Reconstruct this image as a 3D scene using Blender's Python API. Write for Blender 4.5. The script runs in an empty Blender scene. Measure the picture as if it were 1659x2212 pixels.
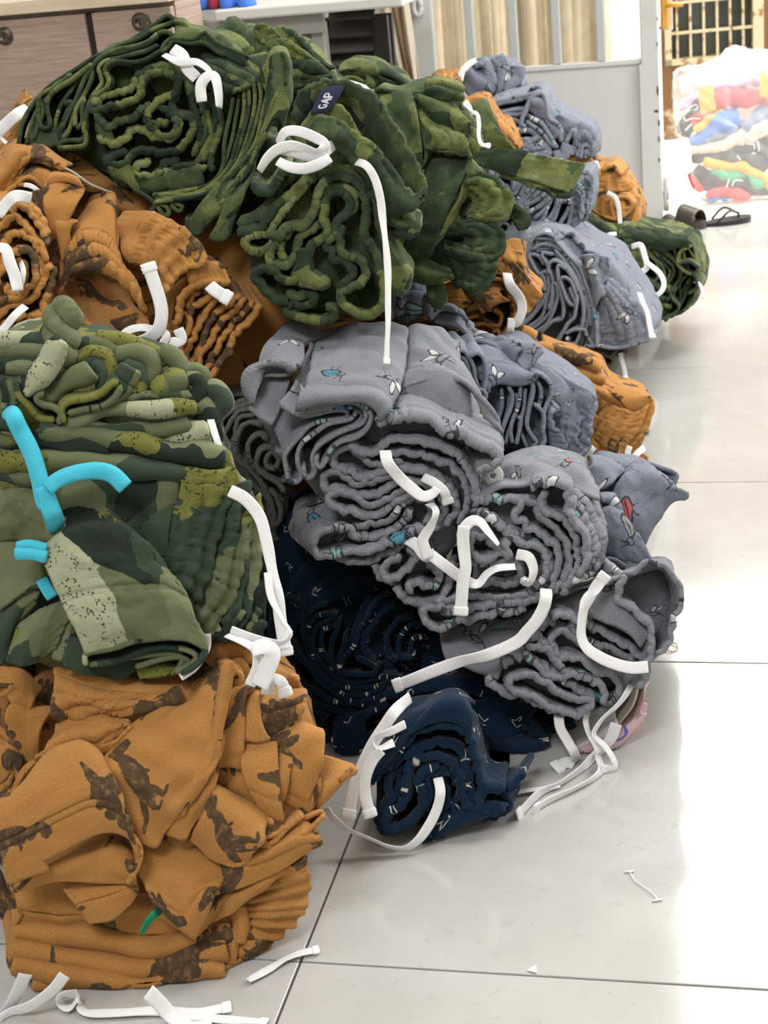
import bpy, math, random
import numpy as np
from mathutils import Matrix, Vector

# ---------------------------------------------------------------- camera, light, exposure
SC = bpy.context.scene
FPX, CX, CY, EYE = 3402.4, 829.5, 1106.0, 0.914
_v1 = np.array([781.4, -1444.0, FPX]); _v2 = np.array([14630.0, -98.0, -FPX])
AY = _v1 / np.linalg.norm(_v1)                       # world Y (along the floor joints) in camera axes (x right, y down, z forward)
AX = _v2 - AY * (_v2 @ AY); AX /= np.linalg.norm(AX)
AZ = -np.cross(AX, AY) * -1.0
AZ = np.cross(AX, AY)
if AZ[1] > 0: AZ = -AZ
C2W = np.array([AX, AY, AZ])                          # camera-axes vector -> world vector
cam_data = bpy.data.cameras.new('camera')
cam = bpy.data.objects.new('camera', cam_data)
SC.collection.objects.link(cam)
SC.camera = cam
cam_data.sensor_fit = 'VERTICAL'; cam_data.sensor_height = 24.0; cam_data.sensor_width = 18.0
cam_data.lens = 24.0 * FPX / 2212.0
cam_data.clip_start = 0.05; cam_data.clip_end = 100
_r = C2W @ np.array([[1, 0, 0], [0, -1, 0], [0, 0, -1.0]])
cam.matrix_world = Matrix([[*_r[0], 0], [*_r[1], 0], [*_r[2], EYE], [0, 0, 0, 1]])
cam_data.dof.use_dof = True; cam_data.dof.focus_distance = 1.7; cam_data.dof.aperture_fstop = 11.0

SC.view_settings.view_transform = 'Standard'; SC.view_settings.look = 'None'
SC.view_settings.gamma = 1.0; SC.view_settings.use_curve_mapping = False
SC.view_settings.exposure = 0.0
SC.cycles.max_bounces = 7; SC.cycles.diffuse_bounces = 4; SC.cycles.glossy_bounces = 3
SC.cycles.transmission_bounces = 6; SC.cycles.transparent_max_bounces = 12
SC.cycles.caustics_reflective = False; SC.cycles.caustics_refractive = False
SC.cycles.sample_clamp_indirect = 6.0

world = bpy.data.worlds.new('daylight'); SC.world = world; world.use_nodes = True
_bg = world.node_tree.nodes['Background']
_bg.inputs[0].default_value = (1.0, 0.985, 0.95, 1); _bg.inputs[1].default_value = 9.0


def area(name, loc, target, sx, sy, power, col):
    l = bpy.data.lights.new(name, 'AREA'); l.shape = 'RECTANGLE'; l.size = sx; l.size_y = sy
    l.energy = power; l.color = col
    o = bpy.data.objects.new(name, l); SC.collection.objects.link(o)
    o.location = loc
    o.rotation_euler = (Vector(target) - Vector(loc)).to_track_quat('-Z', 'Y').to_euler()
    return o


area('right_fill_light', (1.75, 2.9, 1.75), (-0.6, 2.0, 0.3), 1.5, 1.5, 60, (1, 0.985, 0.96))  # added soft fill from the right; wall_right has no opening
area('top_fill_light', (0.2, 2.2, 3.2), (-0.3, 2.0, 0), .9, .9, 42, (1, 0.975, 0.94))  # added overhead fill, no fitting modelled
area('front_fill_light', (-0.7, -0.5, 3.0), (-0.5, 1.7, 0.4), 1.0, .8, 52, (0.98, 0.985, 1.0))  # added fill from the camera side, no opening behind it


# ---------------------------------------------------------------- helpers: picture point -> world
def P(px, py, d):
    return C2W @ np.array([(px - CX) / FPX * d, (py - CY) / FPX * d, d]) + np.array([0, 0, EYE])


def ray(px, py):
    return C2W @ np.array([(px - CX) / FPX, (py - CY) / FPX, 1.0])


def onY(px, py, Y):
    r = ray(px, py); return r * (Y / r[1]) + np.array([0, 0, EYE])


def onZ(px, py, Z=0.0):
    r = ray(px, py); return r * ((Z - EYE) / r[2]) + np.array([0, 0, EYE])


# ---------------------------------------------------------------- helpers: objects
def link(o, parent=None, label=None, cat=None, group=None, kind=None):
    SC.collection.objects.link(o)
    if parent is not None: o.parent = parent
    if label: o['label'] = label
    if cat: o['category'] = cat
    if group: o['group'] = group
    if kind: o['kind'] = kind
    return o


def thing(name, loc, label, cat, group=None):
    o = bpy.data.objects.new(name, None)
    link(o, None, label, cat, group)
    o.location = Vector(loc)
    o.empty_display_size = 0.05
    return o


def mesh_obj(name, verts, faces, mat, parent=None, uv=None, smooth=True, **kw):
    """verts in world coordinates; stored relative to the parent's location"""
    me = bpy.data.meshes.new(name)
    v = np.asarray(verts, float)
    off = np.zeros(3)
    p = parent
    while p is not None:
        off = off + np.array(p.location); p = p.parent
    v = v - off
    if isinstance(faces, np.ndarray):
        nf, k = faces.shape
        me.vertices.add(len(v)); me.vertices.foreach_set('co', v.astype(np.float32).ravel())
        me.loops.add(nf * k); me.loops.foreach_set('vertex_index', faces.astype(np.int32).ravel())
        me.polygons.add(nf)
        me.polygons.foreach_set('loop_start', np.arange(0, nf * k, k, dtype=np.int32))
        me.update(calc_edges=True)
        me.validate()
    else:
        me.from_pydata(v.tolist(), [], [list(f) for f in faces])
    if uv is not None:
        lay = me.uv_layers.new(name='UVMap')
        idx = np.empty(len(me.loops), dtype=np.int32); me.loops.foreach_get('vertex_index', idx)
        lay.data.foreach_set('uv', np.asarray(uv, np.float32)[idx].ravel())
    me.polygons.foreach_set('use_smooth', np.full(len(me.polygons), smooth))
    me.materials.append(mat)
    o = bpy.data.objects.new(name, me)
    return link(o, parent, **kw)


def box_mesh(lo, hi, bev=0.0):
    x0, y0, z0 = lo; x1, y1, z1 = hi
    if bev <= 0:
        v = [(x0, y0, z0), (x1, y0, z0), (x1, y1, z0), (x0, y1, z0), (x0, y0, z1), (x1, y0, z1), (x1, y1, z1), (x0, y1, z1)]
        f = [(3, 2, 1, 0), (4, 5, 6, 7), (0, 1, 5, 4), (1, 2, 6, 5), (2, 3, 7, 6), (3, 0, 4, 7)]
        return v, f
    import bmesh
    bm = bmesh.new(); vs = [bm.verts.new(p) for p in box_mesh(lo, hi)[0]]
    for f in box_mesh(lo, hi)[1]: bm.faces.new([vs[i] for i in f])
    bmesh.ops.bevel(bm, geom=list(bm.edges), offset=bev, segments=2, affect='EDGES', profile=0.5)
    bm.verts.index_update()
    v = [tuple(q.co) for q in bm.verts]; f = [[q.index for q in p.verts] for p in bm.faces]
    bm.free(); return v, f


def box(name, lo, hi, mat, parent=None, bev=0.0, **kw):
    v, f = box_mesh(lo, hi, bev)
    return mesh_obj(name, v, f, mat, parent, smooth=False, **kw)


def join(*vf):
    V, F = [], []
    for v, f in vf:
        n = len(V); V += [tuple(p) for p in v]; F += [[i + n for i in q] for q in f]
    return V, F


def tube_mesh(path, r, k=10):
    path = np.asarray(path, float); n = len(path)
    r = np.broadcast_to(np.asarray(r, float), (n,))
    t = np.gradient(path, axis=0); t /= np.linalg.norm(t, axis=1)[:, None] + 1e-12
    ref = np.array([0, 0, 1.0]) if abs(t[0][2]) < .9 else np.array([1.0, 0, 0])
    V, F = [], []
    a = np.cross(t[0], ref); a /= np.linalg.norm(a)
    for i in range(n):
        a = a - t[i] * (a @ t[i]); a /= np.linalg.norm(a) + 1e-12
        b = np.cross(t[i], a)
        for j in range(k):
            th = 2 * math.pi * j / k
            V.append(path[i] + r[i] * (a * math.cos(th) + b * math.sin(th)))
    for i in range(n - 1):
        for j in range(k):
            F.append((i * k + j, i * k + (j + 1) % k, (i + 1) * k + (j + 1) % k, (i + 1) * k + j))
    F.append(tuple(range(k))[::-1]); F.append(tuple((n - 1) * k + j for j in range(k)))
    return V, F


def spline(pts, n):
    """Catmull-Rom through pts (k,3), resampled to n points by arc length"""
    p = np.asarray(pts, float)
    if len(p) == 2:
        t = np.linspace(0, 1, n)[:, None]; return p[0] * (1 - t) + p[1] * t
    q = np.vstack([2 * p[0] - p[1], p, 2 * p[-1] - p[-2]])
    out = []
    m = 12
    for i in range(1, len(q) - 2):
        t = np.linspace(0, 1, m, endpoint=False)[:, None]
        a, b, c, d = q[i - 1], q[i], q[i + 1], q[i + 2]
        out.append(0.5 * ((2 * b) + (c - a) * t + (2 * a - 5 * b + 4 * c - d) * t ** 2 + (-a + 3 * b - 3 * c + d) * t ** 3))
    out.append(q[-2][None]); o = np.vstack(out)
    s = np.r_[0, np.cumsum(np.linalg.norm(np.diff(o, axis=0), axis=1))]
    u = np.linspace(0, s[-1], n)
    return np.stack([np.interp(u, s, o[:, k]) for k in range(3)], 1)


class Wave:
    """smooth random function of (x, y), about -1..1, made of sines"""
    def __init__(self, seed, k=7, spread=0.6):
        r = np.random.RandomState(seed)
        a = r.uniform(0, 2 * math.pi, k); f = r.uniform(1 - spread, 1 + spread, k)
        self.kx, self.ky, self.ph = f * np.cos(a), f * np.sin(a), r.uniform(0, 6.28, k)
    def __call__(self, x, y=0.0):
        s = 0
        for a, b, p in zip(self.kx, self.ky, self.ph): s = s + np.sin(6.283 * (a * x + b * y) + p)
        return s / math.sqrt(len(self.kx)) * 0.9


FRM = [0.0, 0.0, 1.0]
def frame(x0=0.0, y0=0.0, s=1.0): FRM[:] = [x0, y0, s]
def q(text):
    """'x,y x,y,dz ...' read in the current reading frame -> [(px, py, dz)]; dz in centimetres, away from the viewer"""
    out = []
    for w in text.split():
        a = [float(t) for t in w.split(',')]
        out.append((FRM[0] + a[0] / FRM[2], FRM[1] + a[1] / FRM[2], (a[2] if len(a) > 2 else 0.0) * 0.01))
    return out


SEED = [11]
def seed():
    SEED[0] += 1; return SEED[0]


def solid_grid(G, th, closed=False):
    """thick sheet with rounded rim from a grid of points G (nv, nu, 3) and per-point normals"""
    nv, nu, _ = G.shape
    if closed:
        du = np.roll(G, -1, 1) - np.roll(G, 1, 1)
    else:
        du = np.gradient(G, axis=1)
    dv = np.gradient(G, axis=0)
    N = np.cross(du, dv); N /= np.linalg.norm(N, axis=2)[..., None] + 1e-12
    T = G + N * th / 2; B = G - N * th / 2
    V = np.concatenate([T.reshape(-1, 3), B.reshape(-1, 3)])
    id_t = np.arange(nv * nu).reshape(nv, nu); id_b = id_t + nv * nu
    cols = nu if closed else nu - 1
    a = id_t[:-1, :cols]; b = np.roll(id_t, -1, 1)[:-1, :cols]; c = np.roll(id_t, -1, 1)[1:, :cols]; d = id_t[1:, :cols]
    F = [np.stack([a, b, c, d], -1).reshape(-1, 4), (np.stack([a, d, c, b], -1) + nv * nu).reshape(-1, 4)]
    # rim
    if closed:
        loops = [(id_t[0], id_b[0], G[0] - dv[0] / (np.linalg.norm(dv[0], axis=1)[:, None] + 1e-12) * th * .5, True, True),
                 (id_t[-1], id_b[-1], G[-1] + dv[-1] / (np.linalg.norm(dv[-1], axis=1)[:, None] + 1e-12) * th * .5, True, False)]
    else:
        e = lambda x: x / (np.linalg.norm(x, axis=-1)[..., None] + 1e-12)
        ring = [(0, j) for j in range(nu)] + [(i, nu - 1) for i in range(1, nv)] + [(nv - 1, j) for j in range(nu - 2, -1, -1)] + [(i, 0) for i in range(nv - 2, 0, -1)]
        ii = np.array([r[0] for r in ring]); jj = np.array([r[1] for r in ring])
        out = np.zeros((len(ring), 3))
        out += np.where((ii == 0)[:, None], -e(dv[ii, jj]), 0) + np.where((ii == nv - 1)[:, None], e(dv[ii, jj]), 0)
        out += np.where((jj == 0)[:, None], -e(du[ii, jj]), 0) + np.where((jj == nu - 1)[:, None], e(du[ii, jj]), 0)
        out = e(out)
        loops = [(id_t[ii, jj], id_b[ii, jj], G[ii, jj] + out * th * .5, True, True)]
    n0 = len(V); src = []
    for lt, lb, mid, cyc, rev in loops:
        m = np.arange(len(lt)) + n0; n0 += len(lt)
        V = np.concatenate([V, mid]); src.append(lt)
        r = lambda x: np.roll(x, -1)
        f1 = np.stack([r(lt), lt, m, r(m)], -1); f2 = np.stack([r(m), m, lb, r(lb)], -1)
        if not rev: f1, f2 = f1[:, ::-1], f2[:, ::-1]
        F += [f1, f2]
    return V, np.concatenate(F), np.concatenate([np.arange(nv * nu), np.arange(nv * nu)] + src)


def grid_uv(G, closed=False):
    nv, nu, _ = G.shape
    su = np.r_[0, np.cumsum(np.linalg.norm(np.diff(G[nv // 2], axis=0), axis=1))]
    sv = np.r_[0, np.cumsum(np.linalg.norm(np.diff(G[:, nu // 2], axis=0), axis=1))]
    return np.broadcast_to(su[None, :], (nv, nu)), np.broadcast_to(sv[:, None], (nv, nu))


def cloth(name, parent, mat, rows, nu=90, nv=24, th=.006, ruff=0.0, ruffl=.011, ruffd=.018, ribs=None, wrk=0.0, wrkl=.06,
          wrk2=0.0, pleat=0.0, pleatl=.03, closed=False, hem=None, bulge=0.0, label=None):
    """one piece of cloth. rows = [(depth, [(px, py, dz)...]), ...], first row = the edge nearest the viewer.
    ruff: gathered edge; ribs=(n, width, amp): n stitched channels over a band `width` deep; wrk: broad creases; pleat: pleats across u"""
    R = np.stack([spline([P(x, y, d + z) for x, y, z in pts], nu) for d, pts in rows])      # (rows, nu, 3)
    if len(rows) > 2:
        G = np.stack([spline(R[:, j], nv) for j in range(nu)], 1)
    else:
        t = np.linspace(0, 1, nv)
        t = (t ** 1.5)[:, None, None] if ribs or ruff else t[:, None, None]
        G = R[0][None] * (1 - t) + R[1][None] * t
    U, Vv = grid_uv(G)
    du = np.gradient(G, axis=1); dv = np.gradient(G, axis=0)
    N = np.cross(du, dv); N /= np.linalg.norm(N, axis=2)[..., None] + 1e-12
    T = -dv / (np.linalg.norm(dv, axis=2)[..., None] + 1e-12)
    s = seed()
    off = np.zeros(G.shape[:2])
    if ruff:
        w = Wave(s, 9, .5); w2 = Wave(s + 500, 7, .5)
        fall = np.exp(-Vv / ruffd)
        off += ruff * w(U / ruffl, Vv / .12) * (0.15 + fall)
        G = G + T * (ruff * .8 * w2(U / ruffl * .8, Vv * 3) * fall)[..., None]
    if ribs:
        n, width, amp = ribs; amp *= 1.6
        x = np.clip(Vv / width, 0, 1) * n
        w = Wave(s + 77, 7, .4)
        prof = np.abs(np.sin(math.pi * x)) ** .7
        off += np.where(Vv < width * 1.02, amp * (prof - .5) * (1 + .3 * w(U / .016, np.floor(x) * 3.1)), amp * -.1)
        off += np.where(Vv < width, amp * .16 * w(U / .007, np.floor(x) * 1.7) * prof, 0)
    if wrk:
        w = Wave(s + 131, 8, .7); off += wrk * w(U / wrkl, Vv / wrkl)
    if wrk2:
        w = Wave(s + 171, 8, .7); c = w(U / (wrkl * .45), Vv / (wrkl * .45)); off += wrk2 * (1 - 2 * np.abs(c) ** .7)
    if pleat:
        w = Wave(s + 211, 6, .35); c = w(U / pleatl, Vv / .4); off += pleat * (np.abs(c) ** .8 - .5)
    if hem:
        for h in hem:
            off -= .0022 * np.exp(-((Vv - h) / .0018) ** 2)
    if bulge: off += bulge * np.sin(math.pi * np.clip(Vv / Vv.max(), 0, 1))
    G = G + N * off[..., None]
    G[..., 2] = np.maximum(G[..., 2], th / 2 + .001)
    V, F, src = solid_grid(G, th)
    r = np.random.RandomState(s)
    uv = np.stack([U.ravel() + r.uniform(0, 9), Vv.ravel() + r.uniform(0, 9)], 1)[src]
    o = mesh_obj(name, V, F, mat, parent, uv)
    if label: o['label'] = label
    return o


def band(name, parent, mat, pts, d, back=(0, -20, .12), **kw):
    """a folded layer seen from its end: front edge pts at depth d, running back by (dx px, dy px, dd m)"""
    dx, dy, dd = back
    sc = kw.pop('shrink', 1.0)
    mx = sum(p[0] for p in pts) / len(pts); my = sum(p[1] for p in pts) / len(pts)
    pts2 = [(mx + (x - mx) * sc + dx, my + (y - my) * sc + dy, z) for x, y, z in pts]
    L = sum(math.hypot(b[0] - a[0], b[1] - a[1]) for a, b in zip(pts, pts[1:])) * d / FPX
    kw.setdefault('nu', int(min(260, max(36, L / .0027))))
    kw.setdefault('th', .0075); kw.setdefault('nv', 15)
    return cloth(name, parent, mat, [(d, pts), (d + dd, pts2)], **kw)


def blend(A, B, t, n=24):
    a = spline(A, n); b = spline(B, n)
    return [tuple(p) for p in a * (1 - t) + b * t]


def fan(name, parent, mat, A, B, n, d, back=(0, -20, .12), jit=3.0, dstep=0.0, **kw):
    """n layers between the traced edges A and B"""
    for i in range(n):
        t = i / (n - 1) if n > 1 else 0
        pts = blend(A, B, t)
        w = Wave(seed(), 5); w2 = Wave(seed(), 5)
        pts = [(x + jit * w(k / 9.), y + jit * w2(k / 9.), z) for k, (x, y, z) in enumerate(pts)]
        band(name, parent, mat, pts, d + dstep * i + random.uniform(-.004, .004), back, **kw)


def pillow(name, parent, mat, outline, d, depth=.14, recess=.03, back=(0, -10), swell=.0, dent=.0, wrk=.004, nu=84, rings=10, label=None):
    """the packed inside of a bundle: a rounded solid behind the traced outline"""
    pts = list(outline) + [outline[0]]
    front = spline(pts, nu + 1)[:-1]
    c = front.mean(0)
    rows = []
    prof = [(0.02, 0), (.35, 0), (.6, .002), (.8, .008), (.92, .02), (1.0, .05), (1.0, .4), (1.0, .75), (.9, .93), (.6, 1.0), (.02, 1.02)]
    for s, t in prof:
        rows.append([P(c[0] + (x - c[0]) * s + back[0] * t, c[1] + (y - c[1]) * s + back[1] * t, d + recess + z * s + depth * t) for x, y, z in front])
    G = np.array(rows)
    G = np.stack([spline(G[:, j], 22) for j in range(nu)], 1)
    s = seed(); w = Wave(s, 8, .7)
    cc = G.reshape(-1, 3).mean(0)
    D = G - cc; D /= np.linalg.norm(D, axis=2)[..., None]
    G = G + D * (wrk * w(G[..., 0] / .05 + G[..., 1] / .08, G[..., 2] / .05))[..., None]
    G[..., 2] = np.maximum(G[..., 2], .004)
    nv = 22
    ids = np.arange(nv * nu).reshape(nv, nu)
    a = ids[:-1]; b = np.roll(ids, -1, 1)[:-1]; c2 = np.roll(ids, -1, 1)[1:]; d2 = ids[1:]
    F = np.stack([a, d2, c2, b], -1).reshape(-1, 4)
    U = np.broadcast_to(np.arange(nu)[None] / nu * 1.2, (nv, nu)); Vv = np.broadcast_to(np.linspace(0, .5, nv)[:, None], (nv, nu))
    o = mesh_obj(name, G.reshape(-1, 3), F, mat, parent, np.stack([U.ravel(), Vv.ravel()], 1))
    if label: o['label'] = label
    return o


def cord(parent, pts, d, w=26, tips=(True, True), roll=0.0, mat=None, name='drawstring', th=.0011, n=None, label=None, curl=0.0, wm=None, **kw):
    """a flat woven tape through picture points (px, py, dz cm); w = width in px; roll = angle or list of angles round its length"""
    mat = mat or M['tape']
    path = spline([P(x, y, d + z) for x, y, z in pts], 10)
    L = np.linalg.norm(np.diff(path, axis=0), axis=1).sum()
    n = n or int(max(16, min(120, L / .003)))
    path = spline([P(x, y, d + z) for x, y, z in pts], n)
    t = np.gradient(path, axis=0); t /= np.linalg.norm(t, axis=1)[:, None] + 1e-12
    view = path - np.array([0, 0, EYE]); view /= np.linalg.norm(view, axis=1)[:, None]
    side = np.cross(t, view); sl = np.linalg.norm(side, axis=1)
    side /= sl[:, None] + 1e-9
    for i in range(1, n):
        if side[i] @ side[i - 1] < 0: side[i] *= -1
    for _ in range(6):
        side[1:-1] = (side[:-2] + side[1:-1] * 2 + side[2:]); side /= np.linalg.norm(side, axis=1)[:, None] + 1e-9
    nor = np.cross(side, t)
    rr = np.atleast_1d(roll).astype(float)
    ang = np.interp(np.linspace(0, 1, n), np.linspace(0, 1, len(rr)), rr)
    ang = ang + .18 * Wave(seed(), 5)(np.linspace(0, 1, n) * L / .06)
    s2 = side * np.cos(ang)[:, None] + nor * np.sin(ang)[:, None]
    n2 = np.cross(s2, t)
    half = (wm if wm else w * d / FPX) / 2
    x = np.linspace(-1, 1, 7)
    G = path[:, None] + s2[:, None] * (x * half)[None, :, None] + n2[:, None] * ((x ** 2 - .4) * half * (.07 + curl))[None, :, None]
    G[..., 2] = np.maximum(G[..., 2], th / 2 + .0006)
    V, F, src = solid_grid(G, th)
    U = np.broadcast_to((x * half)[None], G.shape[:2]); Vv = np.broadcast_to(np.linspace(0, L, n)[:, None], G.shape[:2])
    o = mesh_obj(name, V, F, mat, parent, np.stack([U.ravel(), Vv.ravel()], 1)[src], **kw)
    if label: o['label'] = label
    for end, on in zip((0, -1), tips):
        if not on: continue
        e = path[end]; sgn = -1 if end == 0 else 1
        tt = t[end] * sgn; a = s2[end]; b = n2[end]
        k = half * 1.12
        rows = []
        for u_ in np.linspace(-.35, 1.0, 5):
            rows.append([e + tt * u_ * half * 1.0 + a * k * xx * (1 + .06 * math.sin(9 * u_ + xx)) for xx in np.linspace(-1, 1, 5)])
        Vt, Ft, st = solid_grid(np.array(rows), th * 2.2)
        mesh_obj('cord_tip', Vt, Ft, mat, o, np.zeros((len(Vt), 2)))
    return o
# ---------------------------------------------------------------- materials
M = {}


class NT:
    def __init__(self, name):
        self.m = bpy.data.materials.new(name); self.m.use_nodes = True
        self.t = self.m.node_tree; self.b = self.t.nodes['Principled BSDF']
        self.b.inputs['Roughness'].default_value = .6
        M[name] = self.m
    def node(self, kind, **props):
        n = self.t.nodes.new(kind)
        for k, v in props.items(): setattr(n, k, v)
        return n
    def put(self, sock, v):
        if hasattr(v, 'links'): self.t.links.new(v, sock)
        elif isinstance(v, (tuple, list)) and len(v) == 3 and sock.type == 'RGBA': sock.default_value = (*v, 1)
        else: sock.default_value = v
    def math(self, op, a, b=None, c=None, clamp=False):
        n = self.node('ShaderNodeMath', operation=op, use_clamp=clamp)
        self.put(n.inputs[0], a)
        if b is not None: self.put(n.inputs[1], b)
        if c is not None: self.put(n.inputs[2], c)
        return n.outputs[0]
    def vec(self, op, a, b=None, s=None):
        n = self.node('ShaderNodeVectorMath', operation=op)
        self.put(n.inputs[0], a)
        if b is not None: self.put(n.inputs[1], b)
        if s is not None: self.put(n.inputs['Scale'], s)
        return n.outputs['Value'] if op in ('LENGTH', 'DOT_PRODUCT', 'DISTANCE') else n.outputs[0]
    def noise(self, v, scale, detail=2.0, rough=.5, col=False):
        n = self.node('ShaderNodeTexNoise'); self.put(n.inputs['Vector'], v)
        n.inputs['Scale'].default_value = scale; n.inputs['Detail'].default_value = detail; n.inputs['Roughness'].default_value = rough
        return n.outputs['Color' if col else 'Fac']
    def voronoi(self, v, scale, feature='F1', rand=1.0):
        n = self.node('ShaderNodeTexVoronoi', feature=feature); self.put(n.inputs['Vector'], v)
        n.inputs['Scale'].default_value = scale; n.inputs['Randomness'].default_value = rand
        return n
    def mix(self, f, a, b, blend='MIX'):
        n = self.node('ShaderNodeMix', data_type='RGBA', blend_type=blend)
        self.put(n.inputs['Factor'], f); self.put(n.inputs['A'], a); self.put(n.inputs['B'], b)
        return n.outputs['Result']
    def ramp(self, f, stops, interp='LINEAR'):
        n = self.node('ShaderNodeValToRGB'); self.put(n.inputs[0], f); n.color_ramp.interpolation = interp
        e = n.color_ramp.elements
        while len(e) < len(stops): e.new(.5)
        for i, (p, c) in enumerate(stops): e[i].position = p; e[i].color = (*c, 1) if len(c) == 3 else c
        return n.outputs[0]
    def step(self, v, edge, soft=.02):
        """1 where v < edge"""
        n = self.node('ShaderNodeMapRange', interpolation_type='SMOOTHSTEP'); self.put(n.inputs[0], v)
        n.inputs[1].default_value = edge - soft; n.inputs[2].default_value = edge + soft
        n.inputs[3].default_value = 1; n.inputs[4].default_value = 0
        return n.outputs[0]
    def uv(self): return self.node('ShaderNodeTexCoord').outputs['UV']
    def obj(self): return self.node('ShaderNodeTexCoord').outputs['Object']
    def color(self, c): self.put(self.b.inputs['Base Color'], c)
    def bump(self, h, strength=.3, dist=.002):
        n = self.node('ShaderNodeBump'); n.inputs['Strength'].default_value = strength; n.inputs['Distance'].default_value = dist
        self.put(n.inputs['Height'], h); self.t.links.new(n.outputs[0], self.b.inputs['Normal'])
    def ellipse(self, p, cx, cy, rx, ry, deg=0):
        n = self.node('ShaderNodeMapping', vector_type='TEXTURE'); self.put(n.inputs['Vector'], p)
        n.inputs['Location'].default_value = (cx, cy, 0); n.inputs['Rotation'].default_value = (0, 0, math.radians(deg))
        n.inputs['Scale'].default_value = (rx, ry, 1)
        return self.vec('LENGTH', n.outputs[0])
    def union(self, p, es):
        r = None
        for e in es:
            d = self.ellipse(p, *e)
            r = d if r is None else self.math('MINIMUM', r, d)
        return r
    def cells(self, uv, size, sizey=None, jit=.0, spin=1.0):
        """motif cells: (point in the cell -.5..+.5 turned at random, random colour of the cell)"""
        sc = self.vec('MULTIPLY', uv, (1 / size, 1 / (sizey or size), 0))
        sp = self.node('ShaderNodeSeparateXYZ'); self.put(sp.inputs[0], sc)
        row = self.math('FLOOR', sp.outputs[1])
        x = self.math('ADD', sp.outputs[0], self.math('MULTIPLY', row, .37))
        cb = self.node('ShaderNodeCombineXYZ'); self.put(cb.inputs[0], x); self.put(cb.inputs[1], sp.outputs[1])
        idv = self.vec('FLOOR', cb.outputs[0])
        wn = self.node('ShaderNodeTexWhiteNoise', noise_dimensions='2D'); self.put(wn.inputs['Vector'], idv)
        p = self.vec('SUBTRACT', self.vec('SUBTRACT', cb.outputs[0], idv), (.5, .5, 0))
        if jit:
            p = self.vec('ADD', p, self.vec('SCALE', self.vec('SUBTRACT', wn.outputs['Color'], (.5, .5, .5)), s=jit))
            p = self.vec('MULTIPLY', p, (1, 1, 0))
        ro = self.node('ShaderNodeVectorRotate', rotation_type='Z_AXIS'); self.put(ro.inputs['Vector'], p)
        self.put(ro.inputs['Angle'], self.math('MULTIPLY', wn.outputs['Value'], 6.283 * spin))
        return ro.outputs[0], wn.outputs['Color']


def plain(name, col, rough=.6, metal=0.0, emit=None, spec=None):
    n = NT(name); n.color(col); n.b.inputs['Roughness'].default_value = rough; n.b.inputs['Metallic'].default_value = metal
    if spec is not None: n.b.inputs['Specular IOR Level'].default_value = spec
    return n


def fabric(name):
    n = NT(name); n.b.inputs['Roughness'].default_value = .95; n.b.inputs['Specular IOR Level'].default_value = .15
    n.b.inputs['Sheen Weight'].default_value = .07; n.b.inputs['Sheen Roughness'].default_value = .5
    uv = n.uv()
    return n, uv


def fabric_bump(n, uv, soft=.5):
    fine = n.noise(uv, 850, 2); mid = n.noise(uv, 60, 4, .6)
    rid = n.math('ABSOLUTE', n.math('SUBTRACT', n.noise(n.vec('MULTIPLY', uv, (1, .6, 1)), 34, 2, .5), .5))
    h = n.math('ADD', n.math('MULTIPLY', fine, .25), n.math('MULTIPLY', mid, soft * 1.7))
    h = n.math('ADD', h, n.math('MULTIPLY', rid, -2.2 * soft))
    n.bump(h, .75, .0040)


# green camouflage fleece
def camo():
    n, uv = fabric('camo')
    d = n.vec('SUBTRACT', n.noise(uv, 16, 3, .6, True), (.5, .5, .5))
    v = n.vec('ADD', uv, n.vec('SCALE', d, s=.045))
    v = n.vec('MULTIPLY', v, (1.0, .62, 1))
    r1 = n.voronoi(v, 15).outputs['Color']
    s = n.node('ShaderNodeSeparateColor'); n.put(s.inputs[0], r1)
    base = n.ramp(s.outputs[0], [(0, (.040, .064, .040)), (.32, (.125, .146, .074)), (.58, (.020, .031, .022)), (.72, (.165, .185, .10)), (.935, (.36, .38, .25))], 'CONSTANT')
    v2 = n.vec('ADD', v, (3.3, 1.7, 0))
    s2 = n.node('ShaderNodeSeparateColor'); n.put(s2.inputs[0], n.voronoi(v2, 12).outputs['Color'])
    olive = n.step(s2.outputs[1], .17, .005)
    col = n.mix(olive, base, (.165, .165, .040))
    dots = n.step(n.voronoi(uv, 330).outputs['Distance'], .34, .04)
    dm = n.step(n.noise(uv, 60, 2), .5, .03)
    pale = n.step(s.outputs[0], .935, .002)
    spk = n.math('MULTIPLY', n.math('MULTIPLY', dots, dm), n.math('MAXIMUM', olive, n.math('SUBTRACT', 1, pale)))
    col = n.mix(n.math('MULTIPLY', spk, .85), col, (.02, .03, .02))
    grain = n.noise(uv, 1300, 2, .7)
    col = n.mix(.25, col, n.ramp(grain, [(.3, (.5, .5, .5)), (.7, (1.35, 1.35, 1.3))]), 'MULTIPLY')
    n.color(col); fabric_bump(n, uv)


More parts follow.
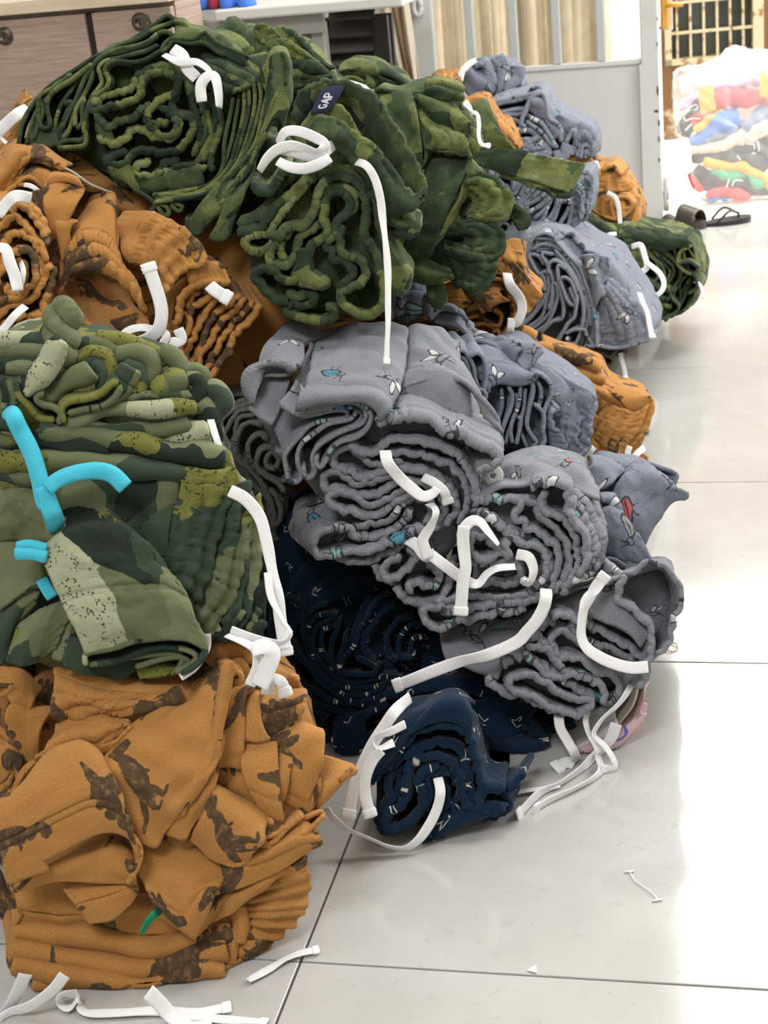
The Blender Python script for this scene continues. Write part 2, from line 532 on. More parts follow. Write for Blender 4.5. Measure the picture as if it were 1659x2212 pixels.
def camo_fleece():
    n, uv = fabric('camo_fleece')
    d = n.vec('SUBTRACT', n.noise(uv, 30, 3, .6, True), (.5, .5, .5))
    v = n.vec('ADD', uv, n.vec('SCALE', d, s=.03))
    s = n.node('ShaderNodeSeparateColor'); n.put(s.inputs[0], n.voronoi(v, 17).outputs['Color'])
    soft = n.math('ADD', n.math('MULTIPLY', s.outputs[0], .55), n.math('MULTIPLY', n.noise(uv, 42, 4, .65), .62))
    base = n.ramp(soft, [(.22, (.017, .029, .019)), (.42, (.030, .050, .026)), (.62, (.068, .096, .042)), (.80, (.14, .158, .05)), (.97, (.21, .24, .13))])
    dots = n.step(n.voronoi(uv, 300).outputs['Distance'], .30, .06)
    dm = n.step(n.noise(uv, 40, 2), .46, .05)
    col = n.mix(n.math('MULTIPLY', n.math('MULTIPLY', dots, dm), .6), base, (.016, .028, .018))
    col = n.mix(.3, col, n.ramp(n.noise(uv, 1200, 2, .7), [(.3, (.5, .5, .5)), (.7, (1.4, 1.4, 1.3))]), 'MULTIPLY')
    n.color(col); fabric_bump(n, uv, .6)


def brown():
    n, uv = fabric('brown')
    size = .098
    d = n.vec('SUBTRACT', n.noise(uv, 240, 2, .6, True), (.5, .5, .5))
    uvd = n.vec('ADD', uv, n.vec('SCALE', d, s=.0028))
    p, rnd = n.cells(uvd, size)
    a = n.union(p, [(0, .02, .21, .13, 0), (.12, 0, .14, .11, -10), (.27, -.03, .12, .045, -15), (.38, -.07, .09, .02, -20), (-.14, 0, .12, .1, 10), (-.25, -.03, .08, .05, 20), (-.33, -.06, .065, .04, 20),
                    (-.15, -.14, .035, .09, 0), (-.08, -.13, .03, .08, 0), (.1, -.14, .04, .1, 0), (.17, -.13, .035, .09, 0),
                    (-.15, .12, .03, .045, 15), (-.07, .155, .035, .05, 5), (.02, .165, .035, .055, 0), (.11, .14, .035, .05, -10), (.19, .09, .03, .04, -25)])
    b = n.union(p, [(0, 0, .16, .085, 35), (-.06, -.05, .1, .08, 30), (-.2, -.12, .15, .045, 25), (-.34, -.17, .11, .02, 12), (.12, .1, .07, .06, 55), (.2, .19, .1, .05, 5), (.23, .16, .07, .025, -8),
                    (-.03, -.13, .055, .09, 10), (0, -.23, .025, .08, -15), (.03, -.3, .05, .018, 0), (-.1, -.14, .05, .09, -10), (-.13, -.24, .022, .07, 10), (-.1, -.3, .045, .017, 0), (.1, -.02, .05, .015, -50)])
    s = n.node('ShaderNodeSeparateColor'); n.put(s.inputs[0], rnd)
    pick = n.step(s.outputs[1], .5, .001)
    sh = n.math('ADD', n.math('MULTIPLY', a, pick), n.math('MULTIPLY', b, n.math('SUBTRACT', 1, pick)))
    m = n.step(sh, 1.06, .05)
    ink = n.ramp(n.noise(uv, 130, 4, .7), [(.38, (.045, .034, .025)), (.55, (.085, .056, .032)), (.68, (.30, .17, .065))])
    g = n.noise(uv, 700, 2)
    base = n.ramp(g, [(.3, (.36, .168, .048)), (.7, (.49, .242, .072))])
    n.color(n.mix(n.math('MULTIPLY', m, .93), base, ink)); fabric_bump(n, uv, .35)


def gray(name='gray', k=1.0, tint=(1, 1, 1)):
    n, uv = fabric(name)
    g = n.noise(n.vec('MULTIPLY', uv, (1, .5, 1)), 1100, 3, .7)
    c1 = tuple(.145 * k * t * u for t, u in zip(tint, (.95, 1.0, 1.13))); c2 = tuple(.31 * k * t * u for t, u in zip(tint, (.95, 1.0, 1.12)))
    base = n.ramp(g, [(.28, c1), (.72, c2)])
    d = n.vec('SUBTRACT', n.noise(uv, 160, 1, .5, True), (.5, .5, .5))
    p, rnd = n.cells(n.vec('ADD', uv, n.vec('SCALE', d, s=.003)), .072)
    s = n.node('ShaderNodeSeparateColor'); n.put(s.inputs[0], rnd)
    ring = lambda e, w=.14: n.step(n.math('ABSOLUTE', n.math('SUBTRACT', n.ellipse(p, *e), 1.0)), w, .05)
    line = lambda e: n.step(n.ellipse(p, *e), 1.0, .3)
    def mx(*a):
        r = a[0]
        for b in a[1:]: r = n.math('MAXIMUM', r, b)
        return r
    body = (0, 0, .17, .085, 0); head = (-.22, .03, .06, .055, 0)
    lines_a = mx(ring(body), ring(head, .2), line((-.28, .12, .09, .012, 120)), line((-.22, .13, .08, .012, 75)), line((-.05, -.13, .08, .011, 70)), line((.07, -.13, .08, .011, 110)), line((.0, .0, .16, .01, 4)))
    fill_a = n.step(n.ellipse(p, *body), 1.0, .05)
    wing = (-.02, .13, .05, .13, 25); wing2 = (.1, .12, .045, .12, -35)
    lines_b = mx(ring(wing, .16), ring(wing2, .16), ring((.03, -.04, .14, .05, -10), .2), ring((-.16, -.02, .055, .05, 0), .2), line((-.24, .05, .08, .011, 135)), line((.0, -.13, .07, .01, 80)), line((.1, -.14, .07, .01, 60)), line((.24, -.08, .09, .012, -30)))
    fill_b = mx(n.step(n.ellipse(p, *wing), .92, .05), n.step(n.ellipse(p, *wing2), .92, .05))
    pick = n.step(s.outputs[1], .5, .001); ip = n.math('SUBTRACT', 1, pick)
    show = n.step(s.outputs[2], .86, .001)
    fa = n.math('MULTIPLY', n.math('MULTIPLY', fill_a, pick), show); fb = n.math('MULTIPLY', n.math('MULTIPLY', fill_b, ip), show)
    ca = n.ramp(s.outputs[0], [(0, (.26, .46, .42)), (.45, (.05, .27, .38)), (.62, (.30, .30, .31)), (.8, (.55, .1, .09)), (.9, (.28, .47, .43))], 'CONSTANT')
    col = n.mix(n.math('MULTIPLY', fa, .8), base, ca)
    col = n.mix(n.math('MULTIPLY', fb, .8), col, (.6, .6, .6))
    ln = n.math('MULTIPLY', n.math('ADD', n.math('MULTIPLY', lines_a, pick), n.math('MULTIPLY', lines_b, ip)), show)
    n.color(n.mix(n.math('MULTIPLY', ln, .9), col, (.03, .033, .04))); fabric_bump(n, uv, .45)


def navy():
    n, uv = fabric('navy')
    n.b.inputs['Sheen Weight'].default_value = .1
    g = n.noise(uv, 800, 2, .6)
    base = n.ramp(g, [(.3, (.003, .013, .033)), (.7, (.006, .027, .060))])
    p, rnd = n.cells(uv, .03, .03, .1)
    ln = None
    for e in [(-.14, .1, .16, .02, 62), (-.02, .12, .12, .02, -70), (.12, .02, .14, .02, 20), (-.12, -.12, .12, .02, -25)]:
        d = n.step(n.ellipse(p, *e), 1.0, .25); ln = d if ln is None else n.math('MAXIMUM', ln, d)
    s = n.node('ShaderNodeSeparateColor'); n.put(s.inputs[0], rnd)
    show = n.step(s.outputs[2], .5, .001)
    n.color(n.mix(n.math('MULTIPLY', n.math('MULTIPLY', ln, show), .95), base, (.72, .67, .58))); fabric_bump(n, uv, .4)


def tape(name, col):
    n, uv = fabric(name); n.b.inputs['Roughness'].default_value = .85
    w = n.node('ShaderNodeTexWave', wave_type='BANDS', bands_direction='X'); n.put(w.inputs['Vector'], uv); w.inputs['Scale'].default_value = 190
    g = n.noise(uv, 900, 2)
    n.color(n.mix(n.math('MULTIPLY', w.outputs['Fac'], .18), col, tuple(c * .62 for c in col)))
    n.bump(n.math('ADD', n.math('MULTIPLY', w.outputs['Fac'], .7), n.math('MULTIPLY', g, .4)), .5, .0008)


camo(); camo_fleece(); brown(); gray(); navy()
gray('gray_blue', .92, (.95, 1.0, 1.10)); gray('gray_shaded', .62, (1.05, 1.02, .84))  # second one: same grey cloth with shade put into its colour
tape('tape', (.86, .86, .87)); tape('cyan_jersey', (.07, .52, .68)); tape('green_tie', (.01, .28, .14))


def tiles():
    n = NT('floor_tile'); o = n.obj()
    a = n.noise(o, 5, 4, .6); b = n.noise(o, 60, 3, .6)
    c = n.ramp(a, [(.35, (.44, .436, .415)), (.65, (.505, .502, .485))])
    c = n.mix(n.step(b, .36, .04), c, (.45, .435, .40))
    c = n.mix(n.math('MULTIPLY', n.step(n.voronoi(o, 40).outputs['Distance'], .06, .02), .4), c, (.3, .27, .22))
    n.color(c); n.b.inputs['Roughness'].default_value = .12; n.b.inputs['IOR'].default_value = 1.6
    n.b.inputs['Coat Weight'].default_value = .35; n.b.inputs['Coat Roughness'].default_value = .05
    n.bump(n.noise(o, 9, 1), .012, .002)
tiles()
plain('grout', (.09, .075, .06), .9)


def wood():
    n = NT('laminate'); o = n.obj()
    st = n.vec('MULTIPLY', o, (2.2, 1, 55))
    g = n.noise(st, 3.2, 5, .65); g2 = n.noise(n.vec('MULTIPLY', o, (6, 1, 220)), 3, 2)
    c = n.ramp(g, [(.3, (.31, .215, .17)), (.5, (.41, .30, .245)), (.72, (.50, .385, .325))])
    c = n.mix(n.math('MULTIPLY', n.step(g2, .42, .05), .45), c, (.25, .165, .125))
    n.color(c); n.b.inputs['Roughness'].default_value = .5
wood()
n = NT('laminate_top'); o_ = n.obj()
n.color(n.ramp(n.noise(n.vec('MULTIPLY', o_, (3, 30, 30)), 3, 4), [(.3, (.62, .50, .36)), (.7, (.76, .66, .52))])); n.b.inputs['Roughness'].default_value = .4
plain('dark_gap', (.03, .02, .02), .8)
plain('old_brass', (.13, .105, .08), .38, .9)
plain('steel', (.45, .43, .40), .35, .9)
plain('white_plastic', (.68, .69, .66), .35)
plain('gray_paint', (.38, .385, .365), .5)
plain('shutter_gray', (.075, .072, .07), .55)
plain('shutter_dark', (.02, .02, .021), .6)
plain('orange_wood', (.50, .25, .06), .5)


def chipped(name, col, rust, amt, scale=30):
    n = NT(name); o = n.obj()
    m = n.step(n.noise(o, scale, 4, .65), amt, .04)
    n.color(n.mix(m, col, rust)); n.b.inputs['Roughness'].default_value = .4
chipped('door_paint', (.60, .60, .585), (.55, .54, .52), .4, 3)
chipped('bar_paint', (.47, .51, .50), (.42, .43, .40), .42, 12)
plain('paint_chip', (.055, .03, .022), .8)
chipped('grille_paint', (.42, .36, .24), (.22, .11, .05), .44, 30)
chipped('yard_wall_paint', (.40, .33, .22), (.15, .072, .028), .60, 4)
plain('yard_glass', (.07, .085, .075), .15)
plain('white_plaster', (.8, .79, .76), .8)
plain('room_paint', (.50, .48, .44), .8)
plain('yard_ground', (.62, .57, .48), .8)
plain('ceiling_paint', (.7, .69, .66), .9)
plain('lock_orange', (.60, .30, .03), .5)
plain('rubber_black', (.02, .02, .021), .5)
plain('shoe_brown', (.05, .038, .028), .4)
plain('paper_white', (.8, .8, .8), .7)
plain('nylon', (.85, .85, .82), .35)
plain('rubber_band', (.55, .33, .08), .4)


def lace():
    n = NT('lace'); o = n.obj()
    a = n.step(n.voronoi(n.vec('ADD', o, n.vec('SCALE', n.noise(o, 14, 2, .5, True), s=.06)), 17).outputs['Distance'], .42, .08)
    g = n.noise(o, 220, 2)
    c = n.mix(a, (.50, .44, .33), (.60, .55, .44)); n.color(n.mix(.3, c, n.ramp(g, [(.3, (.6, .6, .6)), (.7, (1, 1, 1))]), 'MULTIPLY'))
    n.b.inputs['Roughness'].default_value = .9; n.bump(a, .5, .004)
    tr = n.node('ShaderNodeBsdfTranslucent'); n.put(tr.inputs[0], (.75, .70, .60)); mx = n.node('ShaderNodeMixShader'); mx.inputs[0].default_value = .55
    n.t.links.new(n.b.outputs[0], mx.inputs[1]); n.t.links.new(tr.outputs[0], mx.inputs[2])
    n.t.links.new(mx.outputs[0], n.t.nodes['Material Output'].inputs['Surface'])
lace()
plain('drape_tan', (.42, .30, .18), .9); plain('drape_cream', (.66, .58, .47), .9)
n = NT('thin_plastic'); n.color((.95, .95, .95)); n.b.inputs['Roughness'].default_value = .12
n.b.inputs['Alpha'].default_value = .22
for nm, c in dict(bag_red=(.55, .05, .06), bag_blue=(.08, .19, .55), bag_black=(.035, .032, .03), bag_yellow=(.62, .38, .06), bag_green=(.06, .35, .17), bag_lilac=(.40, .33, .52),
                  bag_pink=(.70, .52, .44), bag_white=(.75, .75, .75), bag_slate=(.2, .25, .36), label_navy=(.012, .018, .055), letter_white=(.75, .75, .76), table_blue=(.05, .17, .62), table_red=(.35, .03, .06),
                  bag_amber=(.62, .33, .03), pink_cloth=(.62, .40, .42)).items():
    plain(nm, c, .85)
n = NT('pink_print'); uv_ = n.uv()
pp, rr_ = n.cells(uv_, .045)
n.color(n.mix(n.step(n.math('ABSOLUTE', n.math('SUBTRACT', n.ellipse(pp, 0, 0, .2, .14, 0), 1)), .22, .05), (.66, .47, .49), (.16, .13, .5))); n.b.inputs['Roughness'].default_value = .85
# ---------------------------------------------------------------- the room
def X_at(px, py, Y): return onY(px, py, Y)[0]
def Z_at(px, py, Y): return onY(px, py, Y)[2]

YB = 4.19                                              # the back of the room: the steel door leaf stands here
TS = .60
J0 = onZ(649, 2077)                                    # a corner where four tiles meet
fl = box('floor', (-2.3, -1.3, -.05), (2.0, YB + .02, -.0035), M['grout'], kind='structure')
tb = None
random.seed(3)
for i in range(-3, 5):
    for j in range(-4, 6):
        x0, y0 = J0[0] + i * TS, J0[1] + j * TS
        x1, y1 = x0 + TS, y0 + TS
        x0, x1, y0, y1 = max(x0, -2.29), min(x1, 1.99), max(y0, -1.29), min(y1, YB + .01)
        if x1 - x0 < .02 or y1 - y0 < .02: continue
        box('tile', (x0 + .0012, y0 + .0012, -.012), (x1 - .0012, y1 - .0012, 0.0), M['floor_tile'], fl, bev=.0008)
box('ceiling', (-2.3, -1.3, 4.35), (2.0, YB + .1, 4.45), M['ceiling_paint'], kind='structure')
box('wall_left', (-2.4, -1.3, -.05), (-2.3, YB + .1, 4.35), M['room_paint'], kind='structure')
box('wall_right', (2.0, -1.3, -.05), (2.1, YB + .1, 4.35), M['room_paint'], kind='structure')
box('wall_front', (-2.3, -1.4, -.05), (2.0, -1.3, 4.35), M['room_paint'], kind='structure')
DX0 = X_at(1433, 400, YB)                              # left edge of the open doorway
WX0 = X_at(905, 100, YB + .1)
WX1 = X_at(1394, 100, YB + .1)
v = join(box_mesh((-2.3, YB + .06, -.05), (WX0, YB + .16, 4.35)), box_mesh((WX0, YB + .06, 1.90), (DX0 - .004, YB + .16, 4.25)), box_mesh((WX0, YB + .06, 4.25), (2.0, YB + .16, 4.35)),
         box_mesh((1.15, YB + .06, -.05), (2.0, YB + .16, 4.25)), box_mesh((WX1, YB + .06, -.05), (DX0 - .004, YB + .16, 1.90)), box_mesh((WX0, YB + .06, -.05), (WX1, YB + .16, .30)))
mesh_obj('wall_back', *v, M['room_paint'], smooth=False, kind='structure')

# steel door leaf with upright bars over a sheet panel
dz0 = .012
lf = thing('steel_door', (DX0 - .33, YB, dz0), 'pale grey steel door leaf with upright bars over a plain lower panel', 'door')
z_rail = Z_at(1280, 144, YB)
xl0, xl1 = X_at(896, 80, YB), X_at(940, 80, YB)
xr0, xr1 = X_at(1384, 80, YB), DX0
TOP = 1.92
box('door_stile', (xl0, YB - .02, dz0), (xl1, YB + .02, TOP), M['door_paint'], lf, .004)
st = box('door_stile', (xr0, YB - .02, dz0), (xr1 - .002, YB + .02, TOP), M['door_paint'], lf, .003)
box('door_panel', (xl1, YB - .008, dz0), (xr0, YB + .008, z_rail), M['door_paint'], lf, .002)
box('door_panel', (xr0 - .004, YB - .024, dz0), (xr1 - .004, YB - .0205, z_rail), M['door_paint'], lf)
box('door_rail', (xl1, YB - .014, z_rail), (xr0, YB + .014, z_rail + .012), M['door_paint'], lf, .002)
for px in (1016, 1110, 1202, 1298):
    a = X_at(px, 80, YB)
    box('door_bar', (a - .011, YB - .011, z_rail + .012), (a + .011, YB + .011, TOP), M['bar_paint'], lf, .003)
for px, py, w, h in ((1420, 95, 4, 14), (1420, 40, 3, 12), (1421, 195, 5, 28), (1418, 240, 14, 6), (1424, 265, 5, 18), (1424, 300, 4, 20), (1424, 345, 4, 12), (1426, 60, 4, 9)):
    a = onY(px, py, YB - .0245); e = w * YB / FPX / 2 * .7; f = h * YB / FPX / 2 * .8
    vs = [(a[0] + e * (1 + .3 * math.sin(k * 5.1)) * math.cos(k * 1.047), YB - .0255 + .001 * (j), a[2] + f * (1 + .25 * math.cos(k * 3.7)) * math.sin(k * 1.047)) for j in (0, 1) for k in range(6)]
    mesh_obj('paint_chip', vs, [(0, 1, 2, 3, 4, 5)] + [(k, (k + 1) % 6, 6 + (k + 1) % 6, 6 + k) for k in range(6)], M['paint_chip'], lf, smooth=False)
for py in (405, 430):
    a = onY(1435, py, YB)
    v = join(tube_mesh([(a[0] + .006, YB - .012, a[2] - .028), (a[0] + .006, YB - .012, a[2] + .028)], .007), box_mesh((a[0] - .002, YB - .016, a[2] - .024), (a[0] + .004, YB - .004, a[2] + .024)))
    mesh_obj('hinge', *v, M['door_paint'], lf)
a = onY(902, 15, YB - .03)
r_ = [(a[0] + .010 * math.cos(t), YB - .03, a[2] + .020 * math.sin(t)) for t in np.linspace(0, 2 * math.pi, 20)]
hk = mesh_obj('latch_ring', *tube_mesh(r_, .006), M['white_plastic'], lf)
# curtain hanging behind the bars
def folds(name, x0, x1, z0, z1, Y, amp, wl, mat, parent=None, phase=0.0, th=.003, **kw):
    nu, nv = 90, 14
    w = Wave(seed(), 5, .3)
    G = np.array([[(x0 + (x1 - x0) * u / (nu - 1) + .006 * math.sin(5 * k / nv), Y + amp * math.sin(6.283 * (u / (nu - 1) * (x1 - x0) / wl) + phase + .4 * w(u / 40, k / 9)) + amp * .4 * w(u / 14, k / 20), z1 + (z0 - z1) * k / (nv - 1)) for u in range(nu)] for k in range(nv)])
    V, F, src = solid_grid(G, th)
    U, Vv = grid_uv(G)
    return mesh_obj(name, V, F, mat, parent, np.stack([U.ravel(), Vv.ravel()], 1)[src], **kw)
for k, (p0, p1) in enumerate(((930, 1012), (1016, 1106), (1111, 1200), (1206, 1318))):
    folds('lace_curtain', X_at(p0, 80, YB + .16), X_at(p1, 80, YB + .16), .3, 1.9, YB + .175 + .004 * k, .018, .09, M['lace'], None, k * 1.3,
          label=['cream lace curtain panel behind the first gap of the barred door', 'cream lace curtain panel behind the second gap of the barred door', 'cream lace curtain panel behind the third gap of the barred door',
                 'cream lace curtain panel behind the fourth, rightmost barred gap of the door'][k], cat='curtain', group='lace curtains behind the door')
# hanging cream drape with a tan stripe, left of the door
cu = thing('hanging_drape', (X_at(870, 90, 4.05), 4.05, .4), 'cream drape with a broad tan stripe hanging left of the door', 'curtain')
for (a0, a1, b0, b1, mt, dy) in ((812, 842, 872, 884, 'drape_cream', 0), (842, 862, 884, 896, 'drape_tan', .012), (862, 880, 896, 906, 'drape_cream', .004)):
    A_, B_ = onY(a0, 0, 4.05 + dy), onY(a1, 0, 4.05 + dy); C_, D_ = onY(b0, 180, 4.05 + dy), onY(b1, 180, 4.05 + dy)
    G = np.zeros((14, 16, 3))
    for i in range(14):
        t = -.8 + i * .2
        for j in range(16):
            u = j / 15
            G[i, j] = (A_ * (1 - u) + B_ * u) * (1 - t) + (C_ * (1 - u) + D_ * u) * t + np.array([0, .014 * math.sin(u * 5.5 + .4 * i), 0])
    V, F, src = solid_grid(G, .003); mesh_obj('drape_panel', V, F, M[mt], cu)

# drawer cabinet on the left
YC = 2.86
zt = Z_at(200, 12, YC)
cb = thing('drawer_cabinet', (X_at(150, 100, YC), YC, 0), 'pinkish wood grain cabinet with two locked drawers behind the heap', 'cabinet')
xa, xd = X_at(-260, 60, YC), X_at(379, 60, YC)
box('body', (xa, YC + .02, 0), (xd - .002, YC + .165, zt - .005), M['laminate'], cb)
box('cabinet_top', (xa - .01, YC - .015, zt - .004), (xd + .0, YC + .17, zt + .02), M['laminate_top'], cb, .002)
xm0, xm1 = X_at(188, 60, YC), X_at(203, 60, YC)
box('divider', (xm0, YC + .006, 0.02), (xm1, YC + .025, zt - .012), M['dark_gap'], cb)
def drawer(x0, x1, kx, ky, key):
    dr = box('drawer', (x0, YC - .003, Z_at(100, 520, YC)), (x1, YC + .019, zt - .013), M['laminate'], cb, .0015)
    c = onY(kx, ky, YC - .004)
    prof = [(0, .0165), (.002, .0165), (.0035, .014), (.0045, .0125), (.0065, .0125), (.0075, .010), (.0072, .0075), (.006, .0068), (.006, .0)]
    V = []; F = []
    k = 24
    for dy, rr in prof:
        for j in range(k): V.append((c[0] + rr * math.cos(6.283 * j / k), c[1] - dy, c[2] + rr * math.sin(6.283 * j / k)))
    for i in range(len(prof) - 1):
        for j in range(k): F.append((i * k + j, (i + 1) * k + j, (i + 1) * k + (j + 1) % k, i * k + (j + 1) % k))
    slot = box_mesh((c[0] - .0012, c[1] - .0068, c[2] - .0045), (c[0] + .0012, c[1] - .0055, c[2] + .0045))
    mesh_obj('lock', V, F, M['old_brass'], dr)
    mesh_obj('keyhole', *slot, M['dark_gap'], dr)
    if key:
        # bow of the key: a plate with a hole, on a short shank, turned flat to the viewer
        n = 28
        ctr = np.array([c[0] + .022, c[1] - .030, c[2] + .002])
        ax = np.array([.9, -.42, .0]); ax /= np.linalg.norm(ax); az = np.array([0, 0, 1.0]); ay = np.cross(ax, az)
        V = []; F = []
        for s_ in (-1, 1):
            for j in range(n):
                t = 6.283 * j / n
                V.append(ctr + ax * .015 * math.cos(t) + az * .0125 * math.sin(t) + ay * .001 * s_)
            for j in range(n):
                t = 6.283 * j / n
                V.append(ctr + ax * (.006 + .0028 * math.cos(t)) + az * (-.0015 + .005 * math.sin(t)) + ay * .001 * s_)
        for j in range(n):
            e = (j + 1) % n
            F += [(j, e, n + e, n + j), (2 * n + e, 2 * n + j, 3 * n + j, 3 * n + e), (e, j, 2 * n + j, 2 * n + e), (n + j, n + e, 3 * n + e, 3 * n + j)]
        s1 = tube_mesh([(c[0], c[1] - .004, c[2]), ctr - ax * .012], .0028, 8)
        mesh_obj('key', *join((V, F), s1), M['old_brass'], dr, smooth=False)
drawer(xa + .004, xm0, 10, 78, False)
drawer(xm1, xd - .004, 303, 47, True)

# white table behind, with things on it
YT = 3.05
t0 = Z_at(560, 40, YT); t1 = Z_at(560, 17, YT)
tx0, tx1 = xd + .014, X_at(870, 5, YT)
tt = thing('white_table', ((tx0 + tx1) / 2, YT + .25, 0), 'white plastic topped table with a grey apron beside the wooden cabinet', 'table')
box('table_top', (tx0, YT, t0), (tx1, YT + .5, t0 + .021), M['white_plastic'], tt, .004)
z2 = Z_at(560, 62, YT)
box('apron', (X_at(425, 50, YT), YT + .03, Z_at(425, 92, YT + .03)), (X_at(690, 40, YT), YT + .045, t0), M['gray_paint'], tt, .002)
for px in (432, 684):
    a = X_at(px, 60, YT + .05)
    box('table_leg', (a - .012, YT + .046, 0), (a + .012, YT + .07, t0), M['gray_paint'], tt, .002)
a = X_at(546, 60, YT + .2)
mesh_obj('table_leg', *tube_mesh([(a, YT + .2, 0), (a, YT + .2, t0)], .007), M['steel'], tt)
zb = t0 + .021
def lump(name, px0, px1, h, mat, label, cat, yo=.06, dep=.06, grp=None):
    p0, p1 = X_at(px0, 8, YT + yo), X_at(px1, 8, YT + yo)
    V = []; F = []; n = 28; m = 9
    for i in range(m):
        t = i / (m - 1) * math.pi / 2
        for j in range(n):
            a = 6.283 * j / n
            sq = lambda c: math.copysign(abs(c) ** .7, c)
            V.append(((p0 + p1) / 2 + (p1 - p0) / 2 * sq(math.cos(a)) * max(.02, math.cos(t) ** .5) * (1 + .06 * math.sin(3 * a + i)), YT + yo + dep / 2 + dep / 2 * sq(math.sin(a)) * max(.02, math.cos(t) ** .5), zb + h * math.sin(t) * (1 + .1 * math.sin(2 * a))))
    for i in range(m - 1):
        for j in range(n): F.append((i * n + j, i * n + (j + 1) % n, (i + 1) * n + (j + 1) % n, (i + 1) * n + j))
    F.append(tuple(range(n))[::-1])
    return mesh_obj(name, V, F, mat, None, label=label, cat=cat, group=grp)
lump('folded_garment', 386, 446, .035, M['table_blue'], 'wide blue folded garment on the white table beside the cabinet', 'garment', .03)
lump('folded_garment', 444, 470, .03, M['table_red'], 'dark red garment squeezed between two blue ones on the white table', 'garment', .035)
lump('folded_garment', 468, 502, .03, M['table_blue'], 'small blue garment on the white table, right of the dark red one', 'garment', .03)
lump('folded_garment', 508, 540, .022, M['table_blue'], 'low blue garment farthest along the white table from the cabinet', 'garment', .03)
ow = box('wooden_shelf', (X_at(690, 5, 3.62), 3.62, Z_at(700, 14, 3.62)), (X_at(868, 5, 3.62), 3.92, Z_at(700, 14, 3.62) + .03), M['orange_wood'], None, .002, label='orange brown wooden shelf board above the dark louvred shutters', cat='shelf')

# dark louvred shutter unit under the shelf
YS = 3.66
sh = thing('louvred_shutter', (X_at(760, 150, YS), YS, 0), 'dark grey louvred shutter cabinet below the orange shelf board', 'cabinet')
zs1 = Z_at(700, 15, YS) - .03
box('back_panel', (X_at(560, 100, YS), YS + .06, 0), (X_at(838, 100, YS), YS + .08, zs1), M['shutter_dark'], sh)
a = X_at(700, 80, YS - .03); box('post', (a - .006, YS - .03, 0), (a + .006, YS - .012, zs1), M['gray_paint'], sh, .001)
for p0, p1 in ((622, 640), (672, 698), (806, 838)):
    box('frame_stile', (X_at(p0, 80, YS), YS + .005, 0), (X_at(p1, 80, YS), YS + .03, zs1), M['shutter_dark'], sh, .002)
for py in (20, 44, 82, 116, 146, 176, 206):
    for p0, p1 in ((706, 806), (642, 671)):
        x0, x1 = X_at(p0, py, YS), X_at(p1, py, YS); zc = Z_at(756, py, YS)
        V = [(x, YS + .012 + dy + ey, zc + dz + ez) for x in (x0, x1) for (dy, dz) in ((.0, 0), (.036, .034)) for (ey, ez) in ((0, 0), (-.003, .004))]
        F = [(0, 1, 3, 2), (4, 6, 7, 5), (0, 2, 6, 4), (1, 5, 7, 3), (0, 4, 5, 1), (2, 3, 7, 6)]
        mesh_obj('slat', V, F, M['shutter_gray'], sh, smooth=False)

# ---------------------------------------------------------------- the yard outside the door
gy = box('ground_outside', (-1.8, YB + .02, -.06), (3.5, 9.0, -.004), M['yard_ground'], kind='structure')
NW = onZ(1440, 300, 0.0)
wd = np.array([1.0, .16, 0]); wd /= np.linalg.norm(wd); wn = np.array([wd[1], -wd[0], 0]) * -1
def yard(u, d, z):
    """point on the yard wall: u along it from its visible left end, d out towards the viewer, z up"""
    return NW + wd * u - wn * d + np.array([0, 0, z])
def yard_px(px, py):
    r = ray(px, py); o = np.array([0, 0, EYE]); t = ((NW - o) @ wn) / (r @ wn); p = o + r * t
    return (p - NW) @ wd, p[2]
def yard_box(u0, u1, d0, d1, z0, z1):
    v, f = box_mesh((0, 0, 0), (1, 1, 1)); return [tuple(yard(u0 + (u1 - u0) * a, d0 + (d1 - d0) * b, z0 + (z1 - z0) * c)) for a, b, c in v], [q_[::-1] for q_ in f]
u0, zs = yard_px(1437, 142); u1, _ = yard_px(1648, 60); ztop = yard_px(1640, -70)[1]
v = join(yard_box(-1.0, u0, -.12, 0, -.05, 1.75), yard_box(u1, u1 + 2.2, -.12, 0, -.05, 1.75), yard_box(u0, u1, -.12, 0, -.05, zs), yard_box(u0, u1, -.12, 0, ztop, 1.75))
mesh_obj('wall_outside', *v, M['yard_wall_paint'], smooth=False, kind='structure')
gw = thing('barred_window', yard((u0 + u1) / 2, 0, zs), 'yard window with a rusty cream iron grille over dark panes', 'window')
fw = .035
mesh_obj('window_frame', *join(yard_box(u0, u0 + fw * .6, -.06, .02, zs, ztop), yard_box(u1 - fw, u1, -.06, .02, zs, ztop), yard_box(u0, u1, -.06, .02, zs, zs + .02)), M['grille_paint'], gw, smooth=False)
ubars = [yard_px(px, 60)[0] for px in (1462, 1491, 1520, 1549, 1577, 1605, 1629)]
zb_ = [yard_px(1540, py)[1] for py in (64, -2, -60)]
edges = [u0] + ubars + [u1]
for e0, e1 in zip(edges, edges[1:]):
    for z0, z1 in zip([zs] + zb_, zb_ + [ztop]):
        mesh_obj('pane', *yard_box(e0, e1, -.05, -.044, z0, z1), M['yard_glass'], gw, smooth=False)
for u in ubars:
    mesh_obj('grille_bar', *yard_box(u - .0042, u + .0042, -.01, .008, zs, ztop), M['grille_paint'], gw, smooth=False)
for z in zb_:
    mesh_obj('grille_bar', *yard_box(u0, u1, .004, .014, z - .005, z + .005), M['grille_paint'], gw, smooth=False)
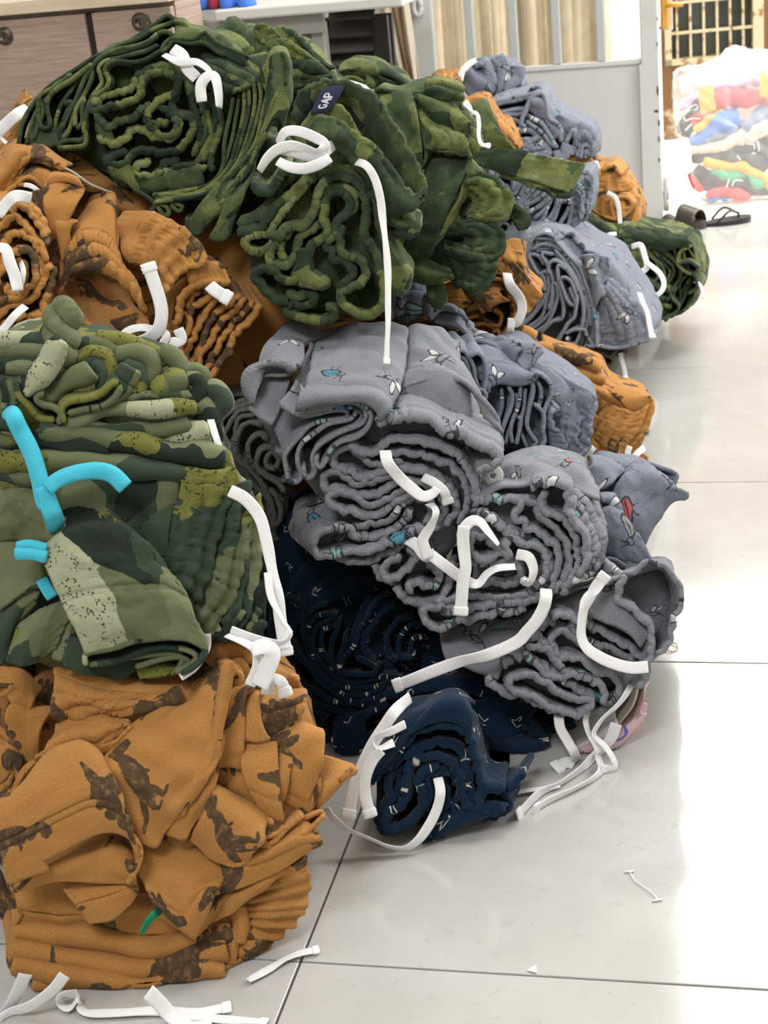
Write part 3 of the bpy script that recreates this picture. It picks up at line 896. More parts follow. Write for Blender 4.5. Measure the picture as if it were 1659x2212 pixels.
# orange lever lock on the door edge
lk = thing('lever_lock', onY(1445, 30, YB + .10), 'orange yellow lever lock on the doorway edge before the yard window', 'door lock')
a = onY(1441, 28, YB + .1)
box('lock_plate', (a[0] - .010, YB + .09, a[2] - .042), (a[0] + .014, YB + .10, a[2] + .06), M['drape_cream'], lk, .001)
box('lock_body', (a[0] - .012, YB + .075, a[2] - .036), (a[0] + .003, YB + .09, a[2] + .06), M['lock_orange'], lk, .002)
p = onY(1440, 12, YB + .07)
mesh_obj('lever', *tube_mesh([(p[0], p[1], p[2]), (p[0] + .016, p[1] - .008, p[2] + .001), (p[0] + .042, p[1] - .008, p[2] - .001)], [.006, .006, .0045]), M['lock_orange'], lk)

_p0, _p1 = onY(1318, 60, 5.0), onY(1402, 60, 5.0)
box('wall_pier', (_p0[0], 5.0, -.02), (_p1[0], 5.25, 1.75), M['white_plaster'], kind='structure')
# ---------------------------------------------------------------- bundles of trousers
class Bundle:
    """one tied bundle of folded trousers: an Empty with the folded layers, the packed inside and the drawstrings as parts"""
    def __init__(self, mat, d, back, label, group, base, name='trouser_bundle', cat='clothing bundle'):
        bx, by = base
        self.o = thing(name, P(bx, by, d + .08), label, cat, group)
        self.m = M[mat]; self.d = d; self.back = back
    def waist(self, text, dz=0.0, **kw):
        kw.setdefault('ruff', .0015); kw.setdefault('th', .0074); kw.setdefault('ribs', (3, .045, .0018))
        return band('waistband', self.o, kw.pop('mat', self.m), q(text), self.d + dz * .01, kw.pop('back', self.back), **kw)
    def waists(self, *texts, **kw):
        for t in texts: self.waist(t, **dict(kw))
    def layer(self, text, dz=0.0, **kw):
        kw.setdefault('th', .005); kw.setdefault('wrk', .0015)
        return band('trouser_layer', self.o, kw.pop('mat', self.m), q(text), self.d + dz * .01, kw.pop('back', self.back), **kw)
    def layers(self, *texts, **kw):
        for t in texts: self.layer(t, **dict(kw))
    def fan(self, a, b, n, dz=0.0, name='trouser_layer', **kw):
        kw.setdefault('th', .005)
        fan(name, self.o, kw.pop('mat', self.m), q(a), q(b), n, self.d + dz * .01, kw.pop('back', self.back), **kw)
    def sheet(self, *rows, name='trouser_leg', **kw):
        """rows of picture points from the nearest edge to the farthest; each row 'dz| x,y x,y ...' (dz in cm from the bundle's front)"""
        rr = []
        for r in rows:
            z, t = r.split('|'); rr.append((self.d + float(z) * .01, q(t)))
        kw.setdefault('th', .004); kw.setdefault('wrk', .002); kw.setdefault('wrkl', .05)
        kw.setdefault('nu', 56); kw.setdefault('nv', 52 if kw.get('ribs') else 30)
        return cloth(name, self.o, kw.pop('mat', self.m), rr, **kw)
    def inside(self, text, **kw):
        kw.setdefault('back', (self.back[0] * 1.3, self.back[1] * 1.3))
        dz = kw.pop('dz', 0)
        return pillow('inner_layers', self.o, kw.pop('mat', self.m), q(text), self.d + dz * .01, **kw)
    def cord(self, text, dz=-1.0, **kw):
        return cord(self.o, q(text), self.d + dz * .01, **kw)


def _roll(self, text, w, bulge=.85, dz=0.0, name='waistband', **kw):
    """a puffed fold: spine of picture points, half-width w (frame units, one or a list), rounded towards the viewer"""
    sp = q(text); n = len(sp)
    ww = np.interp(np.linspace(0, 1, n), np.linspace(0, 1, len(np.atleast_1d(w))), np.atleast_1d(w).astype(float)) / FRM[2]
    xy = np.array([(a, b) for a, b, c in sp]); t = np.gradient(xy, axis=0); t /= np.linalg.norm(t, axis=1)[:, None] + 1e-9
    nr = np.stack([-t[:, 1], t[:, 0]], 1)
    rows = []
    for i in range(n):
        rows.append((self.d + dz * .01, [(xy[i, 0] + nr[i, 0] * o * ww[i], xy[i, 1] + nr[i, 1] * o * ww[i], sp[i][2] + ww[i] * self.d / FPX * (1.1 - bulge * math.sqrt(max(0, 1 - o * o)) * 1.6))
                                        for o in (-1, -.92, -.7, -.35, 0, .35, .7, .92, 1)]))
    kw.setdefault('th', .005); kw.setdefault('wrk', .0012); kw.setdefault('nu', 24); kw.setdefault('nv', 46)
    return cloth(name, self.o, kw.pop('mat', self.m), rows, **kw)
Bundle.roll = _roll
# J: the big grey bundle in the middle
J = Bundle('gray', 1.72, (8, -40, .10), 'largest grey bug print trouser bundle, its rolled waistbands facing out mid heap', 'grey bug print trouser bundles', (850, 1240))
frame(600, 850, 3.318)
J.inside('-20,420 330,400 400,420 560,400 720,100 950,-150 1250,-150 1400,150 1430,470 1410,700 1380,900 1200,1150 1020,1330 800,1290 600,1170 320,1130 150,1000 130,850 270,780', depth=.2, recess=.026)
J.waist('735,225 760,180 800,165 830,190 880,170 960,165 1050,185 1130,215 1190,262 1260,292 1330,305 1400,350 1480,380 1560,420 1588,460 1560,505 1500,540 1440,560', -1.5, back=(-4, -62, .07), ribs=(3, .05, .003))
J.waist('520,370 570,400 640,430 700,425 740,390 790,345 870,328 960,335 1060,345 1150,370 1230,400 1290,440 1340,500 1390,590 1420,700 1420,800', -.5)
J.waist('880,505 800,500 740,520 690,510 630,485 580,440 530,405 470,395 410,420 395,480 420,530 500,550 560,590 620,610 700,580 780,545 900,535 1020,550 1120,590 1200,650 1260,720 1280,800 1260,880 1200,940')
J.waist('780,440 860,420 960,430 1060,450 1150,480 1230,510 1290,560 1330,620 1360,690 1365,770 1340,850 1300,930', .3)
J.waist('830,570 760,600 700,630 620,650 550,650 490,610 440,570 380,570 330,600 320,650 350,690 420,690 470,690 540,720 620,730 720,720 800,680 870,630 950,615 1040,640 1110,680 1180,760 1200,830 1170,900 1100,970', .2)
J.waist('920,690 850,720 780,760 700,800 640,800 580,760 520,730 450,715 390,730 370,780 410,820 460,830 530,840 600,870 680,880 750,850 810,810 880,760 960,740 1040,760 1090,800 1100,860 1060,920', -.2)
J.waist('950,760 900,790 850,830 830,880 790,920 720,930 640,940 600,960 555,965 540,990 580,1030 640,1035 720,1020 800,990 880,950 920,890 950,830')
J.waist('545,1040 540,1000 500,975 430,970 360,980 305,1008 270,1060 262,1110 290,1165 360,1165 450,1150 540,1130 620,1130 700,1110 780,1080 860,1050 940,1000 1040,975', -.8, back=(-48, -42, .09), ribs=(2, .04, .002))
J.waist('430,1180 520,1200 600,1210 680,1190 760,1150 840,1110 900,1050', .2)
J.waist('870,1180 820,1205 765,1250 770,1300 800,1335 860,1322 920,1272 965,1220 985,1160 940,1120', -.5)
J.waist('650,1215 720,1165 800,1150 850,1120 880,1080 940,1020 1020,980 1120,960 1220,900', .3)
J.waist('690,1235 720,1290 770,1335 830,1350', .4)
J.waist('930,1420 940,1370 1010,1362 1070,1390 1130,1390 1160,1340 1140,1270 1080,1230', -.6)
J.waist('850,1400 880,1450 950,1490 1050,1505 1140,1480 1200,1420 1235,1330 1250,1240', -.2)
# folded legs on the left of it
frame(500, 680, 4.1475)
J.sheet('-2|590,830 720,805 900,780 1060,765 1180,770 1260,810 1310,880 1320,940', '-2.2|610,760 760,735 920,715 1080,700 1230,705 1340,760 1410,840', '1|700,560 850,540 1000,520 1150,520 1300,540 1420,600 1500,650', '6|740,360 900,330 1050,310 1250,300 1420,340 1550,400', '12|800,180 950,120 1080,90 1260,70 1430,70 1560,110', name='trouser_leg', th=.006, hem=[.024, .028], wrk=.0022, nv=60)
J.layer('590,835 720,810 900,785 1060,772 1170,790 1240,850 1270,930 1220,1020 1100,1090 980,1140 880,1220 840,1310 800,1370 760,1340 770,1280', -1.0, back=(14, -60, .1))
J.layer('600,860 760,835 930,800 1080,790 1180,830 1210,900 1170,980 1040,1040 900,1090 790,1160 730,1240 720,1320 740,1400 700,1470 650,1440 640,1370', -.6, back=(14, -60, .1))
J.layer('560,870 640,890 760,865 900,830 1020,825 1100,850 1080,920 980,960 860,990 740,1060 650,1140 610,1230 600,1330 620,1430 590,1490 520,1490 500,1420', -.3, back=(14, -60, .1))
J.layer('640,920 780,900 880,875 990,860 1040,880 1020,930 900,960 780,970 680,1010 600,1090 520,1180 470,1270 480,1360 500,1440', .1, back=(14, -60, .1))
J.layer('1130,870 1170,880 1150,950 1060,1010', .3, back=(14, -60, .1))
J.sheet('-.5|560,880 470,830 440,800', '2|650,760 600,720 560,640', '7|760,420 720,380 690,300', '11|820,220 760,230 700,230', th=.005)
# the leg that folds over on the far left
J.sheet('2|170,760 130,690 120,590 150,510 240,470 360,455 470,470 530,520', '1.2|200,760 150,660 145,570 190,490 290,440 400,425 500,440 560,480', '3|260,400 330,350 420,330 520,350 600,400 620,420', '7|380,220 450,190 530,200 610,240 650,260', '12|480,110 560,80 700,110 800,150 860,180', th=.007, nv=50)
J.layer('180,770 170,690 180,620 240,570 330,555 430,545 530,520', 2.6, back=(20, -40, .08))
J.sheet('2|170,840 260,920 360,980', '2.6|230,740 320,800 420,860', '4|300,560 400,580 520,600', th=.005)
J.sheet('3|360,960 430,1120 480,1260', '3.4|440,860 500,980 560,1120', '5|500,620 580,760 640,1000', th=.004)
# trouser body above the top waistband
frame(450, 650, 2.5523)
J.sheet('3|980,560 1060,480 1150,445 1240,420 1330,425 1420,450 1500,530 1560,640 1590,740', '4.5|1010,510 1080,430 1160,385 1250,365 1340,380 1420,430 1490,520', '8|1070,380 1130,330 1220,300 1310,310 1380,340 1400,400', '14|1080,180 1150,140 1230,140 1310,170 1380,230', wrk=.004, hem=[.02], th=.005)
# drawstrings
frame(600, 850, 3.318)
J.cord('770,410,1 790,500 870,600 960,680 1040,735 1110,715 1140,680', -3, w=24, tips=(False, False), roll=[.2, -.3, .2, .7])
J.cord('1040,600,1.5 1120,640,0 1190,700,-.5 1215,765', -1.8, w=19, tips=(False, True))
J.cord('1090,790,1.5 1135,850 1100,950 1060,1010 1040,1060 1080,1180', -3, w=22, tips=(False, False), roll=[.8, .9, .9, .5, .1, 0])
J.cord('1125,1150 1060,1165,.3 1000,1090,1 925,1040,2', -2.6, w=24, tips=(False, False), roll=.1)
J.cord('1090,1150,.6 1180,1220 1300,1310 1370,1350 1440,1360 1500,1290 1580,1250 1700,1240', -3.2, w=23, tips=(False, False), roll=[0, 0, .1, .6, 1.0, .9])

# K: grey bundle to the right
K = Bundle('gray', 1.71, (14, -34, .10), 'grey bug print bundle of nested waistbands, right of and below the largest grey one', 'grey bug print trouser bundles', (1120, 1350))
frame(860, 980, 3.318)
K.inside('480,640 540,400 640,170 900,70 1150,70 1320,190 1420,420 1450,620 1400,800 1240,950 1060,1020 760,1080 420,1210 260,1220 210,1160 330,1080 500,1030 540,850', depth=.2, recess=.026)
K.sheet('1|590,350 700,275 850,240 960,225 1100,205 1220,240 1330,270 1440,320', '3|580,240 750,180 950,130 1150,120 1300,150 1430,260', '10|640,110 800,20 950,0 1100,10 1250,60 1350,140', wrk=.004, th=.005)
K.sheet('-.5|1215,370 1260,480 1320,570 1370,680 1370,790 1330,880', '1|1240,260 1330,340 1400,480 1440,620 1430,760 1370,860', '5|1330,270 1420,360 1460,500 1470,640 1450,780 1400,850', name='waistband', wrk=.0015, ruff=.002, ribs=(3, .05, .003), th=.007)
K.waist('960,232 1030,215 1100,210 1170,220 1215,250 1222,300 1220,380 1240,460 1290,520 1330,580 1350,660 1350,760 1320,840 1270,920', -1.5, back=(10, -44, .09))
K.waist('1045,280 1030,340 1040,390 1060,420 1120,440 1190,470 1240,540 1270,620 1290,720 1280,820 1230,920 1180,1000', -1.0)
K.waist('1130,980 1190,900 1220,800 1220,700 1190,620 1140,550 1080,490 1020,460 1000,420 1000,370 960,350 900,360 860,400 840,440 850,480 900,490 930,530 990,560 1050,600 1110,640 1150,700 1150,800 1120,900 1090,960', -.6, back=(-8, -36, .10))
K.waist('590,345 680,325 760,330 840,330 930,330 1000,360', .4, back=(-20, -30, .09))
K.waist('560,440 620,430 680,470 740,520 800,560 850,560 900,580 960,620 1030,670 1080,740 1100,830 1080,900 1030,970', -.3, back=(-30, -34, .09), ribs=(2, .04, .0028))
K.waist('790,740 780,660 810,612 850,620 890,650 950,650 1000,670 1050,720 1070,800 1050,880 1000,945 950,990', -.8, back=(-24, -34, .09))
K.waist('740,715 690,665 655,620 615,588 555,595 520,640 520,700 560,745 620,755 680,735 745,712 800,735', -.8, back=(-14, -36, .09))
K.waist('530,775 600,785 680,780 760,765 830,775 870,815 880,870 840,920 760,942 680,925 560,935', -.2)
K.waist('1160,960 1060,1000 920,1010 780,1035 640,1030 540,1020 440,1035 360,1060 310,1050 302,1090 400,1110 520,1095 640,1075 780,1060 920,1040', -.3)
K.waist('1000,1045 880,1068 740,1085 600,1100 480,1120 370,1148 290,1115 220,1100 180,1125 200,1200 260,1250 340,1240 440,1205 560,1175 680,1145 800,1140 900,1120', -.6, back=(-10, -30, .1))
K.cord('455,600 470,540 530,480 590,490 640,550 720,650', -2.6, w=22, tips=(False, False), roll=[0, 0, .5, .9, 1.2])
K.cord('470,520 465,620 475,720 485,820 465,920 455,1040 450,1115', -3.4, w=25, tips=(False, True), roll=[0, 0, .1, 0, 0])
K.cord('850,720,1 930,740 965,800 970,860 940,930 890,925 900,890 930,900', -2.2, w=22, tips=(False, False), roll=[.2, .1, .3, .7, 1.1, 1.3])
K.cord('1060,970,1 1060,1030 1040,1110 990,1200 920,1280 850,1350 650,1440 450,1490 250,1560 90,1625 10,1655', -2.5, w=25, tips=(False, True), roll=[.2, 0, 0, .1, .2, .4, .2, .1, .3])
K.cord('590,150,2 650,120 700,110 730,150 700,205 650,195 620,130,.6', 2, w=15, tips=(False, False), roll=[.9, .5, .2, .1, .3, .8])

# L: lower right grey bundle with one open waist
L = Bundle('gray', 1.715, (12, -30, .10), 'lowest grey bug print bundle, one waist gaping open towards the bright floor', 'grey bug print trouser bundles', (1200, 1530))
frame(900, 1180, 2.765)
L.inside('460,760 300,640 330,520 600,420 860,330 1080,250 1240,180 1400,140 1500,200 1535,400 1450,600 1360,740 1180,860 1020,960 800,940 600,870', depth=.2, recess=.016)
L.sheet('-3|1110,240 1180,200 1260,160 1340,122 1410,105 1480,120 1540,180 1572,260 1570,350 1545,430 1530,510 1500,580 1440,640', '0|1140,230 1220,190 1290,150 1350,125 1410,112 1470,122 1525,180 1550,260 1545,350 1520,430 1500,510 1470,580 1420,640', '7|1200,240 1260,200 1320,170 1380,150 1430,150 1470,180 1500,240 1500,320 1490,400 1460,470 1440,540 1400,600', name='waistband', ruff=.0016, th=.006, wrk=.0015, hem=[.04, .044])
L.waist('1110,240 1080,300 1050,360 1040,400', -1.5, back=(0, -25, .06))
L.waist('1240,180 1215,260 1225,335 1275,355 1340,415 1390,470 1405,540 1405,620 1385,700 1365,780 1330,840', -3.2, back=(-44, -36, .07), ribs=(3, .05, .0025))
L.sheet('-2.6|1040,400 1120,440 1200,470 1280,520 1340,590', '-2.4|1080,320 1160,360 1240,400 1320,450 1390,520', '-1|1110,250 1180,240 1215,300 1290,370 1400,480', th=.006)
L.waist('820,420 870,405 930,430 980,445 1050,480 1120,520 1190,560 1260,592 1320,640 1360,705 1375,770 1340,835', -1.6, back=(-20, -40, .09))
L.waist('1290,680 1230,645 1160,605 1080,590 1000,560 940,520 920,475 950,452 1000,465 1060,500', -.8, back=(-20, -30, .09))
L.waist('730,490 780,452 830,465 880,495 940,535 1000,570', -.6, back=(-16, -40, .09))
L.waist('1000,600 950,560 900,520 850,520 810,550 810,600 850,650 920,650 990,680 1060,740 1120,760 1180,785 1220,835 1230,890', -1.2, back=(-26, -44, .09))
L.waist('640,570 680,545 740,562 800,610 850,660', -1.2, back=(-24, -38, .09))
L.waist('900,770 850,705 800,645 740,602 690,600 660,640 690,690 740,720 780,772 830,782 900,770 980,772 1040,800 1100,832 1130,880 1110,930', -1.6, back=(-24, -40, .09))
L.waist('530,720 570,670 640,660 720,700 800,750 880,800 980,860 1060,900', -1.2, back=(-24, -44, .09))
L.waist('1010,985 1050,930 980,918 900,900 840,870 780,822 700,780 640,768 580,790 550,832 590,870 660,880 720,910 790,955 860,980 940,1000 1010,985', -2.2, back=(-22, -36, .09))
L.waist('430,790 450,830 520,880 600,885 660,900 740,950 820,985', -1.2, back=(-10, -40, .09))
L.waist('1060,880 1130,920 1200,890 1240,830 1280,770', -.6, back=(0, -30, .09))
L.waist('1030,990 1100,980 1180,940 1240,880', .2, back=(0, -30, .09))
L.sheet('0|190,700 280,715 380,750 480,790', '1|160,600 280,600 420,620 540,640', '4|150,520 300,490 460,450 640,470', wrk=.003, th=.005)
L.cord('1110,195 1060,260 1010,340 990,430 985,540 1020,610 1090,660 1180,700 1280,725 1380,720', -4.6, w=24, tips=(True, False), roll=[.5, -.5, .9, 1.0, .7, .1, 0, 0, 0])
L.cord('850,985,2 850,1030 860,1090 900,1160 940,1230 960,1290,3', -1.5, w=20, tips=(False, False), roll=[.1, .1, .3, .4, .3])
L.cord('1290,800,2 1260,870 1200,950 1120,1020 1075,1080 1060,1130 1120,1190 1170,1260 1185,1320 1130,1330', -1.5, w=14, tips=(False, True), roll=[.3, .6, .8, .9, .8, .9, .9, .3])
L.cord('1020,960,2 1010,1040 1030,1120 1060,1170 1090,1230', -1.6, w=15, tips=(False, False), roll=[.5, .8, .9, .6])

# M: grey bundle behind, its folded legs hanging like pleats
M_ = Bundle('gray_blue', 1.92, (10, -34, .10), 'grey bundle with leg hems hanging like pleats, behind the largest grey bundle', 'grey bug print trouser bundles', (1130, 980))
frame(940, 660, 3.318)
M_.inside('200,380 380,320 560,300 760,420 960,560 1120,700 1100,900 1030,1050 900,1090 700,1060 500,1040 420,900 380,700 250,560', depth=.26, recess=.03)
M_.sheet('0|365,640 395,580 470,552 560,564 640,560 700,537 724,512', '0|365,560 400,500 500,490 600,490 680,490 712,496', '3|200,430 330,350 440,340 540,395 620,440 690,478', '5|150,400 200,320 370,292 440,325 540,385 680,470', wrk=.0015, th=.006, hem=[.03])
for t, z in (('525,590 550,640 540,720 510,820 480,920 470,1000', .3), ('615,572 610,650 590,740 560,820 545,900 550,980', .6), ('690,545 700,600 690,680 670,770 660,860 700,930 735,980 700,1030 650,1050', .3),
             ('720,530 760,600 762,680 740,740', .8), ('690,475 760,500 820,560 832,640 800,720 780,790', .4), ('715,712 768,760 782,820 775,900 790,980 750,1040', .2), ('580,640 575,760 530,880 510,990', 1.0), ('650,600 640,720 610,860 640,960 660,1010', 1.0), ('470,600 480,700 460,820 450,940', 1.2),
             ('600,800 620,820 610,900 590,990', .5)):
    M_.layer(t, z, back=(-14, -26, .1), wrk=.001)
M_.layer('135,430 150,350 200,328 250,375 280,440 292,520 312,590', -.6, back=(-20, -40, .07))
M_.layer('255,365 305,345 348,380 370,460 366,540 350,612', -.8, back=(-20, -40, .07))
M_.layer('200,380 220,400 240,470 270,560', -.4, back=(-20, -40, .07))
M_.layer('300,720 350,680 362,640 340,610 300,600', -1.0, back=(-30, -20, .06))
M_.sheet('-.5|1158,660 1120,735 1112,795 1128,870 1095,960 1052,1050 1000,1090', '1|1080,600 1050,680 1040,780 1050,860 1030,960 990,1040 950,1080', '5|960,540 900,620 880,760 880,880 890,980 900,1060', '8|760,400 720,470 800,640 830,760 850,900 880,1000', name='waistband', ruff=.0016, ribs=(3, .05, .0018), th=.006, wrk=.003)
M_.sheet('.2|1078,800 1030,840 1042,900 1012,960 1062,1020 1052,1068', '1.5|1000,740 970,800 960,900 960,980 980,1040 990,1085', '4|900,690 870,760 860,860 870,960 880,1040 930,1095', name='waistband', ruff=.0012, ribs=(2, .03, .0018), th=.006)
M_.sheet('.8|880,735 830,790 850,850 900,930 940,1000 950,1070', '2|840,700 800,770 810,880 840,980 860,1060', '4|800,690 780,780 780,880 790,960 800,1040', name='waistband', ruff=.0012, th=.006)
M_.sheet('1|640,470 690,440 722,400 772,335', '3|560,360 600,330 630,300 700,290', '8|440,290 480,250 540,235 600,262', th=.005, hem=[.02])
M_.sheet('2|560,400 590,350 622,315 600,280', '4|440,300 470,270 500,250 520,240', '10|150,220 220,165 290,185 340,225', th=.005, wrk=.003)
M_.sheet('7|0,110 60,130 130,150 200,190 260,230', '9|40,60 100,50 170,80 230,130 270,160', '13|20,40 80,30 150,45 210,90 250,130', th=.006, wrk=.002)

# I: grey roll in the shade, the shade put into its darker colour
I_ = Bundle('gray_shaded', 1.83, (14, -40, .10), 'grey roll coloured dim for shadow between the tied green bundle and the grey ones', 'grey bug print trouser bundles', (560, 1150))
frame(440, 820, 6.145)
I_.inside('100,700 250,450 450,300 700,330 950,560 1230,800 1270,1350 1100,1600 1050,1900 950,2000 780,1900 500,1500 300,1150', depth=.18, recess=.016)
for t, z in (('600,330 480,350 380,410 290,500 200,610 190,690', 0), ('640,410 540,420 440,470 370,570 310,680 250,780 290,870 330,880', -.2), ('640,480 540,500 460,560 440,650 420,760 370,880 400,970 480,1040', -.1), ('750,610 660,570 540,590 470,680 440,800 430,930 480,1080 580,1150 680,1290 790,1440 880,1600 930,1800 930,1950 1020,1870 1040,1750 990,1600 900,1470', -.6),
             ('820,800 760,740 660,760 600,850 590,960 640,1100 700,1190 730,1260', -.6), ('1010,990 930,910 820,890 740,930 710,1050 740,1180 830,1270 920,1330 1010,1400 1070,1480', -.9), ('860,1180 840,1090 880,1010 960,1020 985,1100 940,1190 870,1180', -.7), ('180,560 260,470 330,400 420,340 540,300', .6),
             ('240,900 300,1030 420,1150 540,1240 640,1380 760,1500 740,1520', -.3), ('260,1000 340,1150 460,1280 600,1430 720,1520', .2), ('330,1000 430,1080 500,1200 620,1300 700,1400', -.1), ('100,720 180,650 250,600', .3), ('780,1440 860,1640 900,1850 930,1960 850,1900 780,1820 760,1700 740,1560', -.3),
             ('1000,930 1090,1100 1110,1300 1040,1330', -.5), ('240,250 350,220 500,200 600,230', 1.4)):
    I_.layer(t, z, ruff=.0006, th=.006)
I_.sheet('.6|740,1560 780,1900 860,2080 1000,2120 1080,2050', '1|900,1500 950,1800 1050,2000 1100,2000', '2.5|1060,1400 1100,1600 1110,1800 1120,1950', th=.005)

# N: grey trousers at the right edge, lit by the doorway
N_ = Bundle('gray_blue', 1.84, (6, -20, .10), 'pale lit grey bundle jutting out at the right edge beneath the brown waistbands', 'grey bug print trouser bundles', (1330, 1240))
frame(1200, 940, 5.53)
N_.inside('300,500 500,330 800,330 1100,420 1400,700 1200,1000 1000,1250 900,1500 600,1560 420,1300 380,800', depth=.2, recess=.06)
N_.sheet('1|1060,1300 1110,1180 1200,1040 1300,900 1400,800 1560,745 1560,690', '.5|980,1180 1000,1050 1080,920 1200,800 1320,720 1460,690 1540,680', '.5|820,1000 860,850 940,750 1060,650 1200,600 1340,600 1480,640', '2|640,820 700,680 800,560 940,500 1080,440 1200,440 1320,520', '6|520,680 600,600 720,510 800,450 900,370 1000,300 1060,290', th=.005, wrk=.003, wrk2=.0012, name='trouser_leg')
N_.sheet('4|1430,590 1465,480 1400,430 1300,400', '5|1350,540 1380,460 1320,410 1230,390', '7|1200,470 1200,420 1150,390 1080,340', th=.005)
N_.sheet('1.5|510,680 480,560 420,460 370,420', '1.5|660,560 640,480 560,400 450,360', '4|800,440 760,390 650,340 540,290 420,280', '7|820,400 760,340 660,310 560,280 470,285', th=.005, wrk=.003)
N_.sheet('-.6|560,1470 700,1440 860,1470 1000,1510 1150,1520', '-1|540,1300 640,1340 780,1370 960,1380 1090,1390', '-1.2|600,1100 700,1130 800,1120 900,1100 1000,1200', '-.6|540,930 620,900 720,920 820,1000 900,1090', '2|520,860 600,890 720,930 800,990 860,1040', th=.005, wrk=.004, wrk2=.001, name='trouser_leg')
N_.sheet('-1.6|530,1560 580,1490 650,1470 740,1500 820,1570', '-1|520,1640 600,1600 700,1570 800,1600', '1|500,1700 600,1690 700,1650 800,1640', th=.005)
N_.sheet('-.4|540,1020 560,1100 610,1180 620,1260', '-.8|600,1030 660,1100 700,1180 680,1260', '0|560,900 700,900 780,1000 800,1100', th=.004, wrk=.003)
N_.sheet('0|530,700 600,680 700,690 740,760 790,900 830,1000', '-.6|560,790 640,780 720,830 760,920 800,1010', '1|520,860 600,880 700,930 780,990', th=.004, wrk=.003)

# R: grey roll of thin layers further right
R_ = Bundle('gray_blue', 2.62, (30, -40, .16), 'grey bundle with thin leg hems fanned in a dense spiral, before the far green one', 'grey bug print trouser bundles', (1230, 760))
frame(900, 460, 3.072)
R_.inside('560,240 760,140 960,140 1090,230 1280,320 1400,520 1520,700 1540,830 1400,880 1180,870 900,880 720,780', depth=.28, recess=.03)
R_.fan('770,170 900,180 1000,280 1080,370 1110,450 1150,560 1180,680 1190,870', '800,260 900,270 990,330 1050,420 1080,520 1110,640 1110,760 1060,870', 5, .5, back=(34, -30, .12), jit=2)
for t, z in (('690,760 760,700 820,620 850,520 840,430 800,400 760,330 740,290 770,270 810,290 840,340', .2), ('710,780 800,720 850,640 870,540 880,470 870,410 840,395 835,450 845,520', .1), ('730,790 810,740 870,670 900,590 910,500 890,420 860,330 830,290 840,260 900,270', 0),
             ('780,800 860,740 910,650 935,560 920,480 905,480 900,560 880,640', -.2), ('830,800 900,720 960,700 975,620 960,540 935,430 930,360 950,345 1000,380 1040,450 1060,520', -.4), ('900,890 960,800 1000,740 1040,700 1050,640 1060,560 1020,470 970,440 960,480 985,560 1030,610 1050,590 1020,500', -.6),
             ('870,400 880,340 920,320 980,350 1030,410 1080,490 1100,600 1100,720 1060,860 1000,880', -.3), ('700,740 780,660 830,560 820,470 780,400 730,330', .6), ('770,240 830,210 900,230 960,290 1020,370 1060,440', .3), ('1180,680 1190,800 1190,880 1120,880', -.6), ('990,800 1040,780 1100,790 1170,880', -.5), ('900,890 930,880 950,800', -.5), ('940,870 985,890 1000,830', -.4)):
    R_.layer(t, z, back=(34, -34, .12), th=.006)
R_.sheet('0|760,200 790,150 850,130 910,165 915,190', '4|790,150 850,120 930,120 980,160', '10|860,130 940,110 1000,120 1050,160', th=.006, name='trouser_leg')
R_.sheet('6|580,180 640,160 710,190 740,260 720,330', '8|620,150 700,150 760,180 770,230', '12|660,150 720,150 780,160 800,180', th=.005)
R_.sheet('3|1090,230 1060,190 1010,140 940,130', '6|1120,260 1080,200 1040,150 980,125', '12|1060,150 1020,130 990,120 960,115', name='waistband', ruff=.003, th=.006)
R_.sheet('.5|1090,290 1110,400 1150,480 1180,640', '-.5|1130,280 1170,380 1200,470 1220,560', '0|1200,270 1190,380 1220,460 1250,520', '4|1100,240 1190,270 1200,290 1210,300', name='waistband', ruff=.0016, ribs=(2, .05, .002), wrk=.002)
R_.sheet('0|1290,310 1280,380 1260,430 1230,480 1190,560', '1|1250,290 1230,340 1200,420 1180,480', '4|1200,290 1200,330 1190,370', name='waistband', ruff=.0012, ribs=(2, .04, .0018))
R_.sheet('1|1560,820 1555,730 1510,640 1440,560 1360,490 1290,440 1250,430', '0|1500,860 1470,760 1420,670 1360,590 1310,530 1260,480', '0|1440,880 1400,780 1360,700 1310,640 1280,560 1240,500', '1|1340,900 1300,800 1280,720 1240,640 1210,560', '2|1190,880 1190,780 1190,700 1190,620', name='waistband', ruff=.0024, ribs=(4, .06, .002), wrk=.002, wrk2=.001)
R_.layers('1180,880 1300,900 1420,880 1540,850', '1000,880 1080,930 1070,900', back=(20, -20, .1))
R_.cord('1480,530,4 1500,590 1530,660 1545,740 1560,810', -1, w=11, tips=(False, True), roll=.5)
# dark underside of R, in the grey with shade put into its colour
U_ = Bundle('gray_shaded', 2.66, (24, -26, .14), 'dark grey bundle under the spiral grey one, a drawstring trailing to the floor', 'grey bug print trouser bundles', (1250, 790))
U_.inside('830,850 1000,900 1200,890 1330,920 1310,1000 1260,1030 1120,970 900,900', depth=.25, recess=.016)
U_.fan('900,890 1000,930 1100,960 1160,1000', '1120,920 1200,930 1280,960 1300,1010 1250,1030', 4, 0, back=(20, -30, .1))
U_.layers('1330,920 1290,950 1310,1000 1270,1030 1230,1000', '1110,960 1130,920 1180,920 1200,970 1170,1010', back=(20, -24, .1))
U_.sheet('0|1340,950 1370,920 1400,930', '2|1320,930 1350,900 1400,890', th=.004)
U_.cord('1350,930 1365,990 1380,1050 1385,1090', -1, w=9, tips=(False, True), roll=.3)

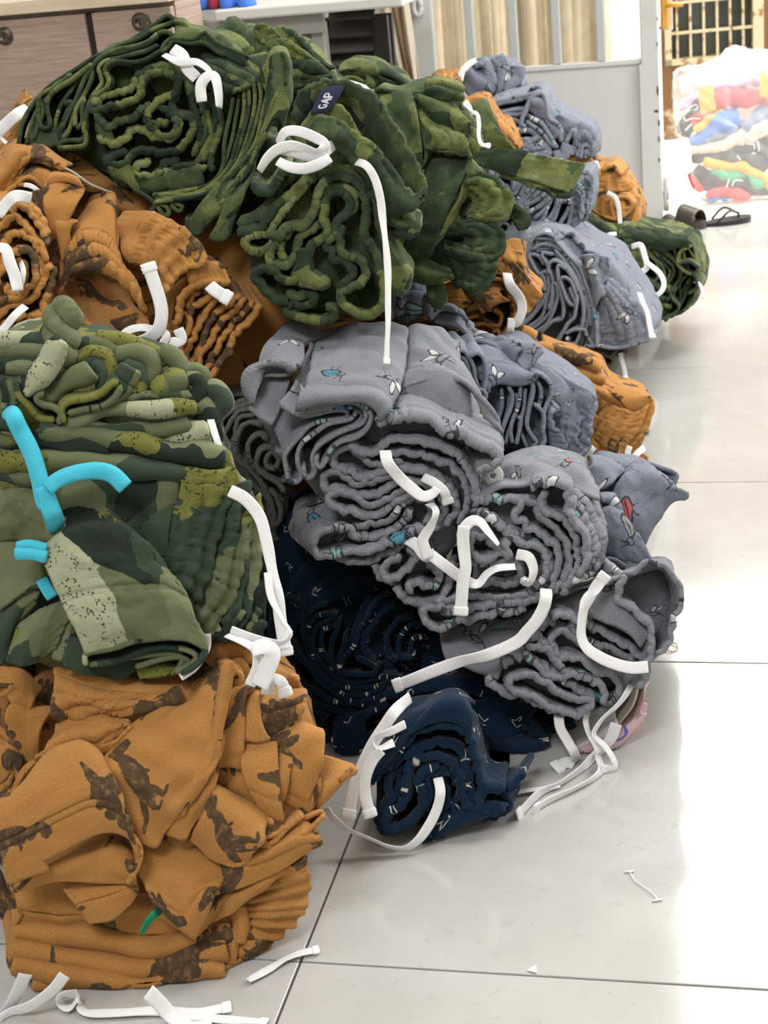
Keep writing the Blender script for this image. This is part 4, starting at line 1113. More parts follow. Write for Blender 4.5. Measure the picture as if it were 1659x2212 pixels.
# grey waistband peeping out under the big green roll
Yb = Bundle('gray_blue', 1.98, (0, -18, .12), 'small grey waistband peeping out below the hanging green roll', 'grey bug print trouser bundles', (880, 690))
frame(800, 0, 1.9313)
Yb.inside('60,1180 160,1160 230,1200 250,1300 180,1330 90,1340', depth=.16, recess=.016)
Yb.sheet('0|60,1350 120,1310 190,1310 250,1300', '-.5|70,1290 130,1260 200,1250 250,1250', '2|90,1200 140,1170 200,1180 240,1230', '6|110,1150 150,1130 200,1150 230,1190', name='waistband', ruff=.002, ribs=(3, .05, .002), th=.006)
Yb.sheet('.5|250,1330 290,1290 340,1290 400,1330 410,1360', '1|240,1310 280,1280 330,1275 390,1310', '5|260,1290 300,1280 340,1280 370,1300', th=.005)
# grey fold tucked between the greens and the brown
Yc = Bundle('gray_blue', 2.2, (0, -18, .12), 'narrow grey fold wedged between the hanging green waistbands and the spiral grey bundle', 'grey bug print trouser bundles', (1110, 500))
frame(900, 460, 3.072)
Yc.inside('560,80 640,-10 700,60 750,150 650,190 570,180', depth=.16, recess=.016)
Yc.sheet('0|570,190 590,150 640,90 650,0', '-1|600,190 640,150 680,100 690,30', '0|700,170 720,120 720,80 700,40', '5|750,160 740,120 730,80 700,20', th=.005, wrk=.002)
Yc.layers('530,90 570,60 610,80 610,120 580,140', '550,70 610,40 640,0 650,60 620,130', back=(0, -24, .08))
Yc.layers('640,190 600,210 590,180', back=(0, -24, .08))
# O: navy bundle at the back of the bottom row
O_ = Bundle('navy', 1.80, (20, -40, .12), 'large dark navy star print bundle lying in shadow under the grey ones', 'navy star print trouser bundles', (850, 1640))
frame(560, 1160, 3.318)
O_.inside('20,100 150,-160 420,-140 700,200 1000,330 1250,600 1500,900 1700,1000 1750,1250 1500,1400 900,1450 500,1400 250,1200 100,800', depth=.26, recess=.03)
for t, z in (('470,480 400,510 340,590 325,700 345,840 400,950 480,1040 560,1110 650,1140 760,1140 860,1110 900,1080', -.8), ('520,550 440,560 380,610 350,700 365,820 420,930 500,1010 580,1060 680,1080 800,1080 890,1060', -.6), ('540,570 470,590 400,640 385,720 400,830 450,920 530,990 620,1030 720,1040 850,1020', -.4),
             ('560,620 500,650 450,660 430,740 445,830 490,900 560,970 660,1020 770,1020 900,1010 1010,1020', -.2), ('560,600 550,680 520,760 510,860 540,950 600,1000', -.6), ('220,740 280,850 350,920 420,1010 500,1090 580,1150 680,1175 800,1160 900,1130', -1.0), ('230,960 300,1060 400,1110 520,1170 640,1200 760,1200 900,1160', -.8),
             ('880,430 780,540 720,650 680,760 640,830 600,880 585,950 620,990 720,1000 830,980 820,930 760,900 700,880', -.9), ('960,480 860,570 780,680 750,780 780,860 820,900', -.3), ('1100,560 1000,600 940,680 910,760 920,850 970,900', 0), ('1150,640 1080,640 1020,700 1000,780 1020,860 1080,880', .3), ('1160,720 1100,740 1080,800 1110,840', .5), ('200,440 330,520 300,620', 0), ('620,700 600,800 560,880', -.2),
             ('330,1220 440,1260 480,1280 450,1320 470,1400 520,1440 490,1460', -.4), ('360,1180 470,1230 560,1250 610,1270 560,1310 570,1340', -.4), ('340,1280 400,1340 430,1420 480,1470', -.2), ('860,1100 900,1040 960,1060 980,1120 920,1150', -.3), ('640,1100 760,1110 840,1090 900,1050', -.5)):
    O_.layer(t, z, th=.0055, ruff=.0006)
O_.sheet('1|230,720 330,560 480,470 600,420 760,420', '2|100,560 240,420 420,340 600,300 800,360', '4|40,300 200,200 400,150 620,180 860,300', '9|40,120 200,60 420,40 700,140 950,300', wrk=.004, th=.005)
O_.sheet('-1.2|560,1480 640,1400 760,1300 900,1220', '-.4|540,1350 640,1270 780,1230 900,1180', '2|600,1260 700,1220 800,1190 900,1150', th=.006)
O_.sheet('0|780,420 700,600 640,760 600,860', '.5|900,460 820,600 760,720 740,840', '3|1050,480 960,600 900,700 880,850', wrk=.003)
frame(680, 1420, 2.765)
O_.sheet('-1.4|130,560 200,580 270,570 310,520', '-1.2|120,500 150,430 220,380 290,350', '0|170,420 220,360 290,330 360,320', '3|220,340 280,300 340,290 390,290', th=.006, wrk=.003)
O_.waist('320,470 280,560 210,570 145,550 130,520', -1.6)
O_.sheet('-2.5|440,240 560,215 700,195 860,190 1010,230 1130,300 1240,380', '-2|430,210 560,170 720,140 880,130 1040,150 1180,230 1300,320', '2|440,150 600,110 760,90 920,90 1040,130 1160,190 1300,290', '8|520,80 660,60 800,50 940,60 1060,100 1200,170', wrk=.003, th=.006)
O_.waist('980,440 1060,520 1140,570 1210,620 1280,635 1350,590 1375,530 1350,470 1270,420', -4, back=(-30, -50, .12), ribs=(2, .05, .003), th=.009)
O_.sheet('-3.5|900,270 960,420 1060,520 1180,600 1290,635', '-2.5|1000,260 1080,380 1180,480 1300,560 1380,560', '-1|1080,240 1180,320 1280,400 1400,470', '3|1120,220 1240,290 1360,360 1440,400', th=.006, wrk=.003)
O_.waists('1400,400 1430,460 1420,540 1370,590', '1430,350 1480,420 1510,500 1490,580', back=(10, -40, .12), dz=-.5)
O_.sheet('0|1380,590 1450,600 1510,570 1560,480', '1|1420,470 1480,480 1540,430', '4|1430,370 1500,390 1580,380', th=.005)

# P: navy roll in front
Pn = Bundle('navy', 1.612, (26, -52, .10), 'front navy star print roll resting on the tiles, white tape hanging from its coil', 'navy star print trouser bundles', (880, 1790))
Pn.inside('360,900 380,700 480,560 600,440 760,400 900,440 960,600 1000,780 1130,860 1060,930 850,1000 650,1080 460,1060', depth=.22, recess=.025)
Pn.sheet('-1.8|340,720 400,660 480,580 560,470 660,400 780,370 880,390 930,440', '-1.4|480,480 560,400 640,330 760,280 880,270 940,340', '2|500,430 580,350 680,290 800,250 900,260', '7|480,330 580,260 700,220 820,200 900,210 960,260', th=.006, wrk=.003, name='trouser_leg', hem=[.03])
Pn.waist('340,740 390,670 470,600 530,520 600,450 680,420 780,410 860,420 920,480 950,560 975,660 1000,740 1060,785 1120,780', -1.4, back=(8, -52, .08), ribs=(2, .04, .0022))
Pn.waist('560,600 640,540 720,515 800,520 860,550 900,620 915,700 920,780 940,850 980,920 1040,930 1120,900', -1.0)
Pn.waist('370,940 420,900 450,840 440,760 450,690 500,620 560,560 660,520', -.9)
Pn.waist('1000,780 960,900 900,860 870,780 860,700 820,640 750,600 680,590 620,610 570,660 550,740 540,840 490,900 440,920 420,980 450,1030 520,1020 600,960 640,900 640,820 620,740 650,680 720,650', -1.2, th=.009)
Pn.waist('760,740 740,690 790,680 830,710 870,790 850,840 830,900 850,960 800,980 770,930 790,850 780,790 760,740', -.6)
Pn.waist('470,1040 420,1050 380,990 400,920 420,880 480,850 500,780 500,700 540,640', -.5)
Pn.waist('660,900 680,820 670,740 690,690 740,680 800,690', -1.0)
Pn.waists('700,1080 760,1040 770,980 740,930', '640,1110 700,1080 720,1010', dz=-.3)
Pn.sheet('-.5|700,1090 850,1010 1000,960 1080,930', '-.5|760,960 880,920 1000,900 1140,880', '2|900,820 1000,850 1100,840 1160,850', '6|960,700 1060,760 1160,700 1240,660', th=.006, wrk=.003)
Pn.waist('1000,960 1070,950 1140,900 1160,860 1120,790 1180,760 1240,690', .2, back=(20, -40, .08))
Pn.cord('735,720,1 750,800 735,890 690,990 620,1090 540,1140 440,1130 320,1080 200,1030 110,960 70,900', -2.2, w=20, tips=(False, False), roll=[.3, 0, .1, .3, .7, 1.2, 1.3, 1.2, 1.2, 1.2, 1.2])
Pn.cord('570,240,3 480,320 410,420 340,530 270,680 230,800 205,920', -3.0, w=24, tips=(False, True), roll=[.3, .2, .1, 0, 0, 0, 0])
Pn.cord('540,400,1 440,450 360,480 380,540 470,510', -3.4, w=18, tips=(False, False), roll=[.3, .2, .7, 1.0, .3])
Pn.cord('400,560 340,620 300,720 300,820 325,920', -4.2, w=24, tips=(False, True), roll=[.6, .2, .1, 0, 0])
# A: big green roll on top, left
GRP = 'green camouflage trouser bundles'
A = Bundle('camo_fleece', 1.84, (6, 5, .10), 'topmost left green camouflage roll with a coiled waistband inside draped hems', GRP, (380, 520))
frame(20, 20, 3.318)
A.inside('100,955 190,760 420,520 700,370 1000,230 1180,160 1450,240 1660,330 1860,330 1920,600 1800,900 1720,1250 1640,1520 1330,1500 1150,1400 900,1330 760,1230 560,1080 300,960', depth=.24, recess=.022)
for t, z in (('70,980 80,850 130,740 210,640 330,530 500,430 640,330 820,250 1000,140 1090,70 1140,50 1175,80', .6), ('130,970 160,830 220,680 330,560 480,470 600,400 680,310 850,240 1000,170 1120,110 1200,80 1270,110 1285,145', .2),
             ('180,930 230,740 215,640 260,600 330,560 440,470', -.2), ('215,640 210,740 225,830 260,850 292,825 275,720 285,640 350,560 480,480 590,400', -.6), ('300,900 340,780 400,640 480,540 560,440', .4), ('390,660 400,690 440,670 420,720 390,800', -.4),
             ('360,940 365,880 400,820 450,700 520,560 580,440 650,350 780,290 900,250 1000,220 1080,170 1140,165 1172,200 1120,250 1090,300', -.4), ('370,930 420,880 470,740 530,600 590,480 610,400 690,330 850,300 980,260 1070,200', -.2), ('470,830 475,740 515,660 540,640 530,720 520,800 480,840', -.6),
             ('380,1005 360,985 390,960 450,945 520,930 545,860 550,760 590,640 670,540 660,470 640,420 690,360 820,340 960,310 1060,260', -.6), ('360,1000 470,990 540,970 552,900 530,850 560,720 620,620 700,560 720,500 690,430 740,375 860,375 1000,350 1090,300', -.8), ('610,620 690,570 730,520 700,450 760,390 880,390', -.3)):
    A.layer(t, z, th=.0055)
A.sheet('0|160,960 260,990 380,960 420,900', '.5|180,800 260,850 340,880 400,840', '3|260,600 320,640 380,660 440,640', th=.005)
A.layers('1170,200 1280,232 1340,222 1400,170 1425,195 1500,250 1620,300 1700,340', '1090,300 1140,260 1180,220 1290,245 1400,250 1540,330', dz=-.8)
A.sheet('-.6|1180,215 1290,240 1400,245 1500,300 1600,360 1680,400', '-.2|1200,150 1290,150 1360,150 1420,190 1540,260 1680,330', '4|1180,100 1240,80 1290,130 1400,140 1500,190 1600,260', th=.005)
A.sheet('-.2|1480,300 1540,330 1580,350', '0|1420,190 1500,180 1570,230 1630,300', '3|1440,160 1540,160 1640,220 1700,280', th=.006)
rk = dict(th=.0078, ruff=.0014)
A.waist('1060,690 1120,720 1170,765 1205,830 1190,890 1130,915 1070,900 1020,850 990,790 995,735 1040,690 1070,650 1140,620 1200,590 1212,530 1180,480 1100,452 1020,462 960,500 940,560 930,620 860,660 760,690 680,700 632,722 592,715 590,670 640,655', -1.4, **rk)
A.waist('590,672 650,630 740,610 840,590 890,560 900,500 960,450 1060,415 1150,410 1210,430 1265,465 1290,520 1290,600', -.6, **rk)
A.waist('628,735 650,790 702,842 750,822 830,790 920,770 950,720 1000,690', -1.2, **rk)
A.waist('1130,820 1080,815 1040,830 1010,820', -1.0, **rk)
A.waist('655,915 680,952 760,962 830,940 870,880 920,860 980,880 1040,912 1100,928 1160,918 1215,865 1210,800', -1.0, back=(-6, -26, .1), **rk)
A.waist('1200,640 1160,670 1180,730 1240,760 1310,790 1322,860 1290,930 1240,985 1180,1022 1100,1032 1020,1022 940,1012 890,1035 850,1085 800,1112 735,1112 708,1085 760,1045 830,1022', -.9, back=(-10, -24, .1), **rk)
A.waist('1100,1170 1030,1190 950,1195 905,1170 930,1120 1000,1100', -.8, back=(-4, -20, .1), **rk)
A.waist('1400,1140 1340,1128 1260,1130 1180,1152 1118,1135 1120,1105 1200,1080', -.6, back=(0, -20, .1), **rk)
A.sheet('-.6|720,1120 800,1125 850,1100 900,1180', '-.4|740,1180 820,1210 900,1260 960,1300', '.6|820,1260 900,1290 1000,1310 1050,1310', th=.006)
A.sheet('-.8|910,1190 1000,1200 1080,1180 1110,1150', '-.4|930,1260 1010,1280 1080,1270 1120,1250', '.5|980,1310 1040,1310 1090,1310 1130,1300', th=.006)
A.sheet('-.6|1120,1150 1190,1160 1280,1140 1360,1140', '-.2|1120,1230 1200,1260 1290,1250 1380,1220', '.6|1150,1300 1230,1310 1300,1300 1380,1280', th=.006)
A.sheet('-1.0|625,740 650,800 690,850 720,860', '-.6|620,830 640,880 680,910 740,930', '1|650,900 680,930 720,940 760,950', th=.005)
A.layers('1215,440 1270,520 1290,600 1330,720 1370,850 1360,950 1330,1040', '1300,560 1360,640 1390,760 1400,880 1370,980', dz=-.4, th=.008, ruff=.001)
A.layers('1410,690 1420,800 1442,900 1400,1000 1350,1100', '1495,690 1505,820 1480,950 1440,1060 1440,1150', '1450,640 1460,800 1440,960 1400,1080', dz=-.3, th=.008, ruff=.0008)
frame(340, 80, 2.765)
A.sheet('-1.2|270,260 340,310 400,330 450,330', '-1.2|290,200 370,230 440,250 520,310', '-.4|290,140 400,150 500,190 600,260', '3|250,110 380,110 480,130 620,190', name='waistband', ribs=(5, .06, .0026), wrk=.002, th=.006)
A.fan('450,370 430,500 400,650 380,780 310,880 180,930 -20,945', '660,170 690,290 680,420 630,570 550,710 440,840 300,935 150,972 0,985', 8, -.6, jit=3, back=(10, -20, .10), dstep=-.002)
A.layer('640,180 620,200 640,300 680,360 680,420 650,560', -1.6, back=(10, -16, .08))
A.sheet('-2.6|690,480 640,600 570,740 500,860', '-3|680,140 670,260 690,380 640,560', '-2.8|720,100 740,200 740,330 700,480', '-1.8|770,130 785,220 775,350 720,520', '0|800,300 790,400 760,480 720,560', th=.006, wrk=.0015, name='trouser_leg')
A.layer('665,240 665,140 700,100 755,105 782,180 775,280', -3.0, back=(4, -10, .05))
A.sheet('-2.4|190,1100 180,1140 240,1172 290,1120 330,1040', '-2.8|290,970 330,1010 390,1000 450,900', '-1.6|400,850 440,860 500,830 560,720', th=.006, wrk=.0015, name='trouser_leg')
A.layer('180,1090 185,1150 245,1172 300,1080 390,980 480,860', -2.8, back=(6, -20, .06))
A.sheet('-3|320,1195 345,1215 400,1212 430,1190', '-3|370,1110 400,1110 440,1100 465,1080', '-2.8|420,950 460,970 500,930 540,890', '-1.4|490,830 520,840 560,800 600,700', th=.006, wrk=.0012, name='trouser_leg', hem=[.028])
A.layers('0,980 80,962 250,962 330,932 480,842', '0,990 80,970 85,1010 130,1045 152,1012 110,990 100,965 200,950 330,920', '-40,1050 0,1000 50,1020 60,1060 10,1050', '-140,920 -60,960 0,1010 30,1050', dz=-1.6, back=(8, -22, .10))
A.cord('40,105,1 130,150 180,150 240,150 300,190 330,230,1', -2.6, w=15, tips=(False, False), roll=[.8, .3, .2, .6, .9])
A.cord('90,70,1 150,110 180,190 235,245', -2.2, w=24, tips=(False, False), roll=[.3, .1, 0, .2])
A.cord('265,385 260,290 300,235 345,240 365,330 370,420', -2.8, w=22, tips=(False, False), roll=[.2, 0, .5, .5, .7, 1.1])
A.cord('-10,780,2 -30,690,2', 2, w=18, tips=(False, False))

# green legs and waists behind the roll, along the top of the heap
At = Bundle('camo_fleece', 2.12, (20, -10, .12), 'green camouflage bundle of trouser legs lying along the very top behind the coiled roll', GRP, (640, 200))
frame(360, 0, 2.765)
At.inside('280,230 400,170 560,190 760,240 960,440 1000,560 700,600 450,480 320,330', depth=.16, recess=.04)
At.sheet('-1|270,210 340,280 440,330 560,400', '-2|300,180 380,210 470,270 590,350', '-1|360,122 420,140 480,200 620,330', '2|400,118 450,150 520,220 640,320', th=.006, wrk=.003, wrk2=.001)
At.sheet('-1|440,330 540,390 640,460 720,520', '-2|480,250 560,300 640,360 760,450', '-1|500,200 560,220 640,300 780,400', th=.006, wrk=.004)
At.sheet('-2|540,230 530,180 560,152 600,160', '-2.5|620,290 630,240 650,220 700,230', '-2.2|740,330 760,300 790,290 830,320', '-1|900,440 920,430 950,440 980,460', th=.006, wrk=.002, name='waistband', ribs=(4, .05, .002))
At.sheet('-1|660,200 670,170 700,165 740,180', '-1.4|740,260 760,230 790,235 820,280', '-.6|880,380 890,340 920,350 950,400', '0|960,430 980,400 1000,400', th=.006, wrk=.002, name='waistband', ribs=(4, .05, .002))
At.sheet('-1.4|560,260 640,330 760,420 900,470', '-2|600,250 700,300 800,360 950,440', '-1|640,240 740,280 840,330 960,430', th=.005, wrk=.004, wrk2=.0012)
At.sheet('-2|700,520 780,520 880,500 960,470', '-2.4|680,430 780,440 880,450 990,450', '-1|700,380 800,400 900,420 990,440', th=.005, wrk=.004)
Ac = Bundle('camo_fleece', 2.3, (10, -10, .14), 'smooth green camouflage mound behind the roll whose waistband bears a navy label', GRP, (800, 190))
Ac.inside('1020,430 1060,380 1140,358 1260,380 1380,450 1440,510 1560,500 1700,560 1500,640 1200,640', depth=.16, recess=.03)
Ac.sheet('-1|1010,450 1080,440 1180,460 1300,480 1430,520', '-2|1030,420 1100,400 1200,410 1320,440 1440,510', '0|1060,380 1150,358 1250,375 1350,425 1430,490', th=.005, wrk=.003)
Ac.sheet('-2|1190,490 1200,430 1230,430 1280,480', '-1.4|1180,520 1260,510 1340,500 1400,520', '1|1200,440 1280,440 1340,460 1400,500', th=.005, wrk=.003)
Ac.sheet('-2|1040,520 1060,470 1130,460 1160,490', '-1.5|1060,540 1140,520 1200,520', th=.005, wrk=.003)
Ac.cord('880,460,2 960,465 1060,480 1160,510 1240,540,2', -3, w=11, tips=(False, False), roll=.8)

# B: the roll with the label
B = Bundle('camo_fleece', 1.78, (6, -26, .10), 'hanging green camouflage roll with a lettered navy neck label in its gaping waist', GRP, (740, 690))
frame(520, 340, 3.95)
B.inside('-120,640 -140,380 40,-60 200,-160 340,-120 480,60 500,300 300,600 100,760 0,720', depth=.12, recess=.05, dz=4)
B.inside('0,620 200,480 450,280 640,100 900,60 1200,0 1500,200 1450,500 1300,650 1300,1050 1180,1290 900,1330 500,1290 250,1150 120,980 60,760', depth=.2, recess=.016)
rb = dict(th=.0094, ruff=.0011, ribs=(3, .05, .0014))
B.waist('0,570 100,550 190,490 240,420 310,350 350,260 410,190 500,130', .6, **rb)
B.waist('0,640 80,625 180,600 250,500 330,390 420,330 500,250 580,180 700,70 800,30 900,40 1000,80 1080,150 1130,260 1150,400 1180,560 1230,700 1300,820 1380,940', -.4, **rb)
B.waist('140,800 60,770 40,720 80,675 160,660 250,640 300,560 380,440 470,340 550,240 640,170 760,112 880,100 1000,140 1080,210 1110,330', -.4, **rb)
B.waist('320,690 240,770 160,812 90,790', -.5, **rb)
B.waist('250,640 320,690 360,625 440,590 530,590 600,520 640,430 660,320 700,230 780,172 860,165 960,200 1020,260 1060,360 1070,470 1060,580 1042,660 1110,760 1170,860 1190,960 1220,1060 1220,1200 1180,1300 1080,1355 960,1320 870,1240 852,1170 900,1130 1000,1090 1060,1020 1060,940 1000,870 900,840 850,770 842,680 852,600', -1.2, **rb)
B.waist('690,500 690,400 705,310 760,262 860,250 930,272 972,345 960,480', -.8, **rb)
B.waist('740,720 800,650 830,560 880,510 930,450 930,380 885,310 800,300 740,345 715,430 712,540 735,620 700,700 620,745 582,810 580,900 590,975', -1.2, **rb)
B.waist('360,865 340,780 370,690 440,610', -.4, **rb)
B.waist('250,850 270,905 350,932 430,900 470,850 490,770 500,700 560,640 640,585 700,560', -.9, **rb)
B.waist('250,860 260,780 300,720 360,650', -.8, **rb)
B.waist('590,970 640,1015 700,1060 730,1085 690,1102 600,1090 520,1070', -1.0, **rb)
B.sheet('-1.3|585,800 580,900 590,980 650,1030 725,1085', '-1.2|520,800 510,900 500,1000 560,1070 680,1105', '0|480,860 460,940 450,1010 500,1080 600,1110', th=.006)
B.waist('725,750 780,800 790,870 860,880 930,930 960,990 920,1060 860,1110', -1.0, **rb)
B.waist('520,1030 420,1060 330,1030 280,970 200,960 120,985 130,1040 200,1130 300,1220 380,1240', -1.2, **rb)
B.waist('420,1160 480,1190 560,1170 620,1190 600,1250 520,1272 440,1240', -.6, **rb)
B.waist('410,1260 400,1320 450,1340 540,1380 620,1395 700,1402 780,1380 802,1300 750,1270', -.6, **rb)
B.waist('1240,520 1320,560 1400,610 1470,590 1500,600 1480,640 1400,665 1320,650', -.6, **rb)
B.waist('1380,940 1420,990 1420,1060 1380,1140 1310,1150 1270,1090', -.8, **rb)
B.sheet('-.9|1260,720 1330,860 1400,960 1425,1030 1370,1145', '-.6|1230,760 1280,900 1290,1000 1290,1080 1300,1140', '1|1200,600 1230,700 1250,800 1260,900 1270,960', th=.006)
B.waist('1240,400 1330,430 1400,480 1440,540 1500,580', -.9, **rb)
B.waist('110,240 150,290 210,305 270,270 330,180 400,120', -1.2, **rb)
frame(340, 80, 2.765)
# the gaping waist: back wall with the label, front lip
B.sheet('.5|815,470 835,380 895,300 1000,268 1130,268 1222,302 1310,376 1400,500 1490,650 1560,790 1608,890', '1.2|850,520 880,430 940,360 1020,320 1120,320 1200,360 1280,450 1360,570 1440,720 1510,850 1570,930', '3|880,560 930,470 990,400 1060,375 1130,390 1190,440 1250,530 1330,650 1410,790 1480,900 1540,950', name='waistband', th=.0066, ruff=.0022, wrk=.0018)
B.sheet('.2|860,540 930,450 1000,405 1060,402 1120,440 1170,520 1205,590', '.6|900,590 950,520 1010,480 1070,500 1130,540 1190,590', '.8|920,620 980,560 1040,540 1100,560 1150,600', name='trouser_layer', th=.005, ruff=.001)
B.sheet('-2.4|900,560 960,500 1030,500 1090,520 1170,590 1260,650 1350,735 1440,850 1495,925 1550,950 1605,905', '-2.8|900,610 970,570 1040,570 1120,600 1210,680 1310,770 1390,880 1450,970 1520,1000 1580,960', '-2|940,680 1010,660 1080,670 1170,720 1270,830 1350,960 1400,1040 1460,1050 1520,1020', '-.5|1000,740 1080,730 1160,750 1230,820 1300,930 1360,1040 1400,1080', name='waistband', th=.008, ruff=.0016, ribs=(3, .045, .002), wrk=.003)
B.sheet('-.8|1390,1090 1460,1130 1540,1130 1545,1150 1500,1180', '0|1380,1010 1440,1060 1500,1080 1540,1110', '2|1400,950 1460,1000 1510,1020', th=.006)
# woven label
lab = np.array([[P(340 + x / 2.765, 80 + y / 2.765, B.d - .0005 - .004 * k2) for (x, y, k2) in row] for row in ([(985, 308, 0), (1030, 297, .3), (1075, 290, .3), (1118, 290, 0)], [(960, 355, .3), (1005, 346, .8), (1050, 345, .8), (1090, 350, .3)], [(938, 405, .5), (980, 400, 1), (1015, 402, 1), (1050, 410, .5)], [(915, 455, .8), (950, 452, 1), (975, 450, 1), (1005, 452, .8)])])
lg = np.stack([spline(r, 16) for r in np.stack([spline(lab[:, j], 12) for j in range(4)], 1)], 0)
V, F, src = solid_grid(lg, .0012)
lo = mesh_obj('neck_label', V, F, M['label_navy'], B.o)
lo['label'] = 'navy woven label with white letters'
def on_label(u, v):
    """u along the word 0..1, v across 0..1 -> a point just above the label"""
    i = (1 - u) * 11; j = v * 15
    i0, j0 = min(int(i), 10), min(int(j), 14); a, b = i - i0, j - j0
    p = lg[i0, j0] * (1 - a) * (1 - b) + lg[i0 + 1, j0] * a * (1 - b) + lg[i0, j0 + 1] * (1 - a) * b + lg[i0 + 1, j0 + 1] * a * b
    to = np.array([0, 0, EYE]) - p
    return p + to / np.linalg.norm(to) * .0016
def stroke(name, pts, w):
    path = np.array([on_label(u, v) for u, v in pts])
    path = np.vstack([np.linspace(a, b, 6)[:-1] for a, b in zip(path, path[1:])] + [path[-1:]])
    t = np.gradient(path, axis=0); t /= np.linalg.norm(t, axis=1)[:, None] + 1e-12
    vw = path - np.array([0, 0, EYE]); vw /= np.linalg.norm(vw, axis=1)[:, None]
    s_ = np.cross(t, vw); s_ /= np.linalg.norm(s_, axis=1)[:, None]
    return np.stack([path - s_ * w / 2, path + s_ * w / 2], 1)
def letter(strokes):
    V, F = [], []
    for pts, w in strokes:
        G = stroke('x', pts, w); v, f, _ = solid_grid(G, .0004)
        F += [[int(i) + len(V) for i in q_] for q_ in f]; V += [tuple(p) for p in v]
    return mesh_obj('letter', V, F, M['letter_white'], lo, smooth=False)
letter([([(.30, .34), (.26, .30), (.21, .32), (.18, .40), (.18, .60), (.21, .69), (.26, .71), (.30, .66), (.30, .53), (.26, .53)], .0011)])
letter([([(.36, .71), (.45, .29)], .0012), ([(.45, .29), (.52, .71)], .0016), ([(.39, .57), (.49, .57)], .0009)])
letter([([(.59, .71), (.59, .30)], .0018), ([(.59, .31), (.68, .31), (.72, .36), (.72, .46), (.68, .51), (.59, .51)], .0011)])
B.cord('720,640,1 760,570 830,560 920,590 1000,640 960,690 880,670 800,650 720,670 660,720 610,800', -4.4, w=21, tips=(False, False), roll=[.8, .4, .1, 0, .2, .9, .5, .2, .3, .5, .8])
B.cord('1060,640,2 1010,680 950,720 820,690 740,670', -4.0, w=22, tips=(False, False), roll=[.3, .2, .1, .1, .3])
B.cord('720,740 790,775 880,785 960,760 1030,720', -4.6, w=22, tips=(False, False), roll=[.5, .1, 0, .1, .4], curl=.1)
B.cord('1180,740,2 1250,770 1300,850 1330,960 1345,1080 1360,1200 1372,1320 1378,1440 1378,1600 1378,1720 1372,1830 1370,1930', -4.4, w=16, tips=(False, True), roll=[.2, .1, 0, 0, .3, .6, .7, .7, .8, .9, .9, .8])

# C: green bundle right of the roll, waistbands stacked to the right
Cn = Bundle('camo_fleece', 1.95, (-10, -20, .10), 'green camouflage bundle right of the label roll with fat ribbed waistbands stacked on its side', GRP, (960, 600))
frame(820, 100, 3.318)
Cn.inside('60,420 340,300 560,330 620,560 640,800 860,1060 840,1450 740,1700 600,1700 380,1620 230,1480 180,900', depth=.22, recess=.05)
Cn.sheet('-1|180,1480 260,1500 335,1512 388,1425', '-2|215,1280 320,1290 430,1250 500,1150', '-1.5|290,1000 390,960 520,930 615,900', '0|320,840 420,800 540,790 645,800', th=.005, wrk=.0025, hem=[.028, .032], name='trouser_leg')
Cn.sheet('-1.6|392,1425 480,1250 560,1130 610,980 650,800', '-.5|470,1330 560,1160 620,1050 640,900 650,830', '2|520,1280 600,1130 630,1030 640,920', th=.005, wrk=.002)
Cn.sheet('-1.8|-10,760 100,830 200,870 290,880', '-2|20,560 120,600 220,640 290,700', '-1.5|0,400 80,380 180,365 235,370', '2|40,350 120,345 200,350 240,360', th=.005, wrk=.003, name='trouser_leg')
Cn.layer('235,368 262,480 268,620 300,750 290,880 310,900', -1.6, back=(8, -10, .06))
Cn.layer('290,880 330,800 320,700 280,540', -1.2, back=(8, -10, .06))
Cn.sheet('-1.4|350,730 450,750 560,760 650,800', '-2.0|380,650 470,640 570,680 650,790', '-1.4|300,540 400,560 500,620 600,700', '0|270,440 380,470 480,540 600,640', th=.005, wrk=.004, wrk2=.001)
Cn.sheet('-1|260,430 380,520 490,590 590,640', '-1.6|250,370 400,400 540,500 640,560', '.5|320,355 420,370 540,450 650,550', th=.005, wrk=.003)
Cn.layer('650,555 620,620 590,660 560,640', -1.8, back=(-10, -14, .06))
Cn.layer('650,795 600,770 500,740 400,730 340,720', -1.8, back=(-4, -14, .06))
Cn.sheet('0|-30,330 100,340 230,350 330,350', '-.6|-10,300 120,320 240,330 340,330', '2|40,280 140,290 250,270 340,250', th=.005, wrk=.002)
Cn.sheet('-.4|330,350 400,370 500,385 590,390', '-1|330,310 420,300 520,330 598,360', '1|350,300 420,280 520,300 590,330', th=.005, wrk=.002)
Cn.sheet('.4|340,300 430,310 520,320 590,320', '0|340,260 440,250 540,270 600,300', '3|370,250 450,245 540,260 590,280', th=.005, wrk=.002)
Cn.sheet('-1|590,650 630,720 690,770 720,700', '-.6|590,560 640,600 690,640 720,690', '2|580,430 640,480 690,560 710,620', th=.005, wrk=.002, name='waistband', ribs=(3, .05, .002))
Cn.sheet('-1.5|640,925 760,920 850,985 930,1080 935,1140 925,1190 880,1230 760,1255', '-1.8|620,970 700,970 770,1010 830,1070 840,1150 800,1210 740,1235', '-1|600,1000 640,1010 690,1050 720,1090 720,1150 680,1210 640,1230', '2|590,1030 600,1050 610,1090 610,1130 590,1170 570,1190', name='waistband', ruff=.002, ribs=(4, .06, .0034), wrk=.002, th=.007)
Cn.sheet('-1.2|560,1280 680,1260 760,1265 840,1295 885,1370 880,1450 830,1500 740,1505', '-1.6|540,1310 640,1290 710,1300 770,1340 780,1400 760,1450 690,1470', '-1|500,1330 570,1320 620,1330 650,1360 650,1400 610,1440 560,1440', '2|480,1370 520,1370 540,1380 540,1400 520,1420', name='waistband', ruff=.002, ribs=(4, .06, .0034), wrk=.002, th=.007)
